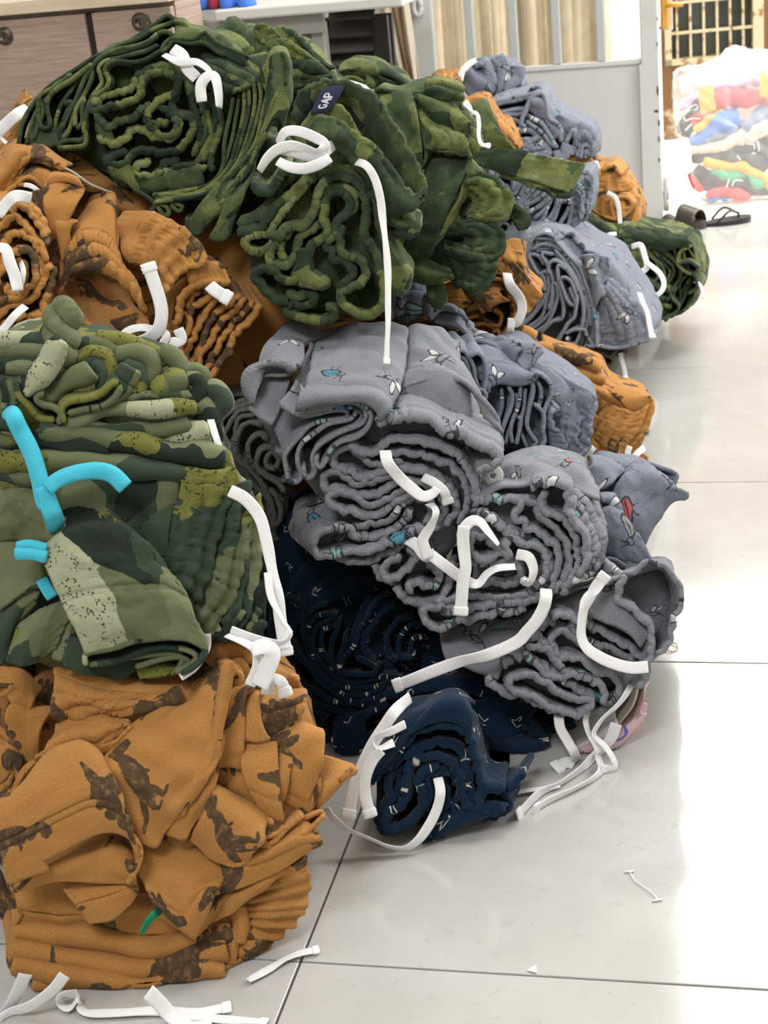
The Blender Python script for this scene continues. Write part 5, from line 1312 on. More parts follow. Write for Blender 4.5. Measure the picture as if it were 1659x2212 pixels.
Cn.sheet('-1|600,1470 720,1500 815,1500 805,1600 770,1700 700,1765 640,1745', '-1.6|540,1460 640,1500 720,1540 720,1640 660,1720 600,1710', '0|400,1440 460,1480 520,1540 560,1620 560,1680 530,1700', name='waistband', ruff=.0015, ribs=(3, .05, .0028), wrk=.003, th=.007)
Cn.sheet('-.4|190,1660 300,1690 420,1690 530,1670', '-1|200,1580 320,1620 430,1640 520,1640', '1|200,1490 330,1530 420,1560 500,1600', th=.005, wrk=.003)
Cn.sheet('0|380,1860 440,1870 480,1800 460,1710', '0|350,1800 370,1760 400,1720 440,1700', '2|350,1700 400,1690 440,1680', th=.005, wrk=.002)
Cn.sheet('.6|160,680 200,640 240,690 230,780', '1.5|170,760 190,720 220,740', '3|180,800 200,780', th=.005)
Cn.sheet('1|1000,1310 1060,1290 1075,1240 1030,1180 960,1130', '1.5|940,1220 970,1200 980,1170 940,1130', '3|920,1180 930,1160 940,1140', name='waistband', ribs=(3, .04, .002))
Cn.cord('650,500,2 670,475 700,490 712,560 710,640 730,700 775,712', -3, w=9, tips=(False, True), roll=[.9, .8, .3, .5, .8, .7])

# W: a green leg draped over the grey and brown behind
Wn = Bundle('camo_fleece', 2.72, (0, -14, .06), 'single green camouflage trouser leg draped across the grey and brown bundles behind', GRP, (1120, 360))
Wn.sheet('0|715,735 800,725 900,735 1000,755', '-1|700,600 770,560 840,600 930,690', '0|685,450 710,420 750,410 800,470', '3|680,430 700,395 745,370 775,405', th=.005, wrk=.003, nv=40)
Wn.sheet('-2|1370,1050 1410,970 1450,890 1470,845', '-2.4|1270,1020 1240,940 1270,860 1320,820', '-2|1100,960 1060,880 1080,800 1120,780', '-1|900,910 860,830 900,760 960,745', '.5|660,830 660,790 690,760 720,745', th=.005, wrk=.003, nv=50)
Wn.sheet('-1.6|1390,1030 1380,1070 1340,1090', '-2|1300,1000 1270,1060 1200,1040', '-1.4|1140,950 1090,1000 1020,960', '0|960,870 900,930 820,880', th=.005, wrk=.003, nv=40)

# T: far green bundle at the right on the floor
T_ = Bundle('camo_fleece', 3.02, (16, -22, .14), 'farthest green camouflage bundle, tied and lying on the bright floor at the right', GRP, (1400, 690))
frame(980, 100, 3.072)
T_.inside('740,1240 880,1140 1020,1180 1140,1170 1300,1210 1530,1270 1600,1400 1600,1600 1480,1720 1330,1820 1250,1680 1080,1560 960,1400', depth=.25, recess=.05)
T_.sheet('-1|700,1270 840,1290 960,1290 1080,1260', '-1|760,1230 880,1190 980,1210 1080,1240', '4|800,1190 880,1135 960,1150 1060,1210', th=.006, wrk=.004, wrk2=.001)
T_.sheet('-.6|850,1380 920,1390 1000,1370', '-1|840,1300 920,1290 1010,1290', '2|850,1270 930,1260 1010,1260', th=.006, wrk=.003)
T_.sheet('-2|1090,1600 1060,1540 1120,1480 1190,1470 1260,1500', '-2.4|1040,1540 1050,1460 1130,1400 1200,1390 1260,1430', '-1.6|1010,1440 1050,1360 1120,1320 1190,1310 1240,1350', '1|1010,1350 1060,1290 1120,1270 1180,1290', name='waistband', ruff=.002, ribs=(4, .06, .003), wrk=.002, th=.007)
T_.waists('1100,1610 1150,1560 1220,1540 1300,1570 1400,1620 1470,1620', '1150,1650 1200,1600 1280,1620 1360,1670 1430,1680', '1240,1700 1300,1690 1380,1720 1440,1730', back=(10, -26, .12), dz=-1)
T_.sheet('-1|1150,1310 1280,1340 1400,1350 1560,1330', '-2|1110,1260 1240,1270 1380,1280 1550,1290', '0|1090,1230 1140,1165 1280,1200 1420,1230 1540,1262', th=.006, wrk=.003, wrk2=.001)
T_.fan('1110,1280 1230,1360 1330,1430 1370,1520 1340,1600 1370,1720 1330,1830', '1545,1265 1600,1360 1630,1470 1610,1570 1570,1660 1500,1740 1440,1790', 9, -.6, jit=5, back=(20, -20, .12), dstep=.004, wrk=.003)
T_.layers('1560,1340 1500,1370 1490,1440 1560,1430 1620,1470', '1480,1450 1540,1500 1600,1530 1620,1600 1560,1640', '1420,1600 1450,1680 1480,1740 1400,1820', dz=-1.2, back=(16, -18, .1), wrk=.002)
T_.cord('980,1280,1 1030,1250 1080,1245,1', -3, w=8, tips=(False, False))
T_.cord('1180,1330,1 1240,1320 1270,1400 1280,1470 1220,1510 1170,1540', -4, w=12, tips=(False, False), roll=[.3, 0, .2, .3, .1, .2])
T_.cord('1290,1440 1370,1510 1395,1590 1350,1650 1280,1630 1240,1560', -4.4, w=11, tips=(False, False), roll=[.5, .3, .2, .6, .4, .2])
T_.cord('1240,1650,1 1280,1730 1310,1830 1320,1920', -3.4, w=11, tips=(False, True), roll=.3)
T_.cord('1600,1560,1 1640,1590 1655,1660', -1, w=7, tips=(False, True), roll=.6)
# F: tied green bundle at the left front
F_ = Bundle('camo', 1.455, (-10, -24, .08), 'green camouflage bundle tied with a bright cyan strip, stacked on the front brown bundle', GRP, (250, 1440))
frame(0, 0, 1)
F_.inside('-60,760 100,720 250,740 400,790 470,880 500,1000 560,1120 565,1300 520,1370 420,1440 200,1450 0,1420 -80,1300', depth=.2, recess=.045, back=(-12, -40))
frame(0, 640, 3.318)
F_.roll('545,70 470,125 440,220 435,320 420,420 350,550 215,700', [55, 110, 120, 110, 85, 80, 40], ribs=(3, .055, .003), dz=-1)
F_.roll('440,330 390,410 345,490 280,600 190,700', [40, 60, 60, 60, 40], dz=-2.4, name='trouser_leg', wrk=.003)
F_.roll('550,360 680,335 780,365 825,440 790,540', 44, dz=1)
F_.roll('545,450 660,405 765,435 790,510 750,590', 46, dz=.2)
F_.roll('600,490 680,500 725,560 728,660', [30, 40, 40, 30], dz=-.4)
F_.roll('650,540 570,600 430,680 290,745', [60, 75, 75, 50], dz=-1.2, name='trouser_leg', wrk=.003)
F_.roll('700,305 860,320 1000,360 1110,410 1150,500', 44, dz=1.4)
F_.roll('840,420 980,412 1075,460 1090,540 1040,610', [50, 60, 60, 50], dz=.4)
F_.roll('900,500 985,530 1005,600 985,690', [40, 50, 48, 40], dz=-.2)
F_.roll('930,520 870,620 820,700 720,765 560,805', [50, 90, 80, 60, 30], dz=-1.2, name='trouser_leg', wrk=.0025, hem=[.012])
F_.roll('1160,390 1230,430 1290,500 1320,600', [40, 60, 55, 40], dz=.8)
F_.roll('1330,590 1240,620 1120,700', [60, 80, 60], dz=-.2, ribs=(3, .05, .002))
F_.roll('1320,530 1400,520 1465,560 1440,640', [30, 38, 38, 30], dz=.8)
F_.roll('1340,590 1400,600 1430,650 1390,740', [30, 42, 42, 40], dz=.2)
F_.roll('1420,640 1540,680 1590,760 1530,850', [50, 75, 75, 60], dz=1.0)
F_.roll('1380,800 1470,800 1495,850 1420,890', [50, 60, 60, 40], dz=.4)
F_.sheet('0|900,790 1050,720 1200,740 1380,740', '-.4|880,750 1000,700 1100,700 1350,700', '2|1000,700 1100,640 1250,600 1350,640', th=.005)
for t, w in (('-20,315 150,305 330,325', 42), ('-20,395 150,372 325,395', 50), ('-20,465 140,450 300,475', 42), ('-20,515 140,505 290,540', 46)):
    F_.roll(t, w, dz=-.2, wrk=.002)
F_.sheet('-1.4|-20,850 40,830 100,780 200,730 260,720', '-1.2|-20,700 60,680 120,640 200,620 280,600', '0|-20,560 80,560 160,555 280,545', wrk=.003, name='trouser_leg')
F_.layers('455,895 445,810 500,765 620,752 720,715 790,640 830,615', '500,835 600,812 720,795 810,735 860,660', '415,905 425,850 380,808 300,778 262,735 300,700', '10,610 40,700 30,800', '120,620 130,720 200,800 280,870 380,880', dz=-2.2, back=(4, -26, .06), th=.006)
F_.roll('440,935 590,885 720,825 900,803 1100,812 1260,798 1392,800', [40, 60, 45, 36, 40, 46, 40], dz=-1.4, name='trouser_leg', wrk=.002)
F_.roll('520,1000 640,945 800,955 960,945 1100,965 1250,940 1345,925', [40, 30, 34, 36, 36, 40, 34], dz=-1.2, name='trouser_leg')
F_.sheet('-.4|1100,1060 1250,1070 1400,1060 1500,1030', '-.8|1180,990 1300,980 1420,960 1480,950', '1|1200,920 1320,900 1440,900', th=.005, wrk=.002, name='trouser_leg')
F_.roll('300,955 520,985 720,1020 950,1055 1180,1110 1400,1150 1600,1165', [50, 60, 56, 62, 72, 92, 86], dz=-1.8, name='trouser_leg', wrk=.0025)
F_.roll('-30,1190 180,1190 500,1185 800,1215 1050,1255 1320,1275', [66, 66, 64, 64, 60, 50], dz=-2.2, name='trouser_leg', wrk=.002, hem=[.02])
F_.roll('-30,900 60,915 150,970 190,1040', [50, 50, 46, 30], dz=-1.6, name='trouser_leg', wrk=.003)
F_.roll('-30,1030 80,1040 220,1010 330,960', [50, 50, 50, 40], dz=-1.2, name='trouser_leg', wrk=.003)
F_.sheet('-1.6|10,1110 100,1090 300,1060 500,1110 760,1140', '-1.8|150,1060 300,990 420,960 560,1000 760,1100', '0|300,940 400,910 480,940 560,990', th=.005, wrk=.003)
frame(0, 1000, 2.765)
F_.roll('-30,60 150,85 300,70', [30, 34, 30], dz=-1.6, name='trouser_leg')
F_.sheet('-1|330,420 500,480 700,560 1010,700', '-1.4|330,160 520,160 720,170 1060,180', '-.8|320,80 540,80 760,90 1070,80', wrk=.004, name='trouser_leg')
F_.sheet('-1.6|1010,560 950,540 870,430 850,370', '-2|1000,420 960,380 900,350', '-1.6|1040,250 1000,280 900,320', wrk=.002)
F_.sheet('-1.6|1395,40 1375,160 1330,300 1290,470 1262,640 1165,800', '-2.4|1260,60 1250,180 1200,330 1160,480 1130,620 1110,740', '-1.8|1130,40 1110,190 1070,330 1030,470 1010,600 1040,720', '-.4|1060,60 1060,200 1010,320 980,460 960,580', name='waistband', ruff=.0016, ribs=(4, .06, .003), th=.006)
F_.sheet('-.8|1478,120 1478,300 1465,480 1425,700 1370,850 1215,1000', '-1.4|1390,180 1370,330 1340,500 1290,690 1240,820 1180,930', '0|1330,250 1300,400 1270,560 1240,700 1180,840', name='waistband', ruff=.0016, ribs=(3, .04, .003), th=.006)
F_.sheet('0|1540,190 1550,380 1535,620 1490,840 1440,960 1350,1055', '-.6|1470,300 1460,460 1430,660 1400,820 1340,950', '.6|1440,420 1420,560 1400,700 1350,860', name='waistband', ruff=.0016, ribs=(3, .04, .003), th=.006)
F_.sheet('.8|1580,430 1592,640 1572,860 1545,1000 1470,1045', '.2|1540,500 1530,680 1500,860 1440,1000', '1.4|1500,520 1490,700 1460,880', name='waistband', ruff=.0016, ribs=(2, .03, .003), th=.006)
F_.waists('1165,800 1150,900 1210,1000 1280,985 1300,930 1360,860', '1300,1020 1350,1062 1395,970 1440,890', '1400,1010 1480,1045 1540,1030 1562,960', dz=-.6, back=(-8, -20, .06))
F_.waists('1470,1040 1500,980 1540,880', dz=.2, back=(-8, -20, .06))
F_.sheet('-4.2|520,1135 640,1110 800,1072 960,1047 1120,1050 1235,1115', '-4.6|470,1010 640,990 800,960 960,950 1100,970 1205,1020', '-4.6|385,840 560,830 760,800 930,800 1060,830 1160,930', '-4.2|300,650 460,640 660,620 820,620 920,640 1095,750', '-3.2|262,520 380,440 560,420 700,420 830,450 940,570', '-1.6|360,360 440,330 540,330 640,340 720,360 760,400', '-.6|330,180 400,135 480,150 560,190 640,270 700,350', name='trouser_leg', wrk=.002, wrk2=.0005, th=.005, hem=[.048, .053], nu=72, nv=72)
F_.layer('515,1200 525,1140 700,1100 900,1055 1100,1055 1230,1112 1200,1185 1085,1245', -4.2, back=(-10, -26, .06), th=.005)
F_.layer('540,1205 700,1185 880,1115 1060,1108 1170,1150 1145,1212 1060,1245', -3.6, back=(-10, -26, .06), th=.005)
F_.layers('520,1200 680,1195 850,1150 1040,1130 1100,1165 1080,1230', '820,1215 960,1175 1080,1160 1130,1195 1050,1250', dz=-3.0, back=(-10, -20, .06))
F_.sheet('-2|400,1200 520,1260 700,1290 800,1230 900,1200', '-2.4|400,1090 500,1130 640,1170 860,1160', '0|380,950 480,1000 600,1050 800,1100', wrk=.003, th=.005)
F_.sheet('-2|840,1280 950,1270 1070,1250', '-1.6|820,1220 940,1210 1080,1210', '1|800,1160 950,1150 1100,1170')
F_.sheet('-2|45,1180 140,1205 250,1160 330,1095', '-2.6|130,950 250,940 330,960 400,940', '-1|260,860 340,830 400,820 420,850', wrk=.004, wrk2=.001)
F_.sheet('-2|320,1160 370,1170 400,1090 430,960', '-2|340,1050 380,1020 420,960', th=.004)
F_.sheet('-1.8|-30,1210 20,1180 120,950 210,840', '-2.2|-30,1000 30,980 110,870 200,810', '-1|-30,860 50,840 130,780 220,760', wrk=.003)
F_.sheet('-1.4|-30,900 60,830 160,760 260,740', '-1.6|-30,700 60,700 140,690 250,640', '-1|-30,480 60,470 160,520 250,590', '0|-30,440 60,420 160,460 230,500', wrk=.004)
F_.sheet('-1.6|-30,470 80,450 200,480 300,470', '-2|-30,330 80,330 200,330 320,420', '-1.4|-30,180 80,150 180,135 290,170', wrk=.004, wrk2=.001, name='trouser_leg')
F_.cord('20,-330,6 70,-290 130,-180 200,-40 235,80 255,180 280,260', -4.4, w=33, tips=(False, False), mat=M['cyan_jersey'], name='tie_strip', roll=[.3, .2, 0, .1, .2, .5], curl=.35, th=.003, label='bright cyan jersey strip')
F_.cord('285,150 330,105 430,60 560,45 670,70 745,140', -5.0, w=32, tips=(False, False), mat=M['cyan_jersey'], name='tie_strip', roll=[.8, .4, .2, 0, -.1], curl=.3, th=.003, label='bright cyan jersey strip')
F_.cord('265,150 290,230 320,320 345,400,3', -4.6, w=36, tips=(False, False), mat=M['cyan_jersey'], name='tie_strip', roll=[.3, .1, .1, .4], curl=.35, th=.003, label='bright cyan jersey strip')
F_.cord('105,500 180,490 270,510', -4.4, w=18, tips=(False, False), mat=M['cyan_jersey'], name='tie_strip', curl=.4, th=.003, label='bright cyan jersey strip')
F_.cord('95,545 180,540 270,560', -4.6, w=22, tips=(False, False), mat=M['cyan_jersey'], name='tie_strip', curl=.4, th=.003, label='bright cyan jersey strip')
F_.cord('250,700 290,770 310,800', -1.8, w=20, tips=(False, False), mat=M['cyan_jersey'], name='tie_strip', th=.003)
frame(0, 0, 1)
F_.cord('497,1060 530,1078 560,1115 574,1160 588,1230 600,1290 606,1340 616,1402', -3.4, w=25, tips=(False, True), roll=[.2, .1, .3, .6, .3, .1, .1])
F_.cord('578,1238,.6 586,1290 612,1340 629,1368 610,1388 570,1384 530,1372 500,1360', -4.4, w=15, tips=(False, False), roll=[.3, .4, .8, 1.0, .9, .6, .3, .2])
F_.cord('490,1372,.6 530,1388 553,1405 556,1440 540,1480', -5.0, w=22, tips=(False, False), roll=[1.0, .8, .5, .2, 0])
F_.cord('545,1402 572,1396 588,1412 576,1446 560,1482', -5.4, w=36, tips=(False, False), roll=[.7, .5, 0, 0, 0])
F_.cord('450,890,2 462,930 477,975', -1, w=14, tips=(False, False), roll=.4)
F_.cord('390,1462 420,1440 445,1400,2 446,1370,2', -3.6, w=17, tips=(False, False), roll=.2)

# loose tapes lying on the tiles in front of the grey bundles
def floor_cord(text, w, label, tips, roll=None, lift=.004, parent=None, name='loose_tape'):
    pts = [onZ(x, y, lift + max(0, -z)) for x, y, z in q(text)]
    cm = [(C2W.T @ (p - np.array([0, 0, EYE]))) for p in pts]
    pp = [(CX + c[0] / c[2] * FPX, CY + c[1] / c[2] * FPX, c[2]) for c in cm]
    o = cord(parent, pp, 0.0, w=w, tips=tips, roll=1.1 if roll is None else roll, name=name, wm=w * (1.4 if parent else 1.75) / FPX)
    if parent: return
    o['label'] = label; o['category'] = 'tape'
# G: brown bundle at the very front
GB = 'brown dinosaur print trouser bundles'
G_ = Bundle('brown', 1.46, (-6, -24, .08), 'front brown dinosaur print bundle standing on the tiles, hems of many legs showing', GB, (330, 2150))
frame(0, 0, 1)
G_.inside('40,1480 250,1420 480,1420 630,1480 690,1650 670,1800 640,1950 560,2060 480,2110 250,2120 80,2080 30,1950 10,1750', depth=.2, recess=.05, back=(-8, -60))
frame(0, 1780, 2.37)
rr = dict(wrk=.0015, nu=24, nv=80)
G_.roll('90,470 300,488 500,508 700,535 900,555 1010,560', [30, 42, 42, 42, 42, 30], dz=0, hem=[.02], **rr)
G_.roll('75,555 300,568 520,590 740,640 900,622 1060,585 1175,560', [44, 56, 58, 58, 56, 54, 46], dz=-1.2, **rr)
G_.roll('65,640 250,672 450,705 650,742 850,735 1010,670 1150,640', [44, 54, 56, 54, 52, 50, 44], dz=-1.8, **rr)
G_.roll('75,715 250,758 480,795 740,838 900,790 1040,742 1135,760', [42, 48, 48, 48, 50, 46, 40], dz=-2.2, **rr)
G_.roll('180,815 400,840 700,868 950,850 1150,845', [40, 46, 46, 46, 44], dz=-1.4, **rr)
G_.roll('190,880 500,905 800,905 1100,880', [26, 30, 30, 26], dz=-.4, **rr)
G_.roll('1190,545 1180,640 1165,740 1140,870', [26, 30, 30, 24], dz=-.8, nv=40)
G_.roll('1215,430 1225,520 1215,600', [34, 40, 30], dz=-.6, nv=40)
G_.sheet('1.4|1568,190 1582,330 1552,430 1492,520 1385,600', '-.4|1440,230 1425,350 1385,460 1310,555 1240,600', '0|1290,310 1280,400 1255,500 1225,580', pleat=.006, pleatl=.02, nu=90, wrk=.002, name='trouser_leg')
G_.sheet('1|1140,885 1250,840 1310,730 1395,600', '-.4|1170,820 1220,760 1260,690 1320,600', '0|1190,700 1215,650 1240,610', wrk=.004, name='trouser_leg')
G_.sheet('.4|20,480 50,600 70,720 170,830', '-.6|60,420 85,520 100,640 190,740', '0|120,420 160,500 200,600', wrk=.003)
G_.sheet('-.4|90,480 220,505 360,510 480,530', '-1.2|90,400 220,400 340,430 480,470', '0|80,320 240,300 400,330 520,380', wrk=.003, name='trouser_leg', hem=[.012])
G_.sheet('0|0,480 60,560 60,640', '-.8|-10,330 60,420 90,500', '0|0,230 60,330 110,420', wrk=.003)
G_.sheet('-.4|480,530 600,545 760,555 960,575', '-1|500,450 640,440 780,450 900,500', '1|560,380 680,370 800,380 900,420', wrk=.003)
# hanging hems low left
G_.sheet('-4|460,512 570,480 660,410 700,350', '-4.4|395,420 480,370 590,340 690,330', '-3.4|330,330 450,300 580,300 680,300', th=.004, name='trouser_leg', hem=[.02])
G_.sheet('-4.6|75,335 240,300 420,290 580,300 660,310 702,350', '-5.2|160,270 330,230 500,215 620,235 690,285', '-4.6|300,200 420,150 540,125 640,140 690,220', '-3|380,150 500,90 600,60 680,110', name='trouser_leg', th=.0045)
G_.layer('640,20 690,80 715,140 706,210 680,270 660,300', -6.2, back=(-20, -14, .05))
frame(0, 1380, 3.318)
G_.sheet('-6.4|95,1700 280,1600 520,1470 720,1380 870,1390 985,1470 995,1560', '-6.8|35,1560 230,1480 450,1370 650,1290 800,1260 900,1320 960,1420', '-7|-10,1360 200,1290 400,1190 600,1120 760,1090 850,1170 900,1270', '-6.6|60,1150 200,1070 360,1000 540,950 700,920 790,1000 850,1120', '-5.4|180,1030 280,900 400,820 520,770 600,755 690,820 760,960', '-4|250,960 350,850 450,780 560,740 640,770', name='trouser_leg', th=.005, wrk=.0016, hem=[.025, .032], nv=64, nu=72)
G_.sheet('-6|70,1740 200,1690 345,1650', '-6.6|30,1580 140,1520 250,1480', '-6.6|-40,1350 60,1290 190,1300', '-6|-60,1190 20,1150 130,1140', name='trouser_leg', th=.005, hem=[.02])
G_.layers('985,1460 1000,1560 960,1660 930,1600', '880,1370 960,1420 1000,1500', dz=-6.2, back=(-20, -10, .04))
# the wide leg in the middle
G_.sheet('-4.6|930,1395 1000,1440 1120,1480 1190,1375 1300,1240', '-5|880,1240 1000,1240 1120,1230 1250,1200 1400,1100', '-5|790,990 950,980 1120,960 1330,950 1540,900', '-4.2|720,900 920,780 1130,700 1350,650 1590,600', '-3|930,640 1080,590 1250,520 1450,420 1610,350', '-1.6|1150,500 1280,420 1420,330 1540,240 1640,190', '-.4|1420,330 1500,260 1580,190 1630,155', name='trouser_leg', th=.005, wrk=.0018, nu=72, nv=72)
G_.roll('1640,170 1600,400 1560,640 1480,880 1380,1080 1270,1250', [16, 30, 34, 40, 34, 16], dz=-5.0, name='trouser_leg', nv=80)
G_.sheet('-4|1200,1385 1330,1425 1400,1310 1500,1200', '-4.4|1300,1230 1400,1170 1470,1100 1550,1000', '-3.6|1420,1050 1500,940 1560,820 1590,700', name='trouser_leg', th=.005)
G_.sheet('-3.6|1380,1330 1430,1360 1500,1250 1530,1150', '-3.4|1480,1150 1520,1000 1560,860', th=.005)
G_.layers('1580,170 1640,165 1690,200 1700,250 1650,270 1640,220', '1640,260 1700,230 1740,270 1730,340', dz=-1.5, back=(-20, -10, .05))
G_.sheet('-1.4|400,570 540,570 700,560 900,585', '-2.4|390,430 560,470 720,510 860,500', '-2.2|410,320 600,380 800,400 1020,390 1290,400', '-.6|400,210 660,250 980,290 1220,310 1440,335', name='waistband', wrk=.003, ribs=(3, .05, .002), th=.006)
G_.sheet('-2.6|860,560 1000,520 1150,480 1300,430', '-2.8|850,490 1000,470 1150,440 1290,380', '-1.6|840,400 1000,400 1150,390 1270,370', wrk=.003)
G_.sheet('-2.6|260,880 420,790 640,780 830,720', '-3.4|330,800 500,700 720,650 920,600', '-1.6|400,600 560,580 740,570 900,560', name='trouser_leg', wrk=.004, wrk2=.001)
G_.sheet('-3.2|680,810 800,740 900,700 960,650', '-3.6|720,760 840,690 930,630', th=.004, wrk=.003)
G_.sheet('-1|60,1160 130,1000 200,900 280,850', '-2|140,1010 220,920 300,850 380,800', wrk=.003)
# hems on the right
frame(300, 1380, 3.318)
G_.sheet('-2.4|570,910 650,905 732,922', '-3|595,720 670,700 745,690', '-2.4|610,420 690,400 765,385', '-.6|640,370 740,345 930,335', name='trouser_leg', hem=[.01])
G_.sheet('-2.4|770,715 850,725 930,705', '-2.6|765,560 820,570 880,620', '-1.6|770,420 820,390 850,400', '-1|790,390 840,380 880,400')
G_.sheet('-1.4|925,690 1050,650 1150,585', '-1.8|870,580 1020,540 1185,480', '-1|840,450 1000,415 1195,395', '1.4|900,360 1040,365 1190,380', name='trouser_leg', hem=[.02])
G_.sheet('-1.4|1050,1170 1120,1210 1225,1285 1265,1170 1300,1050', '-2|1030,950 1120,930 1210,920 1315,860', '-1|930,705 1050,660 1130,635 1200,640 1318,690', '1|960,650 1080,600 1200,600 1300,650', name='trouser_leg', hem=[.014])
G_.sheet('-3|850,1190 950,1280 1030,1302', '-3.4|790,1080 890,1100 1000,1120', '-3.2|740,900 850,900 985,920', '-2.2|750,760 850,738 980,745', name='trouser_leg', hem=[.02])
G_.sheet('-2.4|1025,1215 1045,1140 1065,1050', '-2.6|1000,1000 1040,980 1080,940', '-2|975,845 1020,820 1098,852', name='trouser_leg')
G_.sheet('-.4|1260,1225 1380,1115 1542,945', '-.8|1280,1120 1400,1030 1540,935', '1|1330,850 1420,880 1535,920', name='trouser_leg', th=.006)
G_.sheet('-1|560,1060 650,1100 780,1180 900,1220', '-1.6|560,930 660,920 740,930', '0|600,900 700,890 750,900', wrk=.003)
G_.sheet('-1.6|740,1190 830,1230 900,1240', '-2|640,1080 720,1060 800,1090', '-1.4|720,930 770,940 800,980', wrk=.003)
G_.sheet('-3.4|380,1440 500,1560 640,1605 770,1590', '-4.4|440,1330 560,1430 690,1500 800,1530', '-4.6|510,1180 640,1290 760,1400 880,1450', '-4|540,1075 680,1180 800,1270 890,1350', '-2.8|560,1060 720,1130 830,1210 940,1300', name='trouser_leg', th=.006, wrk=.0015)
G_.layers('545,1065 700,1195 840,1305 892,1350 880,1430 935,1500', '660,1570 640,1545 700,1540 760,1555 700,1590 620,1600', '560,1560 680,1612 770,1590 900,1530 1050,1470 1200,1385 1315,1265', '890,1480 980,1440 1060,1360 1165,1265', '895,1425 1000,1400 1045,1365', '930,1300 945,1320 920,1410', dz=-3.6, back=(-14, -20, .06))
G_.sheet('-3|740,1640 900,1580 1100,1490 1290,1440', '-3.6|800,1590 950,1530 1120,1440 1300,1430', '-2.6|880,1480 1040,1420 1180,1330 1240,1380', name='trouser_leg', th=.005)
G_.sheet('-2.6|900,1440 1020,1400 1150,1300 1310,1250', '-1.6|960,1400 1080,1340 1180,1270 1300,1240', th=.005)
frame(0, 1780, 2.37)
G_.sheet('-2.6|1090,370 1280,300 1450,220 1640,95', '-3|1150,240 1300,200 1450,140 1620,50', '-1.6|1080,180 1250,150 1400,90 1580,10', name='trouser_leg', th=.005, wrk=.002)
G_.sheet('-1.6|990,580 1120,470 1330,340 1560,180', '-2.2|1060,440 1200,370 1380,280 1560,170', '-1.4|1100,360 1300,280 1450,200 1560,160', name='trouser_leg', th=.005, wrk=.002)
G_.sheet('-4|820,440 900,520 980,582 1005,575 1050,470 1092,372', '-4.6|760,340 860,400 950,440 1010,420 1080,360', '-4.2|700,220 800,260 900,300 1000,330 1090,350', '-2.6|720,120 850,120 1000,160 1150,230', '-1|760,60 900,50 1050,100', name='trouser_leg', th=.005, hem=[.026])
G_.sheet('-2.4|700,230 850,200 1000,210 1160,270', '-2|720,90 860,60 1000,80 1120,140', wrk=.004)
G_.cord('830,430,3 790,465 755,505 728,556', -4.8, w=16, tips=(False, False), mat=M['green_tie'], name='tie_strip', th=.0015, roll=[.2, .2, .5, .9], label='bright green strip end')
for t, w, tp, rl in (('330,775,-4 270,850,-2.5 160,930,-1 60,965 0,1000', 24, (False, False), [.2, .3, .6, .8, .8]), ('130,770,-4 90,860,-2 40,950 0,985', 28, (False, False), [.2, .3, .6, .8]),
                     ('760,860,-3.5 820,920,-2 880,985,-.6 960,1030 1080,1010', 32, (False, False), [.2, .3, .6, .9, .9]), ('400,870,-1 320,880,-.6 310,920 360,940 400,890,-.8 410,930 450,965 600,965 800,955 1000,965 1150,940', 24, (False, True), [.8] * 6 + [.9] * 5),
                     ('880,1000 1000,985 1150,1000 1340,1010', 22, (False, True), [.8, .9, .9, .9]), ('1270,800 1380,740 1460,690 1540,660 1610,645', 18, (False, True), [.9, .8, .9, .9, .8])):
    floor_cord(t, w, None, tp, rl, parent=G_.o, name='drawstring')
box('care_label', tuple(P(207, 2144, 1.45)), tuple(P(207, 2144, 1.45) + np.array([.03, .002, .006])), M['paper_white'], G_.o)
frame(300, 1380, 3.318)
G_.roll('500,160 560,90 640,60 760,80 820,150', [30, 60, 60, 50, 30], dz=1, name='waistband', wrk=.003)
G_.roll('820,150 900,200 940,120 990,60', [40, 50, 50, 40], dz=2, name='waistband', wrk=.003)
G_.sheet('2|1050,330 1100,370 1150,370', '1.4|1050,290 1090,270 1140,300', '2.4|1070,275 1110,265 1135,280', th=.005)
G_.sheet('-.4|620,390 700,340 760,350', '-1|640,300 700,270 760,300', '0|640,230 700,190 740,240', wrk=.003)
G_.cord('920,400,1 930,330 965,285 1020,310 1040,370', -2.6, w=26, tips=(False, True), roll=[.2, .2, .4, .1])

# H: brown bundle squeezed against the left edge
H_ = Bundle('brown', 1.50, (-10, -20, .08), 'brown dinosaur print bundle cut by the left edge, behind the front brown bundle', GB, (20, 1740))
frame(0, 1380, 3.318)
H_.inside('-200,200 0,180 250,260 380,420 300,700 200,900 120,1150 0,1150 -200,1100', depth=.16, recess=.03)
H_.sheet('-1|-60,420 60,420 140,480 200,560', '-2|-60,340 60,330 150,360 240,420', '0|-60,240 60,230 200,270 300,340', wrk=.004, wrk2=.001, name='trouser_leg')
H_.sheet('-1.6|60,700 120,800 200,880 260,850', '-2|60,520 140,560 230,600 290,640', '-1|120,460 200,470 280,500 380,500', wrk=.003, name='trouser_leg')
H_.layers('-60,700 30,760 100,850 140,960 110,1080 40,1150', '-60,800 20,880 80,950 60,1040', '-60,620 40,680 90,760', dz=-1.8, back=(-20, -20, .06), th=.008)
H_.sheet('-2|-60,1060 40,1000 90,900 140,940', '-2.2|-60,860 20,830 80,820 140,900', '-1|-60,700 20,700 80,740', wrk=.003)
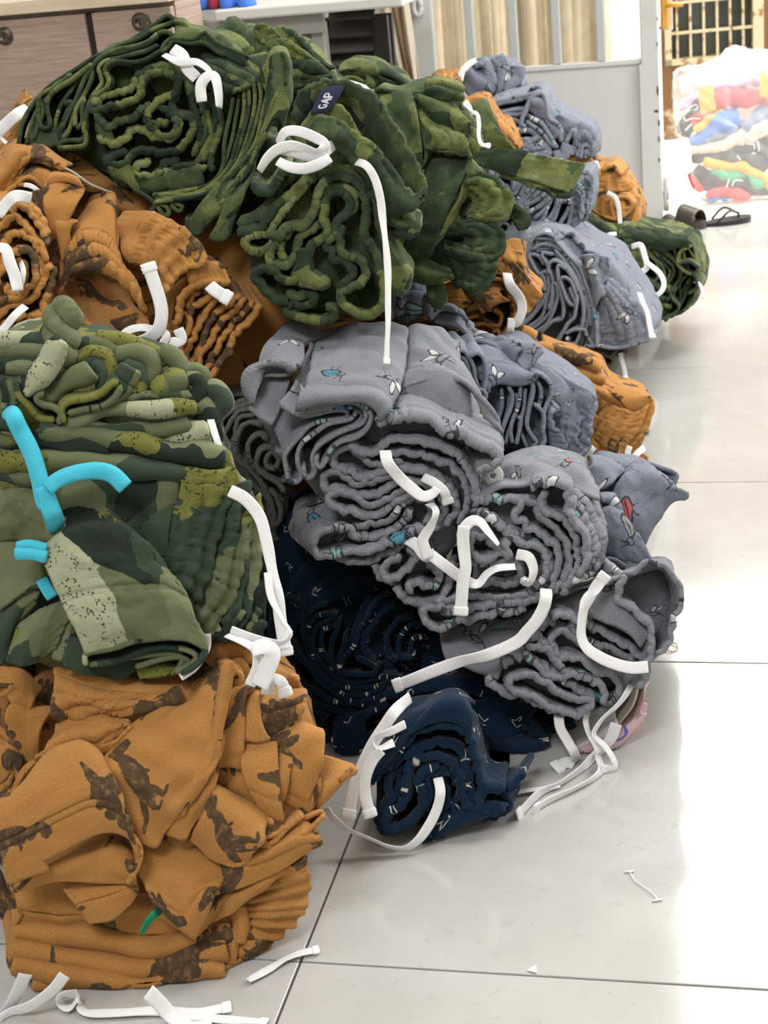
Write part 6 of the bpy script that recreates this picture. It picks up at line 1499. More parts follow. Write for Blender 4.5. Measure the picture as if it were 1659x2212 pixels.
# loose tapes lying on the tiles in front of the grey bundles
frame(1100, 1300, 2.4257)
floor_cord('560,640,-3 530,720,-1.5 460,800 380,880 260,960 160,1010 60,1110', 24, 'long white tape on the tiles with a folded end, right of the front navy roll', (False, True), [.3, .4, .6, .9, .9, .8, .6])
floor_cord('460,790 480,880 440,930 330,990 220,1040 150,1080', 21, 'white tape lying under the long one, right of the front navy roll', (False, True), [.9, 1, 1, 1, .8])
floor_cord('-20,1010 80,990 200,975 260,960', 16, 'pale tape running from the front navy roll to the crossed tapes', (False, False))
floor_cord('260,860 300,840 340,850', 26, 'crumpled white tape end on the tiles below the lowest grey bundle', (True, False), [.4, .6, .3])
# D: brown bundle under the topmost roll, with gaping waists
D_ = Bundle('brown', 1.80, (-10, -26, .10), 'brown dinosaur print bundle with two gaping waists under the topmost green roll', GB, (340, 790))
frame(0, 300, 2.676)
D_.inside('330,520 480,380 660,260 900,380 1200,420 1480,560 1560,780 1700,900 1720,1350 1500,1460 1300,1420 1180,1400 900,1250 500,1130 380,1000', depth=.2, recess=.07)
D_.sheet('-2|362,900 375,815 440,775 540,765 640,790 720,840 790,910 842,1000', '-2.4|385,740 420,700 500,695 590,712 680,765 760,835 810,890', '-1.8|392,640 440,600 520,600 600,630 660,685 720,760', '0|420,520 500,470 580,460 650,480 680,580', '4|500,420 580,350 640,310 680,400', name='waistband', ruff=.0012, ribs=(3, .055, .003), th=.007, nu=84, nv=64)
D_.sheet('-1.4|362,900 400,1000 500,1075 620,1130 730,1150 830,1090', '3|390,840 480,880 600,930 720,960 800,1000', '6|420,800 520,790 620,820 720,880', wrk=.003)
D_.sheet('-2.8|1190,690 1165,735 1085,745 1015,800 965,880 940,900', '-3|1150,610 1070,600 990,650 940,720 910,790 880,840', '-2.6|1040,510 960,520 905,590 880,660 860,740', '-1.4|880,440 800,510 760,590 740,650 760,700', '1|720,430 685,500 690,570 720,640', name='waistband', ruff=.0012, ribs=(4, .07, .0032), th=.007, nu=80, nv=64)
D_.sheet('-1.6|1010,810 960,900 950,1000 990,1060', '-1|1120,760 1060,850 1000,930', '1|1180,700 1160,780 1100,850', wrk=.003)
D_.waist('1320,835 1230,832 1120,862 1045,940 1030,1040 960,1180', -2, back=(-20, -40, .09), ribs=(3, .05, .003))
D_.sheet('-1.8|1325,830 1230,828 1115,862', '-2|1280,740 1190,745 1090,790', '0|1200,680 1150,690 1080,730', name='waistband', ribs=(2, .04, .002), th=.006)
D_.fan('1240,860 1130,900 1070,980 1050,1060 1010,1150 1000,1240', '1500,960 1450,1040 1370,1150 1290,1280 1230,1380 1190,1410', 7, -1, name='waistband', jit=4, back=(-26, -40, .09), th=.007, ruff=.0014)
D_.sheet('-1|840,1000 860,1080 900,1160 980,1200', '-1.4|700,1040 760,1120 860,1180', '1|600,1060 700,1130 800,1190', wrk=.004)
D_.sheet('0|470,1080 600,1150 700,1160', '.6|440,1000 560,1080 700,1130', th=.004)
frame(0, 200, 4.0967)
D_.sheet('-1|270,890 330,1010 390,1160 432,1310', '-2|400,850 400,980 412,1130 440,1300', '-.6|470,790 450,900 450,1000', wrk=.002, name='trouser_leg')
D_.sheet('-2|435,1320 480,1340 520,1300', '-2.4|430,1150 490,1150 600,1130', '-2.4|400,990 500,960 680,980', '-1|410,830 520,800 740,830', '1|440,790 540,770 720,800', wrk=.003, name='trouser_leg')
D_.sheet('-1.4|520,1870 545,1840 560,1700', '-2|465,1600 510,1580 565,1600', '-2|440,1310 500,1290 560,1310', '-1.4|470,1180 540,1150 640,1140', wrk=.002, name='trouser_leg')
D_.sheet('-2.2|550,1500 575,1440 600,1300', '-2.6|500,1190 540,1180 580,1170 650,1140', '-1.6|500,1150 580,1130 680,1125', wrk=.002)
D_.sheet('-1.8|420,810 480,790 600,785 730,830', '-1.6|430,755 490,725 600,728 690,770', '1|480,715 560,712 660,740', wrk=.002)
frame(0, 300, 2.676)
D_.cord('865,755 890,830 920,920 935,1000 925,1080 890,1130 840,1160 760,1180', -4.6, w=27, tips=(True, False), roll=[.1, 0, 0, .2, .4, .7, .9])
D_.cord('690,1160 740,1110 810,1090 880,1100 960,1130 940,1190', -4, w=18, tips=(False, False), roll=[.4, .4, .5, .6, .5])
D_.cord('930,1190,.5 990,1180 1050,1160 1030,1100', -3.6, w=22, tips=(False, False), roll=[.2, .1, .4, .2])
D_.cord('1210,845,1 1250,880 1300,910', -3.4, w=26, tips=(False, True), roll=.1)
D_.cord('1035,1225,1 1055,1300', -3, w=14, tips=(False, False), roll=.3)
D_.cord('330,150,3 420,190 520,260 640,310,2', -1, w=3, tips=(False, False), name='loose_thread', mat=M['gray_paint'])

# Dl: brown roll at the left edge
Dl = Bundle('brown', 1.74, (-14, -20, .10), 'dark brown coiled roll at the left edge with white tapes over its coil', GB, (50, 700))
frame(0, 200, 4.0967)
Dl.inside('-200,900 0,900 200,980 350,1150 450,1400 480,1700 420,2000 200,2150 0,2150 -200,2000', depth=.2, recess=.04)
for t, z in (('-40,1120 80,1045 180,1010 290,1080 370,1200 425,1330', 0), ('-40,1220 100,1105 200,1150 290,1260 350,1330 410,1480', -.3), ('40,1340 110,1270 220,1250 300,1330 350,1400', -.4), ('-40,1700 60,1500 140,1405 230,1388 300,1460 322,1580 290,1700 200,1800 100,1842 -40,1850', -.8),
             ('-40,2030 50,1905 160,1862 280,1832 350,1740 390,1650 440,1540', -.4), ('150,2140 180,2075 280,1990 380,1950 400,1850 450,1700 475,1560', -.2), ('-40,2120 60,2040 120,2000 220,1980', -.3), ('100,2180 250,2080 330,2035 430,2010', -.6), ('-40,980 100,950 250,1000 350,1100 420,1250', .4), ('320,1420 380,1540 370,1680 320,1790', -.2), ('60,1720 120,1780 200,1700 230,1560 170,1470', -.4)):
    Dl.waist(t, z, ribs=(2, .04, .0016))
Dl.cord('-20,1370 50,1385 85,1500 130,1620 160,1750', -3.2, w=24, tips=(False, False), roll=[.5, .2, 0, 0, .2])
Dl.cord('140,1760 190,1680 205,1580 180,1500,2', -2.6, w=12, tips=(False, False), roll=[.4, .6, .8])
Dl.cord('-20,2150 50,2070 140,1960 225,1890,1', -3, w=17, tips=(False, False), roll=[.4, .3, .5])
Dl.cord('-20,1080 50,990 140,915 275,935,2', -2.6, w=24, tips=(False, False), roll=[.4, .3, .2, 0])

# De: brown legs lying on the coil
De = Bundle('brown', 1.82, (-10, -20, .10), 'shadowed brown bundle draped between the left coil and the topmost green roll', GB, (70, 420))
De.inside('-100,700 60,560 180,490 400,450 700,560 1000,800 900,900 500,860 250,900 0,930', depth=.18, recess=.05)
De.sheet('-1|-40,920 60,830 160,700 240,620 300,600', '-1.6|-40,760 50,690 110,590 160,520 230,510', '1|-20,600 60,560 130,490 200,478 260,490', wrk=.002, name='trouser_leg')
De.sheet('-1.2|120,780 200,660 280,620 420,640 560,700', '-1.6|200,600 260,570 360,560 460,590 570,660', '1|200,500 300,475 400,490 500,540 640,620', wrk=.003, name='trouser_leg')
De.sheet('-1|20,900 160,800 280,780 400,850', '-1.2|150,760 260,700 360,690 480,750', '.4|260,640 380,640 500,690 620,740', wrk=.004)
De.layers('400,580 440,565 480,610 540,680', '-20,960 100,850 230,820 340,860', '100,850 220,765 300,770 390,840', dz=-1.4, back=(-10, -20, .06))
De.cord('215,815,1 280,830 340,870', -2.6, w=9, tips=(False, False), roll=.4)
# E: brown piece behind at the left edge
E_ = Bundle('brown', 2.05, (-10, -20, .10), 'small brown bundle at the left edge before the cabinet, two white tapes crossing it', GB, (15, 330))
E_.inside('-150,400 0,420 100,380 200,150 270,50 200,300 170,480 60,640 -150,640', depth=.14, recess=.02)
E_.sheet('-1|-40,640 40,580 110,540 140,520', '-1.6|-40,500 20,470 60,500 120,530', '0|-40,440 20,430 70,470', wrk=.003)
E_.sheet('-1|140,500 130,400 160,280', '-1|170,480 165,380 180,250', th=.004, wrk=.002)
E_.sheet('0|180,140 220,90 280,55', '.6|160,120 210,70 270,45', th=.004)
E_.cord('-20,350 50,285 150,195 250,140,2', -3, w=24, tips=(False, False), roll=[.2, .1, .1, .3])
E_.cord('-10,380 60,450 140,520', -2.6, w=9, tips=(False, False), roll=.5)

# Q: brown bundle to the right of the pleated grey one
Q_ = Bundle('brown', 2.32, (10, -24, .12), 'sunlit brown bundle with a ribbed open waist at the right, beside the pleated grey one', GB, (1270, 980))
frame(940, 660, 3.318)
Q_.inside('740,290 900,340 1150,420 1230,560 1450,650 1520,800 1450,950 1340,1100 1150,1050 1120,750 950,560', depth=.22, recess=.05)
Q_.roll('710,290 850,330 1000,370 1110,412 1175,460', [24, 40, 42, 44, 40], dz=-1, name='trouser_leg', nv=70)
Q_.roll('900,430 1050,490 1210,535', [24, 38, 34], dz=-.6, name='trouser_leg')
Q_.sheet('-1|1080,620 1230,690 1390,775', '-1.6|1000,540 1150,600 1290,670 1390,765', '0|940,480 1080,530 1220,600 1340,700', '4|800,370 920,410 1060,480 1200,570', name='trouser_leg', wrk=.003, pleat=.002, pleatl=.02)
Q_.sheet('-2|1562,680 1535,790 1500,880 1420,990 1345,1105', '-2.8|1440,770 1400,850 1340,930 1290,1000 1270,1040', '-2.4|1320,740 1260,800 1220,870 1190,940 1180,980', '-.6|1240,720 1180,790 1150,870 1140,930', name='waistband', ruff=.0015, ribs=(5, .08, .003), th=.006)
Q_.sheet('-2|1400,770 1470,740 1560,680', '-2.4|1330,680 1430,660 1530,650', '-1|1240,605 1330,600 1420,610 1500,650', name='waistband', wrk=.003)
Q_.sheet('-1.6|1352,1160 1290,1090 1210,1010 1130,960', '-1.4|1330,1190 1260,1140 1180,1090 1100,1080', '0|1300,1180 1240,1160 1170,1120 1110,1100', name='waistband', ribs=(3, .04, .002), wrk=.002)
Q_.sheet('-1|1160,800 1150,900 1140,1000', '-.4|1110,750 1120,870 1130,960', th=.005)
Q_.sheet('-1|1340,1110 1400,1040 1480,960 1500,930', '-.4|1430,1080 1470,1010 1500,950', wrk=.002)
Q_.sheet('0|1480,1110 1520,1120 1520,1090', '.4|1460,1090 1490,1065 1520,1080', th=.004)
Q_.cord('1395,1010 1380,1060 1400,1110 1340,1170', -3.6, w=12, tips=(False, False), roll=[.2, .5, .2])
Q_.cord('1500,1020,2 1450,1060 1400,1120 1340,1190', -3, w=14, tips=(False, False), roll=.3)
Q_.cord('1120,1000 1090,1040 1060,1080,2', -3, w=26, tips=(False, False), roll=.2)

# S: brown bundle in the middle distance
S_ = Bundle('brown', 2.16, (6, -20, .12), 'brown bundle with a white tape down its side, wedged below the stacked green waistbands', GB, (1060, 730))
frame(900, 460, 3.072)
S_.inside('160,500 400,400 560,250 640,180 700,220 720,420 820,540 700,680 620,830 420,780 200,660', depth=.2, recess=.05)
S_.sheet('-1|590,180 640,240 700,260', '-1.6|570,300 620,330 690,340 710,380', '0|560,260 620,180 690,180 712,230', name='waistband', wrk=.002)
S_.sheet('-2|825,540 780,600 720,660 690,690', '-2.4|770,480 720,520 690,580 660,620', '-2|690,380 640,420 620,470 620,520', '-1|570,270 560,320 540,360', name='waistband', ruff=.0012, ribs=(5, .09, .003), th=.006)
S_.sheet('-2|160,640 260,640 350,600', '-2.4|165,500 240,540 300,560 340,600', '-1.6|180,480 270,465 320,500 390,550', th=.005, name='trouser_leg', hem=[.016])
S_.sheet('-2.4|440,660 520,600 610,580', '-2.6|380,580 460,560 560,550', '-1.6|280,470 380,520 460,500 540,520', '0|400,500 460,460 540,470 600,500', th=.005, name='trouser_leg', hem=[.016], wrk=.003)
S_.layers('430,660 520,610 600,570 630,640 610,730 560,820', '340,680 420,650 490,640 560,680 540,750 470,730', '360,750 450,740 530,770 560,820', '340,700 400,690 460,720 520,760 500,820', '480,430 560,440 610,500 600,560', '490,390 560,400 605,460', dz=-1.4, back=(4, -20, .1), th=.006)
S_.sheet('-1|490,420 540,400 600,440', '-1.4|510,300 560,300 590,340', '0|530,270 570,250 590,290', wrk=.003)
S_.sheet('-1.6|640,740 720,870 780,870', '-2|680,770 740,790 790,840', '-1|640,740 690,750 740,780', wrk=.002)
S_.roll('650,780 720,800 780,830', [30, 40, 40], dz=-2)
S_.cord('600,400,1 620,480 680,560 700,640 670,720 640,730', -3.4, w=20, tips=(False, False), roll=[.6, .2, .1, .4, .2])
S_.cord('630,700 620,780 590,840,1', -3.6, w=16, tips=(False, False), roll=.3)
S2 = Bundle('brown', 2.06, (0, -14, .10), 'narrow brown strip of folded cloth under the small peeping grey waistband', GB, (910, 700))
S2.roll('-200,700 -60,705 60,725 160,755 270,800', [20, 26, 30, 34, 26], dz=0, name='trouser_leg')
S2.inside('-900,560 -500,560 -220,650 0,690 150,730 280,790 240,830 0,770 -400,840 -900,820', depth=.1, recess=.01)

# V: brown bundle far back before the door panel
V_ = Bundle('brown', 3.12, (14, -16, .14), 'far brown bundle before the grey door panel, a single white tape hanging from it', GB, (1310, 500))
frame(980, 100, 3.072)
V_.inside('720,780 820,720 930,780 1060,800 1160,920 1220,1040 1220,1180 1050,1200 900,1120 910,900', depth=.22, recess=.05)
V_.sheet('-1|730,770 830,760 920,790', '-1.4|760,750 830,725 910,760', '0|790,730 830,718 880,740', wrk=.002)
V_.sheet('-1|930,960 960,880 1000,830', '-1.6|1040,960 1020,900 1060,830', '-1|1170,950 1130,880 1070,820', '1|1160,920 1100,850 1040,800', name='waistband', ribs=(3, .06, .003), wrk=.003)
V_.sheet('-1.6|920,1090 930,1000 980,950', '-2|1000,1130 1010,1030 1040,980', '-2|1120,1140 1080,1100 1060,1040', '-1|1180,1050 1150,1010 1100,990', wrk=.004, name='waistband', ribs=(3, .06, .002))
V_.layers('1050,1040 1090,1010 1150,1015 1175,1060 1120,1080 1070,1070 1060,1040', '930,830 960,840 940,900 930,960', '990,820 1050,800 1110,850', '1000,1140 1080,1150 1160,1100 1190,1040', dz=-2, th=.009)
V_.sheet('-1|1170,1190 1200,1100 1190,1040', '-.6|1220,1160 1222,1090 1210,1030', '0|1225,1120 1222,1050', name='waistband')
V_.sheet('-1|1000,1190 1080,1220 1160,1190', '-1.4|940,1120 1050,1150 1170,1140', wrk=.003)
V_.cord('1020,970 1070,1000 1090,1050 1100,1120 1105,1180', -3.4, w=9, tips=(False, False), roll=[.3, .2, .1, .3])
V_.cord('900,800 940,790', -3, w=14, tips=(False, True), roll=.2)
V2 = Bundle('brown', 3.2, (8, -14, .12), 'scrap of brown waistband farthest back beside the upright grey petals', GB, (960, 175))
frame(820, 100, 3.318)
V2.inside('340,250 420,205 560,210 590,260 560,320 380,320', depth=.14, recess=.02)
V2.sheet('-1|350,270 440,280 580,290', '-1.4|360,230 460,220 570,240', '0|400,205 480,200 560,210', name='waistband', wrk=.002, pleat=.006, pleatl=.03)
V3 = Bundle('brown', 2.9, (8, -14, .12), 'crumpled brown bundle mostly hidden by the draped green leg', GB, (1030, 260))
V3.inside('580,420 660,370 750,370 860,540 920,560 1000,740 940,740 800,600', depth=.14, recess=.02)
V3.sheet('-1|590,410 660,430 740,400', '-1.4|610,390 680,370 760,380', '0|640,375 700,365 750,370', wrk=.002)
V3.sheet('-1|860,640 920,700 1000,745', '-1.6|850,580 920,620 980,700', '0|840,545 900,540 960,650', wrk=.003, pleat=.006, pleatl=.03, name='waistband')
V3.cord('620,415 640,440 650,470', -2.4, w=12, tips=(True, False), roll=.2)
# U: grey bundles at the back
U1 = Bundle('gray_blue', 3.25, (8, -16, .14), 'topmost far grey bundle, its folds standing like petals before the barred door', 'grey bug print trouser bundles', (1065, 215))
frame(820, 100, 3.318)
U1.inside('600,210 660,150 760,120 900,130 1000,180 980,300 850,360 700,370 620,320', depth=.18, recess=.04)
U1.sheet('-1|592,190 600,270 640,340 720,368 790,335', '-2.4|650,180 690,230 740,260 790,270 812,260', '-.6|650,140 700,150 750,170 790,195 812,230', th=.008, wrk=.002)
U1.sheet('-1.6|800,340 845,290 842,220 810,130 760,85', '-2.6|770,280 800,230 780,170 720,130 690,140', '-1|730,230 740,180 710,120 680,115', name='waistband', th=.007, ribs=(3, .06, .002))
U1.sheet('-1.4|840,350 910,270 925,200 905,100 880,60', '-2|850,270 870,200 850,130 810,95', '0|830,240 830,170 810,110', name='waistband', th=.007, ribs=(3, .06, .002))
U1.sheet('-1|890,360 960,300 1020,240 1040,150', '-1.4|900,290 950,220 970,150 940,150', '0|900,260 930,200 935,150', name='waistband', th=.007, ribs=(3, .06, .002))
U1.layers('860,380 950,340 1020,300 1020,260', '830,380 900,380 960,370', dz=-1)
U1.cord('575,250 590,190 640,130 690,100', -2.4, w=14, tips=(False, False), roll=[.4, .1, .3, .5])
U2 = Bundle('gray_blue', 3.12, (10, -16, .14), 'far grey bundle leaning on the plain door panel, small ruffled waistbands facing out', 'grey bug print trouser bundles', (1180, 350))
U2.inside('800,450 900,360 1080,310 1160,310 1300,470 1420,520 1540,600 1530,800 1350,830 1100,810 960,700', depth=.22, recess=.05)
U2.layers('810,440 900,400 1000,390 1090,360 1140,350', '830,480 960,460 1050,450', '800,420 900,385 1040,355 1130,335', '840,530 950,520 1040,560 1050,480 1080,420', '850,500 980,490 1040,470', dz=-1, back=(10, -18, .12), th=.009)
U2.sheet('-1|1180,700 1190,600 1110,480 1050,440', '-2.4|1290,640 1230,560 1200,470 1150,400 1090,390', '-1|1300,600 1250,500 1200,390 1150,340 1110,350', '2|1300,480 1240,420 1180,350 1140,300', wrk=.003)
U2.layers('1040,580 1010,560 1060,430 1110,360 1170,345 1195,440 1215,520 1280,570 1305,680', '1060,505 1160,560 1215,640 1260,720', '1060,540 1150,620 1230,700 1270,720', dz=-2.4, back=(10, -18, .12), th=.009)
U2.waists('960,650 1000,610 1080,605 1125,640 1100,672 1010,680', '970,700 1060,690 1130,660 1155,700 1080,725 1000,720', '1000,765 1100,735 1180,725 1195,760 1110,785 1040,800', '1080,805 1140,775 1195,795', '1150,690 1200,720 1215,790 1200,810', dz=-2, back=(10, -16, .1), th=.012)
U2.sheet('-1|1260,510 1330,600 1400,660 1430,620', '-1.6|1290,490 1390,540 1480,580 1540,620', '0|1300,480 1400,510 1500,550 1555,600', wrk=.002)
U2.sheet('-2|1415,800 1420,700 1470,675 1530,700 1535,800', '-2.4|1410,690 1430,630 1480,620 1540,670', '-1.4|1400,590 1450,560 1510,580 1552,620', name='waistband', ribs=(4, .08, .003), th=.008)
U2.layers('1440,800 1450,720 1500,720 1520,790', '1470,800 1480,750 1500,780', '1330,690 1390,600 1400,720 1420,790', dz=-2.2, th=.009)
U2.sheet('-2.4|1350,780 1385,770 1388,720', '-2.4|1300,760 1320,700 1350,705', name='waistband', th=.008)
U2.sheet('-2|1260,800 1330,810 1360,780', '-2|1250,760 1310,750 1350,770', th=.008)
U2.sheet('0|1090,300 1140,290 1165,330', '1|1070,330 1110,310 1140,320', th=.006)
U3 = Bundle('gray_blue', 2.78, (12, -18, .14), 'pleated grey bundle under the draped green leg, ruffled waistbands at its right end', 'grey bug print trouser bundles', (1160, 480))
U3.inside('650,830 800,860 1000,900 1300,930 1500,890 1530,1000 1490,1200 1300,1320 1120,1290 960,1100', depth=.2, recess=.06)
for t in ('650,830 660,880 690,900 700,850', '700,850 720,910 760,920 770,850', '770,850 790,940 830,940 850,880', '810,960 870,930 930,930 950,980 950,1030', '850,950 880,1000 900,1040', '930,1070 980,1110 1040,1000 1090,960 1060,1020 1000,1120', '1000,1130 1060,1080 1140,1000 1170,1010 1090,1090 1030,1150', '1030,1160 1120,1110 1220,1040 1180,1110 1080,1190',
          '1060,1190 1150,1150 1230,1090 1200,1160 1110,1230', '1090,1280 1150,1250 1220,1110 1260,1080 1250,1180 1160,1290', '1160,1290 1250,1240 1290,1120 1360,1120 1340,1200 1270,1310', '1280,1320 1350,1290 1375,1180 1370,1120', '900,1000 960,1060 1000,1010 1050,960', '980,1110 1010,1150 1060,1160'):
    U3.layer(t, -1.5, back=(16, -26, .12), th=.008)
U3.sheet('-1|1370,1300 1385,1200 1390,1100 1370,1030', '-2|1440,1240 1460,1140 1465,1040 1410,990', '-1|1400,1100 1430,1000 1440,960', name='waistband', ribs=(3, .05, .002), pleat=.003, pleatl=.016)
U3.sheet('-.6|1440,1260 1470,1130 1480,1030 1450,975', '-1.4|1490,1200 1520,1060 1530,950 1500,910', '0|1500,1000 1500,930 1480,900 1440,915', name='waistband', ribs=(3, .05, .002), pleat=.003, pleatl=.016)
U3.cord('1170,825,1 1240,820 1310,820', -3, w=13, tips=(False, False), roll=.7)
# pink cloth on the floor under the lowest grey bundle
Pk = Bundle('pink_cloth', 1.76, (8, -14, .08), 'pink and white printed garment pressed flat on the tiles under the lowest grey bundle', 'printed garments', (1300, 1640), name='folded_garment', cat='garment')
del Pk.o['group']
frame(1100, 1300, 2.4257)
Pk.sheet('-1|500,800 600,730 690,640 725,540', '-1.4|480,780 580,690 650,620 700,520', '0|560,680 620,600 680,500 720,430', '3|560,580 620,500 680,430 725,400', th=.003, wrk=.002, name='cloth_fold')
Pk.sheet('-1.6|500,800 600,728 720,590', '-2|490,750 580,690 690,590', '-1.4|560,690 620,640 690,570', mat=M['pink_print'], th=.003, wrk=.001, name='cloth_fold')
Pk.sheet('-1.2|360,800 440,760 520,700', '-1.6|350,770 430,720 560,650', '-.6|360,730 450,690 560,620', mat=M['bag_white'], th=.004, wrk=.002, name='cloth_fold')
Pk.roll('365,790 420,770 480,740', [14, 16, 14], dz=-1.8, name='cloth_fold')
Pk.sheet('-1|560,650 640,560 680,440', '-.4|560,620 620,540 660,440', mat=M['drape_cream'], th=.004, name='cloth_fold')
# ---------------------------------------------------------------- the buried body of the heap: what the upper bundles rest on
def under(b, x0, x1, y0, y1, z1, z0=.004):
    """the lower, buried layers of a bundle: a rounded stack of folded cloth from the floor up to the bundle"""
    nu, nv = 56, 34
    w = Wave(seed(), 7, .6)
    c = np.array([(x0 + x1) / 2, (y0 + y1) / 2]); r = np.array([(x1 - x0) / 2, (y1 - y0) / 2])
    t = np.linspace(0, 1, nv); a = np.linspace(0, 2 * math.pi, nu, endpoint=False)
    G = np.zeros((nv, nu, 3))
    for i, ti in enumerate(t):
        e = max(.02, 1 - abs(2 * ti - 1) ** 7)
        z = z0 + (z1 - z0) * ti
        k = e * (1 + .035 * (abs(math.sin(z / .011)) - .5))
        ca, sa = np.cos(a), np.sin(a)
        G[i, :, 0] = c[0] + r[0] * np.sign(ca) * np.abs(ca) ** .7 * k
        G[i, :, 1] = c[1] + r[1] * np.sign(sa) * np.abs(sa) ** .7 * k
        G[i, :, 2] = z
    G[..., :2] *= 1
    f = 1 + .03 * w(G[..., 0] / .09 + G[..., 1] / .07, G[..., 2] / .05)
    G[..., 0] = c[0] + (G[..., 0] - c[0]) * f; G[..., 1] = c[1] + (G[..., 1] - c[1]) * f
    ids = np.arange(nv * nu).reshape(nv, nu)
    A_, B_ = ids[:-1], np.roll(ids, -1, 1)[:-1]
    F = np.stack([A_, B_, np.roll(ids, -1, 1)[1:], ids[1:]], -1).reshape(-1, 4)
    U = np.broadcast_to(np.arange(nu)[None] / nu * .7, (nv, nu)); Vv = np.broadcast_to(G[:, :1, 2], (nv, nu))
    mesh_obj('inner_layers', G.reshape(-1, 3), F, b.m, b.o, np.stack([U.ravel(), Vv.ravel()], 1))
for b_, a_ in ((M_, (-.39, -.21, 1.88, 2.06, .20)), (I_, (-.66, -.61, 1.70, 1.86, .21)), (N_, (-.20, -.135, 1.86, 1.98, .09)), (U_, (-.34, -.22, 2.62, 2.84, .10)), (S2, (-.62, -.42, 1.90, 2.04, .35)),
               (S_, (-.44, -.35, 2.10, 2.38, .29)), (D_, (-.80, -.66, 1.68, 1.94, .35)), (Dl, (-1.04, -.92, 1.62, 1.80, .44)), (E_, (-1.05, -.92, 1.94, 2.10, .62)), (At, (-.74, -.58, 2.12, 2.32, .65)), (Ac, (-.60, -.46, 2.36, 2.52, .61)),
               (Cn, (-.56, -.46, 2.08, 2.30, .42)), (A, (-.86, -.66, 2.00, 2.09, .53)), (V3, (-.53, -.47, 2.94, 3.10, .43)), (U3, (-.45, -.30, 2.82, 3.02, .30)), (U2, (-.48, -.33, 3.20, 3.42, .36)), (V_, (-.30, -.23, 3.16, 3.36, .22)), (V2, (-.66, -.60, 3.22, 3.40, .515)),
               (U1, (-.59, -.50, 3.32, 3.54, .475)), (H_, (-.84, -.72, 1.24, 1.38, .10))):
    under(b_, *a_)
# ---------------------------------------------------------------- the plastic bag of garments in the yard
frame(1400, 0, 4.2548)
BD = 4.36
class One(Bundle):
    """a single garment, one mesh, top-level"""
    def __init__(self, mat, d): self.o = None; self.m = M[mat]; self.d = d
def garment(mat, text, w, dz, label, name='folded_garment', cat='garment', grp='garments packed in the plastic bag', **kw):
    o = One(mat, BD).roll(text, w, dz=dz, name=name, th=.008, wrk=.005, wrkl=.05, nu=18, nv=40, **kw)
    o['label'] = label; o['category'] = cat
    if grp: o['group'] = grp
    return o
garment('bag_white', '310,800 500,730 750,660 1000,660 1250,700', [60, 110, 130, 120, 90], 4, 'white garment roll added for the blown-out film at the top of the plastic bag')  # white roll added to give the burnt-out brightness of the upper film
garment('bag_lilac', '290,990 380,940 480,885', [34, 46, 40], 0, 'lilac garment at the upper left inside the plastic bag')
garment('bag_lilac', '600,810 700,770 800,790 960,720 1100,760', [40, 46, 50, 56, 50], 2, 'pale lilac garment above the red one inside the plastic bag')
garment('bag_black', '325,1240 370,1130 420,1040 470,960', [50, 60, 60, 50], .5, 'black garment with white outline print under the lilac one in the bag')
garment('bag_red', '385,1130 520,1040 700,900 850,910 1040,890 1150,900', [24, 60, 84, 80, 60, 50], 0, 'large red garment in the upper half of the plastic bag')
garment('bag_yellow', '440,1200 560,1100 690,1035', [24, 40, 30], -.6, 'yellow garment peeping out between the red and the blue one in the bag')
garment('bag_blue', '395,1310 560,1210 700,1120 830,1080', [36, 70, 84, 70], -1, 'bright blue garment in the middle of the plastic bag')
garment('bag_slate', '520,1300 700,1240 900,1170 1100,1050 1220,1000', [30, 50, 66, 80, 70], 0, 'slate blue garment right of the bright blue one in the bag')
garment('bag_pink', '405,1375 600,1350 800,1290 1000,1190 1180,1140', [34, 46, 56, 76, 80], -.6, 'pale pink garment below the blue ones in the bag')
garment('bag_black', '660,1370 900,1350 1200,1310', [40, 54, 60], .4, 'black garment with white strokes under the pale pink one in the bag')
garment('bag_black', '410,1440 600,1430 800,1450 1000,1490 1200,1450', [40, 56, 60, 66, 60], .2, 'dark grey garment above the amber one in the bag')
garment('bag_amber', '520,1480 700,1535 880,1545 1000,1600 1140,1700', [30, 42, 44, 46, 40], -.8, 'amber garment curving through the lower half of the bag')
garment('bag_green', '590,1590 750,1620 900,1600 1000,1680 1180,1710', [34, 44, 44, 50, 50], -.4, 'green garment just below the amber one in the bag')
garment('bag_black', '430,1560 520,1650 680,1680 860,1690 1200,1790', [60, 90, 86, 80, 80], .6, 'black garment with white strokes at the lower left in the bag')
garment('bag_red', '545,1800 650,1765 800,1765 880,1820 830,1890', [26, 40, 46, 56, 40], -.6, 'small red garment lowest in the plastic bag')
garment('bag_red', '385,1630 440,1690 490,1750', [16, 28, 20], 0, 'scrap of red cloth at the lower left edge of the bag')
garment('bag_blue', '570,1850 640,1830 720,1830', [22, 32, 26], .2, 'scrap of blue cloth beside the lowest red garment in the bag')
garment('bag_white', '480,1870 640,1880 900,1890 1200,1880', [40, 44, 40, 60], 1.4, 'white crumpled garment at the bottom of the plastic bag')
ys = One('bag_amber', BD)
for tx, lb in (('460,830 590,770|470,940 605,900|490,1050 625,1010', 'left amber strip of tape stuck across the plastic bag'), ('1030,640 1120,700|1030,780 1130,800|1025,890 1130,900', 'right amber strip of tape stuck across the plastic bag')):
    rows = ['-%d|' % (4 if i else 4) + t for i, t in enumerate(tx.split('|'))]
    o = Bundle.sheet(ys, *rows, name='tape_strip', th=.001, nu=16, nv=16, wrk=.001)
    o['label'] = lb; o['category'] = 'tape'; o['group'] = 'tape strips on the plastic bag'
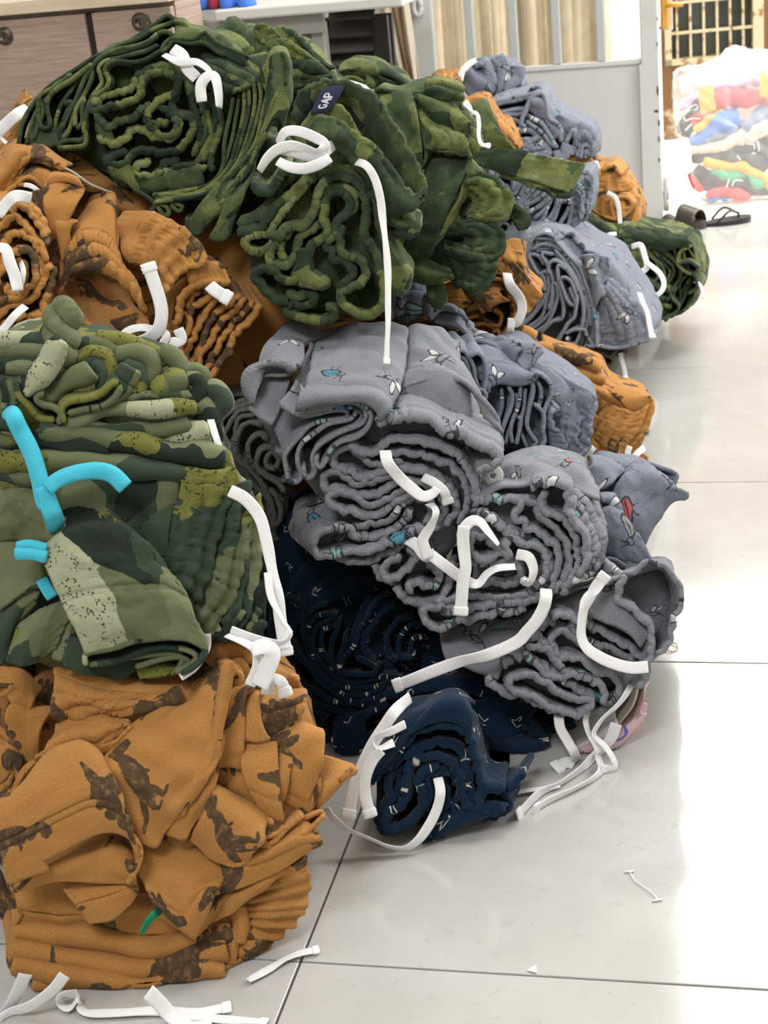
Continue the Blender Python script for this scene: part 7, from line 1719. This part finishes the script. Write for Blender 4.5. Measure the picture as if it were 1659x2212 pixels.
for t in ('375,1030 385,990 440,960 455,1000 420,1010', '330,1080 345,1110 400,1090 480,1090', '340,1200 400,1140', ):
    cord(bpy.data.objects['folded_garment.007'] if 'folded_garment.007' in bpy.data.objects else None, q(t), BD - .03, w=1.6, tips=(False, False), mat=M['bag_white'], name='printed_line')
for t, on in (('700,1340 690,1380 720,1380', 13), ('850,1325 880,1330', 13), ('900,1320 970,1330 975,1370', 13), ('1010,1300 1020,1390', 13), ('820,1430 850,1470', 14), ('720,1720 745,1650', 17), ('770,1710 800,1660 870,1660', 17)):
    nm = 'folded_garment.%03d' % on
    cord(bpy.data.objects.get(nm), q(t), BD - .026, w=1.6, tips=(False, False), mat=M['bag_white'], name='printed_line')
bag = thing('plastic_bag', P(1575, 452, BD + .1), 'clear plastic bag stuffed with colourful folded garments in the yard', 'bag')
film = pillow('bag_film', bag, M['thin_plastic'], q('245,680 300,620 480,600 620,570 700,475 760,448 820,462 1050,470 1300,500 1360,1000 1320,1800 1000,1920 650,1925 480,1890 400,1600 310,1330 240,950'), BD - .075, depth=.34, recess=0, back=(0, 0), wrk=.006)
cord(bag, q('760,460 790,430 840,440 900,450'), BD + .06, w=7, tips=(False, False), mat=M['bag_white'], name='bag_knot')

# footwear on the threshold
def flip_flop():
    c = onZ(1400 + 715 / 4.2548, 483)
    f = thing('flip_flop', c, 'thin black flip flop with a toe strap before the plastic bag', 'sandal')
    ax = np.array([.95, .31, 0]); ay = np.array([-.31, .95, 0]); n = 30
    V, F = [], []
    for z in (.001, .012):
        for k in range(n):
            t = 6.283 * k / n
            V.append(c + ax * .068 * math.cos(t) + ay * .027 * math.sin(t) * (1 + .18 * math.cos(t)) + np.array([0, 0, z + (.004 * math.cos(t) if z > .005 else 0)]))
    F = [tuple(range(n))[::-1], tuple(range(n, 2 * n))] + [(k, (k + 1) % n, n + (k + 1) % n, n + k) for k in range(n)]
    mesh_obj('sole', V, F, M['rubber_black'], f, smooth=False)
    toe = c + ax * .034 + np.array([0, 0, .012])
    for s in (-1, 1):
        a = c - ax * .03 + ay * .026 * s + np.array([0, 0, .010])
        mid = (a + toe) / 2 + ay * .012 * s + np.array([0, 0, .026])
        mesh_obj('strap', *tube_mesh(spline([a, mid, toe + np.array([0, 0, .012])], 14), .0032, 8), M['rubber_black'], f)
    mesh_obj('toe_post', *tube_mesh([toe - np.array([0, 0, .004]), toe + np.array([0, 0, .016])], .003, 8), M['rubber_black'], f)
flip_flop()
def slide(px, py, s, ang, label):
    c = onZ(px, py)
    f = thing('slide_sandal', c, label, 'sandal')
    ax = np.array([math.cos(ang), math.sin(ang), 0]); ay = np.array([-math.sin(ang), math.cos(ang), 0]); n = 30
    V = []
    for z in (.001, .018):
        for k in range(n):
            t = 6.283 * k / n
            V.append(c + ax * .075 * s * math.cos(t) + ay * .032 * s * math.sin(t) * (1 + .15 * math.cos(t)) + np.array([0, 0, z * s]))
    F = [tuple(range(n))[::-1], tuple(range(n, 2 * n))] + [(k, (k + 1) % n, n + (k + 1) % n, n + k) for k in range(n)]
    mesh_obj('sole', V, F, M['shoe_brown'], f, smooth=False)
    G = np.array([[c + ax * s * (.005 + .05 * i / 8) + ay * s * .036 * math.cos(math.pi * j / 14) + np.array([0, 0, s * (.014 + (.046 - .012 * i / 8) * math.sin(math.pi * j / 14))]) for j in range(15)] for i in range(9)])
    V, F, _ = solid_grid(G, .004)
    st = mesh_obj('strap', V, F, M['shoe_brown'], f)
    b = c + ax * s * .052 + ay * s * -.026 + np.array([0, 0, s * .03])
    mesh_obj('buckle', *tube_mesh([b + np.array([0, -.002, 0]), b + np.array([0, -.006, 0])], .007 * s, 14), M['old_brass'], st)
slide(1471, 490, .98, -.5, 'dark brown slide sandal with a broad strap beside the door edge')
slide(1441, 493, .62, -.9, 'small dark sandal half hidden behind the door edge, left of the brown slide')

# small litter on the tiles
frame(1100, 1300, 2.4257)
fp = lambda x, y, z=.001: onZ(1100 + x / 2.4257, 1300 + y / 2.4257, z)
tf = thing('tag_fastener', fp(700, 1490), 'white nylon tag fastener with a bar at each end on the tiles', 'fastener')
mesh_obj('filament', *tube_mesh(spline([fp(632, 1416, .0015), fp(660, 1462, .0015), fp(718, 1502, .0015), fp(760, 1538, .0015), fp(776, 1562, .0015)], 24), .0006, 6), M['nylon'], tf)
for a_, b_ in (((606, 1416), (653, 1411)), ((750, 1567), (800, 1560))):
    mesh_obj('bar', *tube_mesh([fp(*a_, .0014), fp(*b_, .0014)], .0011, 6), M['nylon'], tf)
tri = [fp(92, 1932), fp(140, 1905), fp(145, 1946)]
mesh_obj('paper_scrap', [*tri, *[p + np.array([0, 0, .0006]) for p in tri]], [(2, 1, 0), (3, 4, 5), (0, 1, 4, 3), (1, 2, 5, 4), (2, 0, 3, 5)], M['paper_white'], smooth=False, label='small white triangular paper scrap beside the tile joint', cat='paper scrap')
cc = fp(848, 238, .0015)
mesh_obj('rubber_band', *tube_mesh([cc + np.array([.0078 * math.cos(t), .011 * math.sin(t), .001 * math.sin(2 * t)]) for t in np.linspace(0, 6.283, 40)], .0007, 6), M['rubber_band'], label='thin orange rubber band on the tiles beside the lowest grey bundle', cat='rubber band')
lf_ = [onZ(1382 + 22 * math.cos(t), 931 + 5 * math.sin(t), .002 + .004 * (1 + math.sin(3 * t)) * .5) for t in np.linspace(0, 6.283, 14)[:-1]]
n_ = len(lf_)
mesh_obj('green_scrap', [*lf_, *[p + np.array([0, 0, .0012]) for p in lf_]], [tuple(range(n_))[::-1], tuple(range(n_, 2 * n_))] + [(k, (k + 1) % n_, n_ + (k + 1) % n_, n_ + k) for k in range(n_)], M['camo'], smooth=False, label='tiny green cloth scrap on the tiles right of the sunlit brown bundle', cat='cloth scrap')
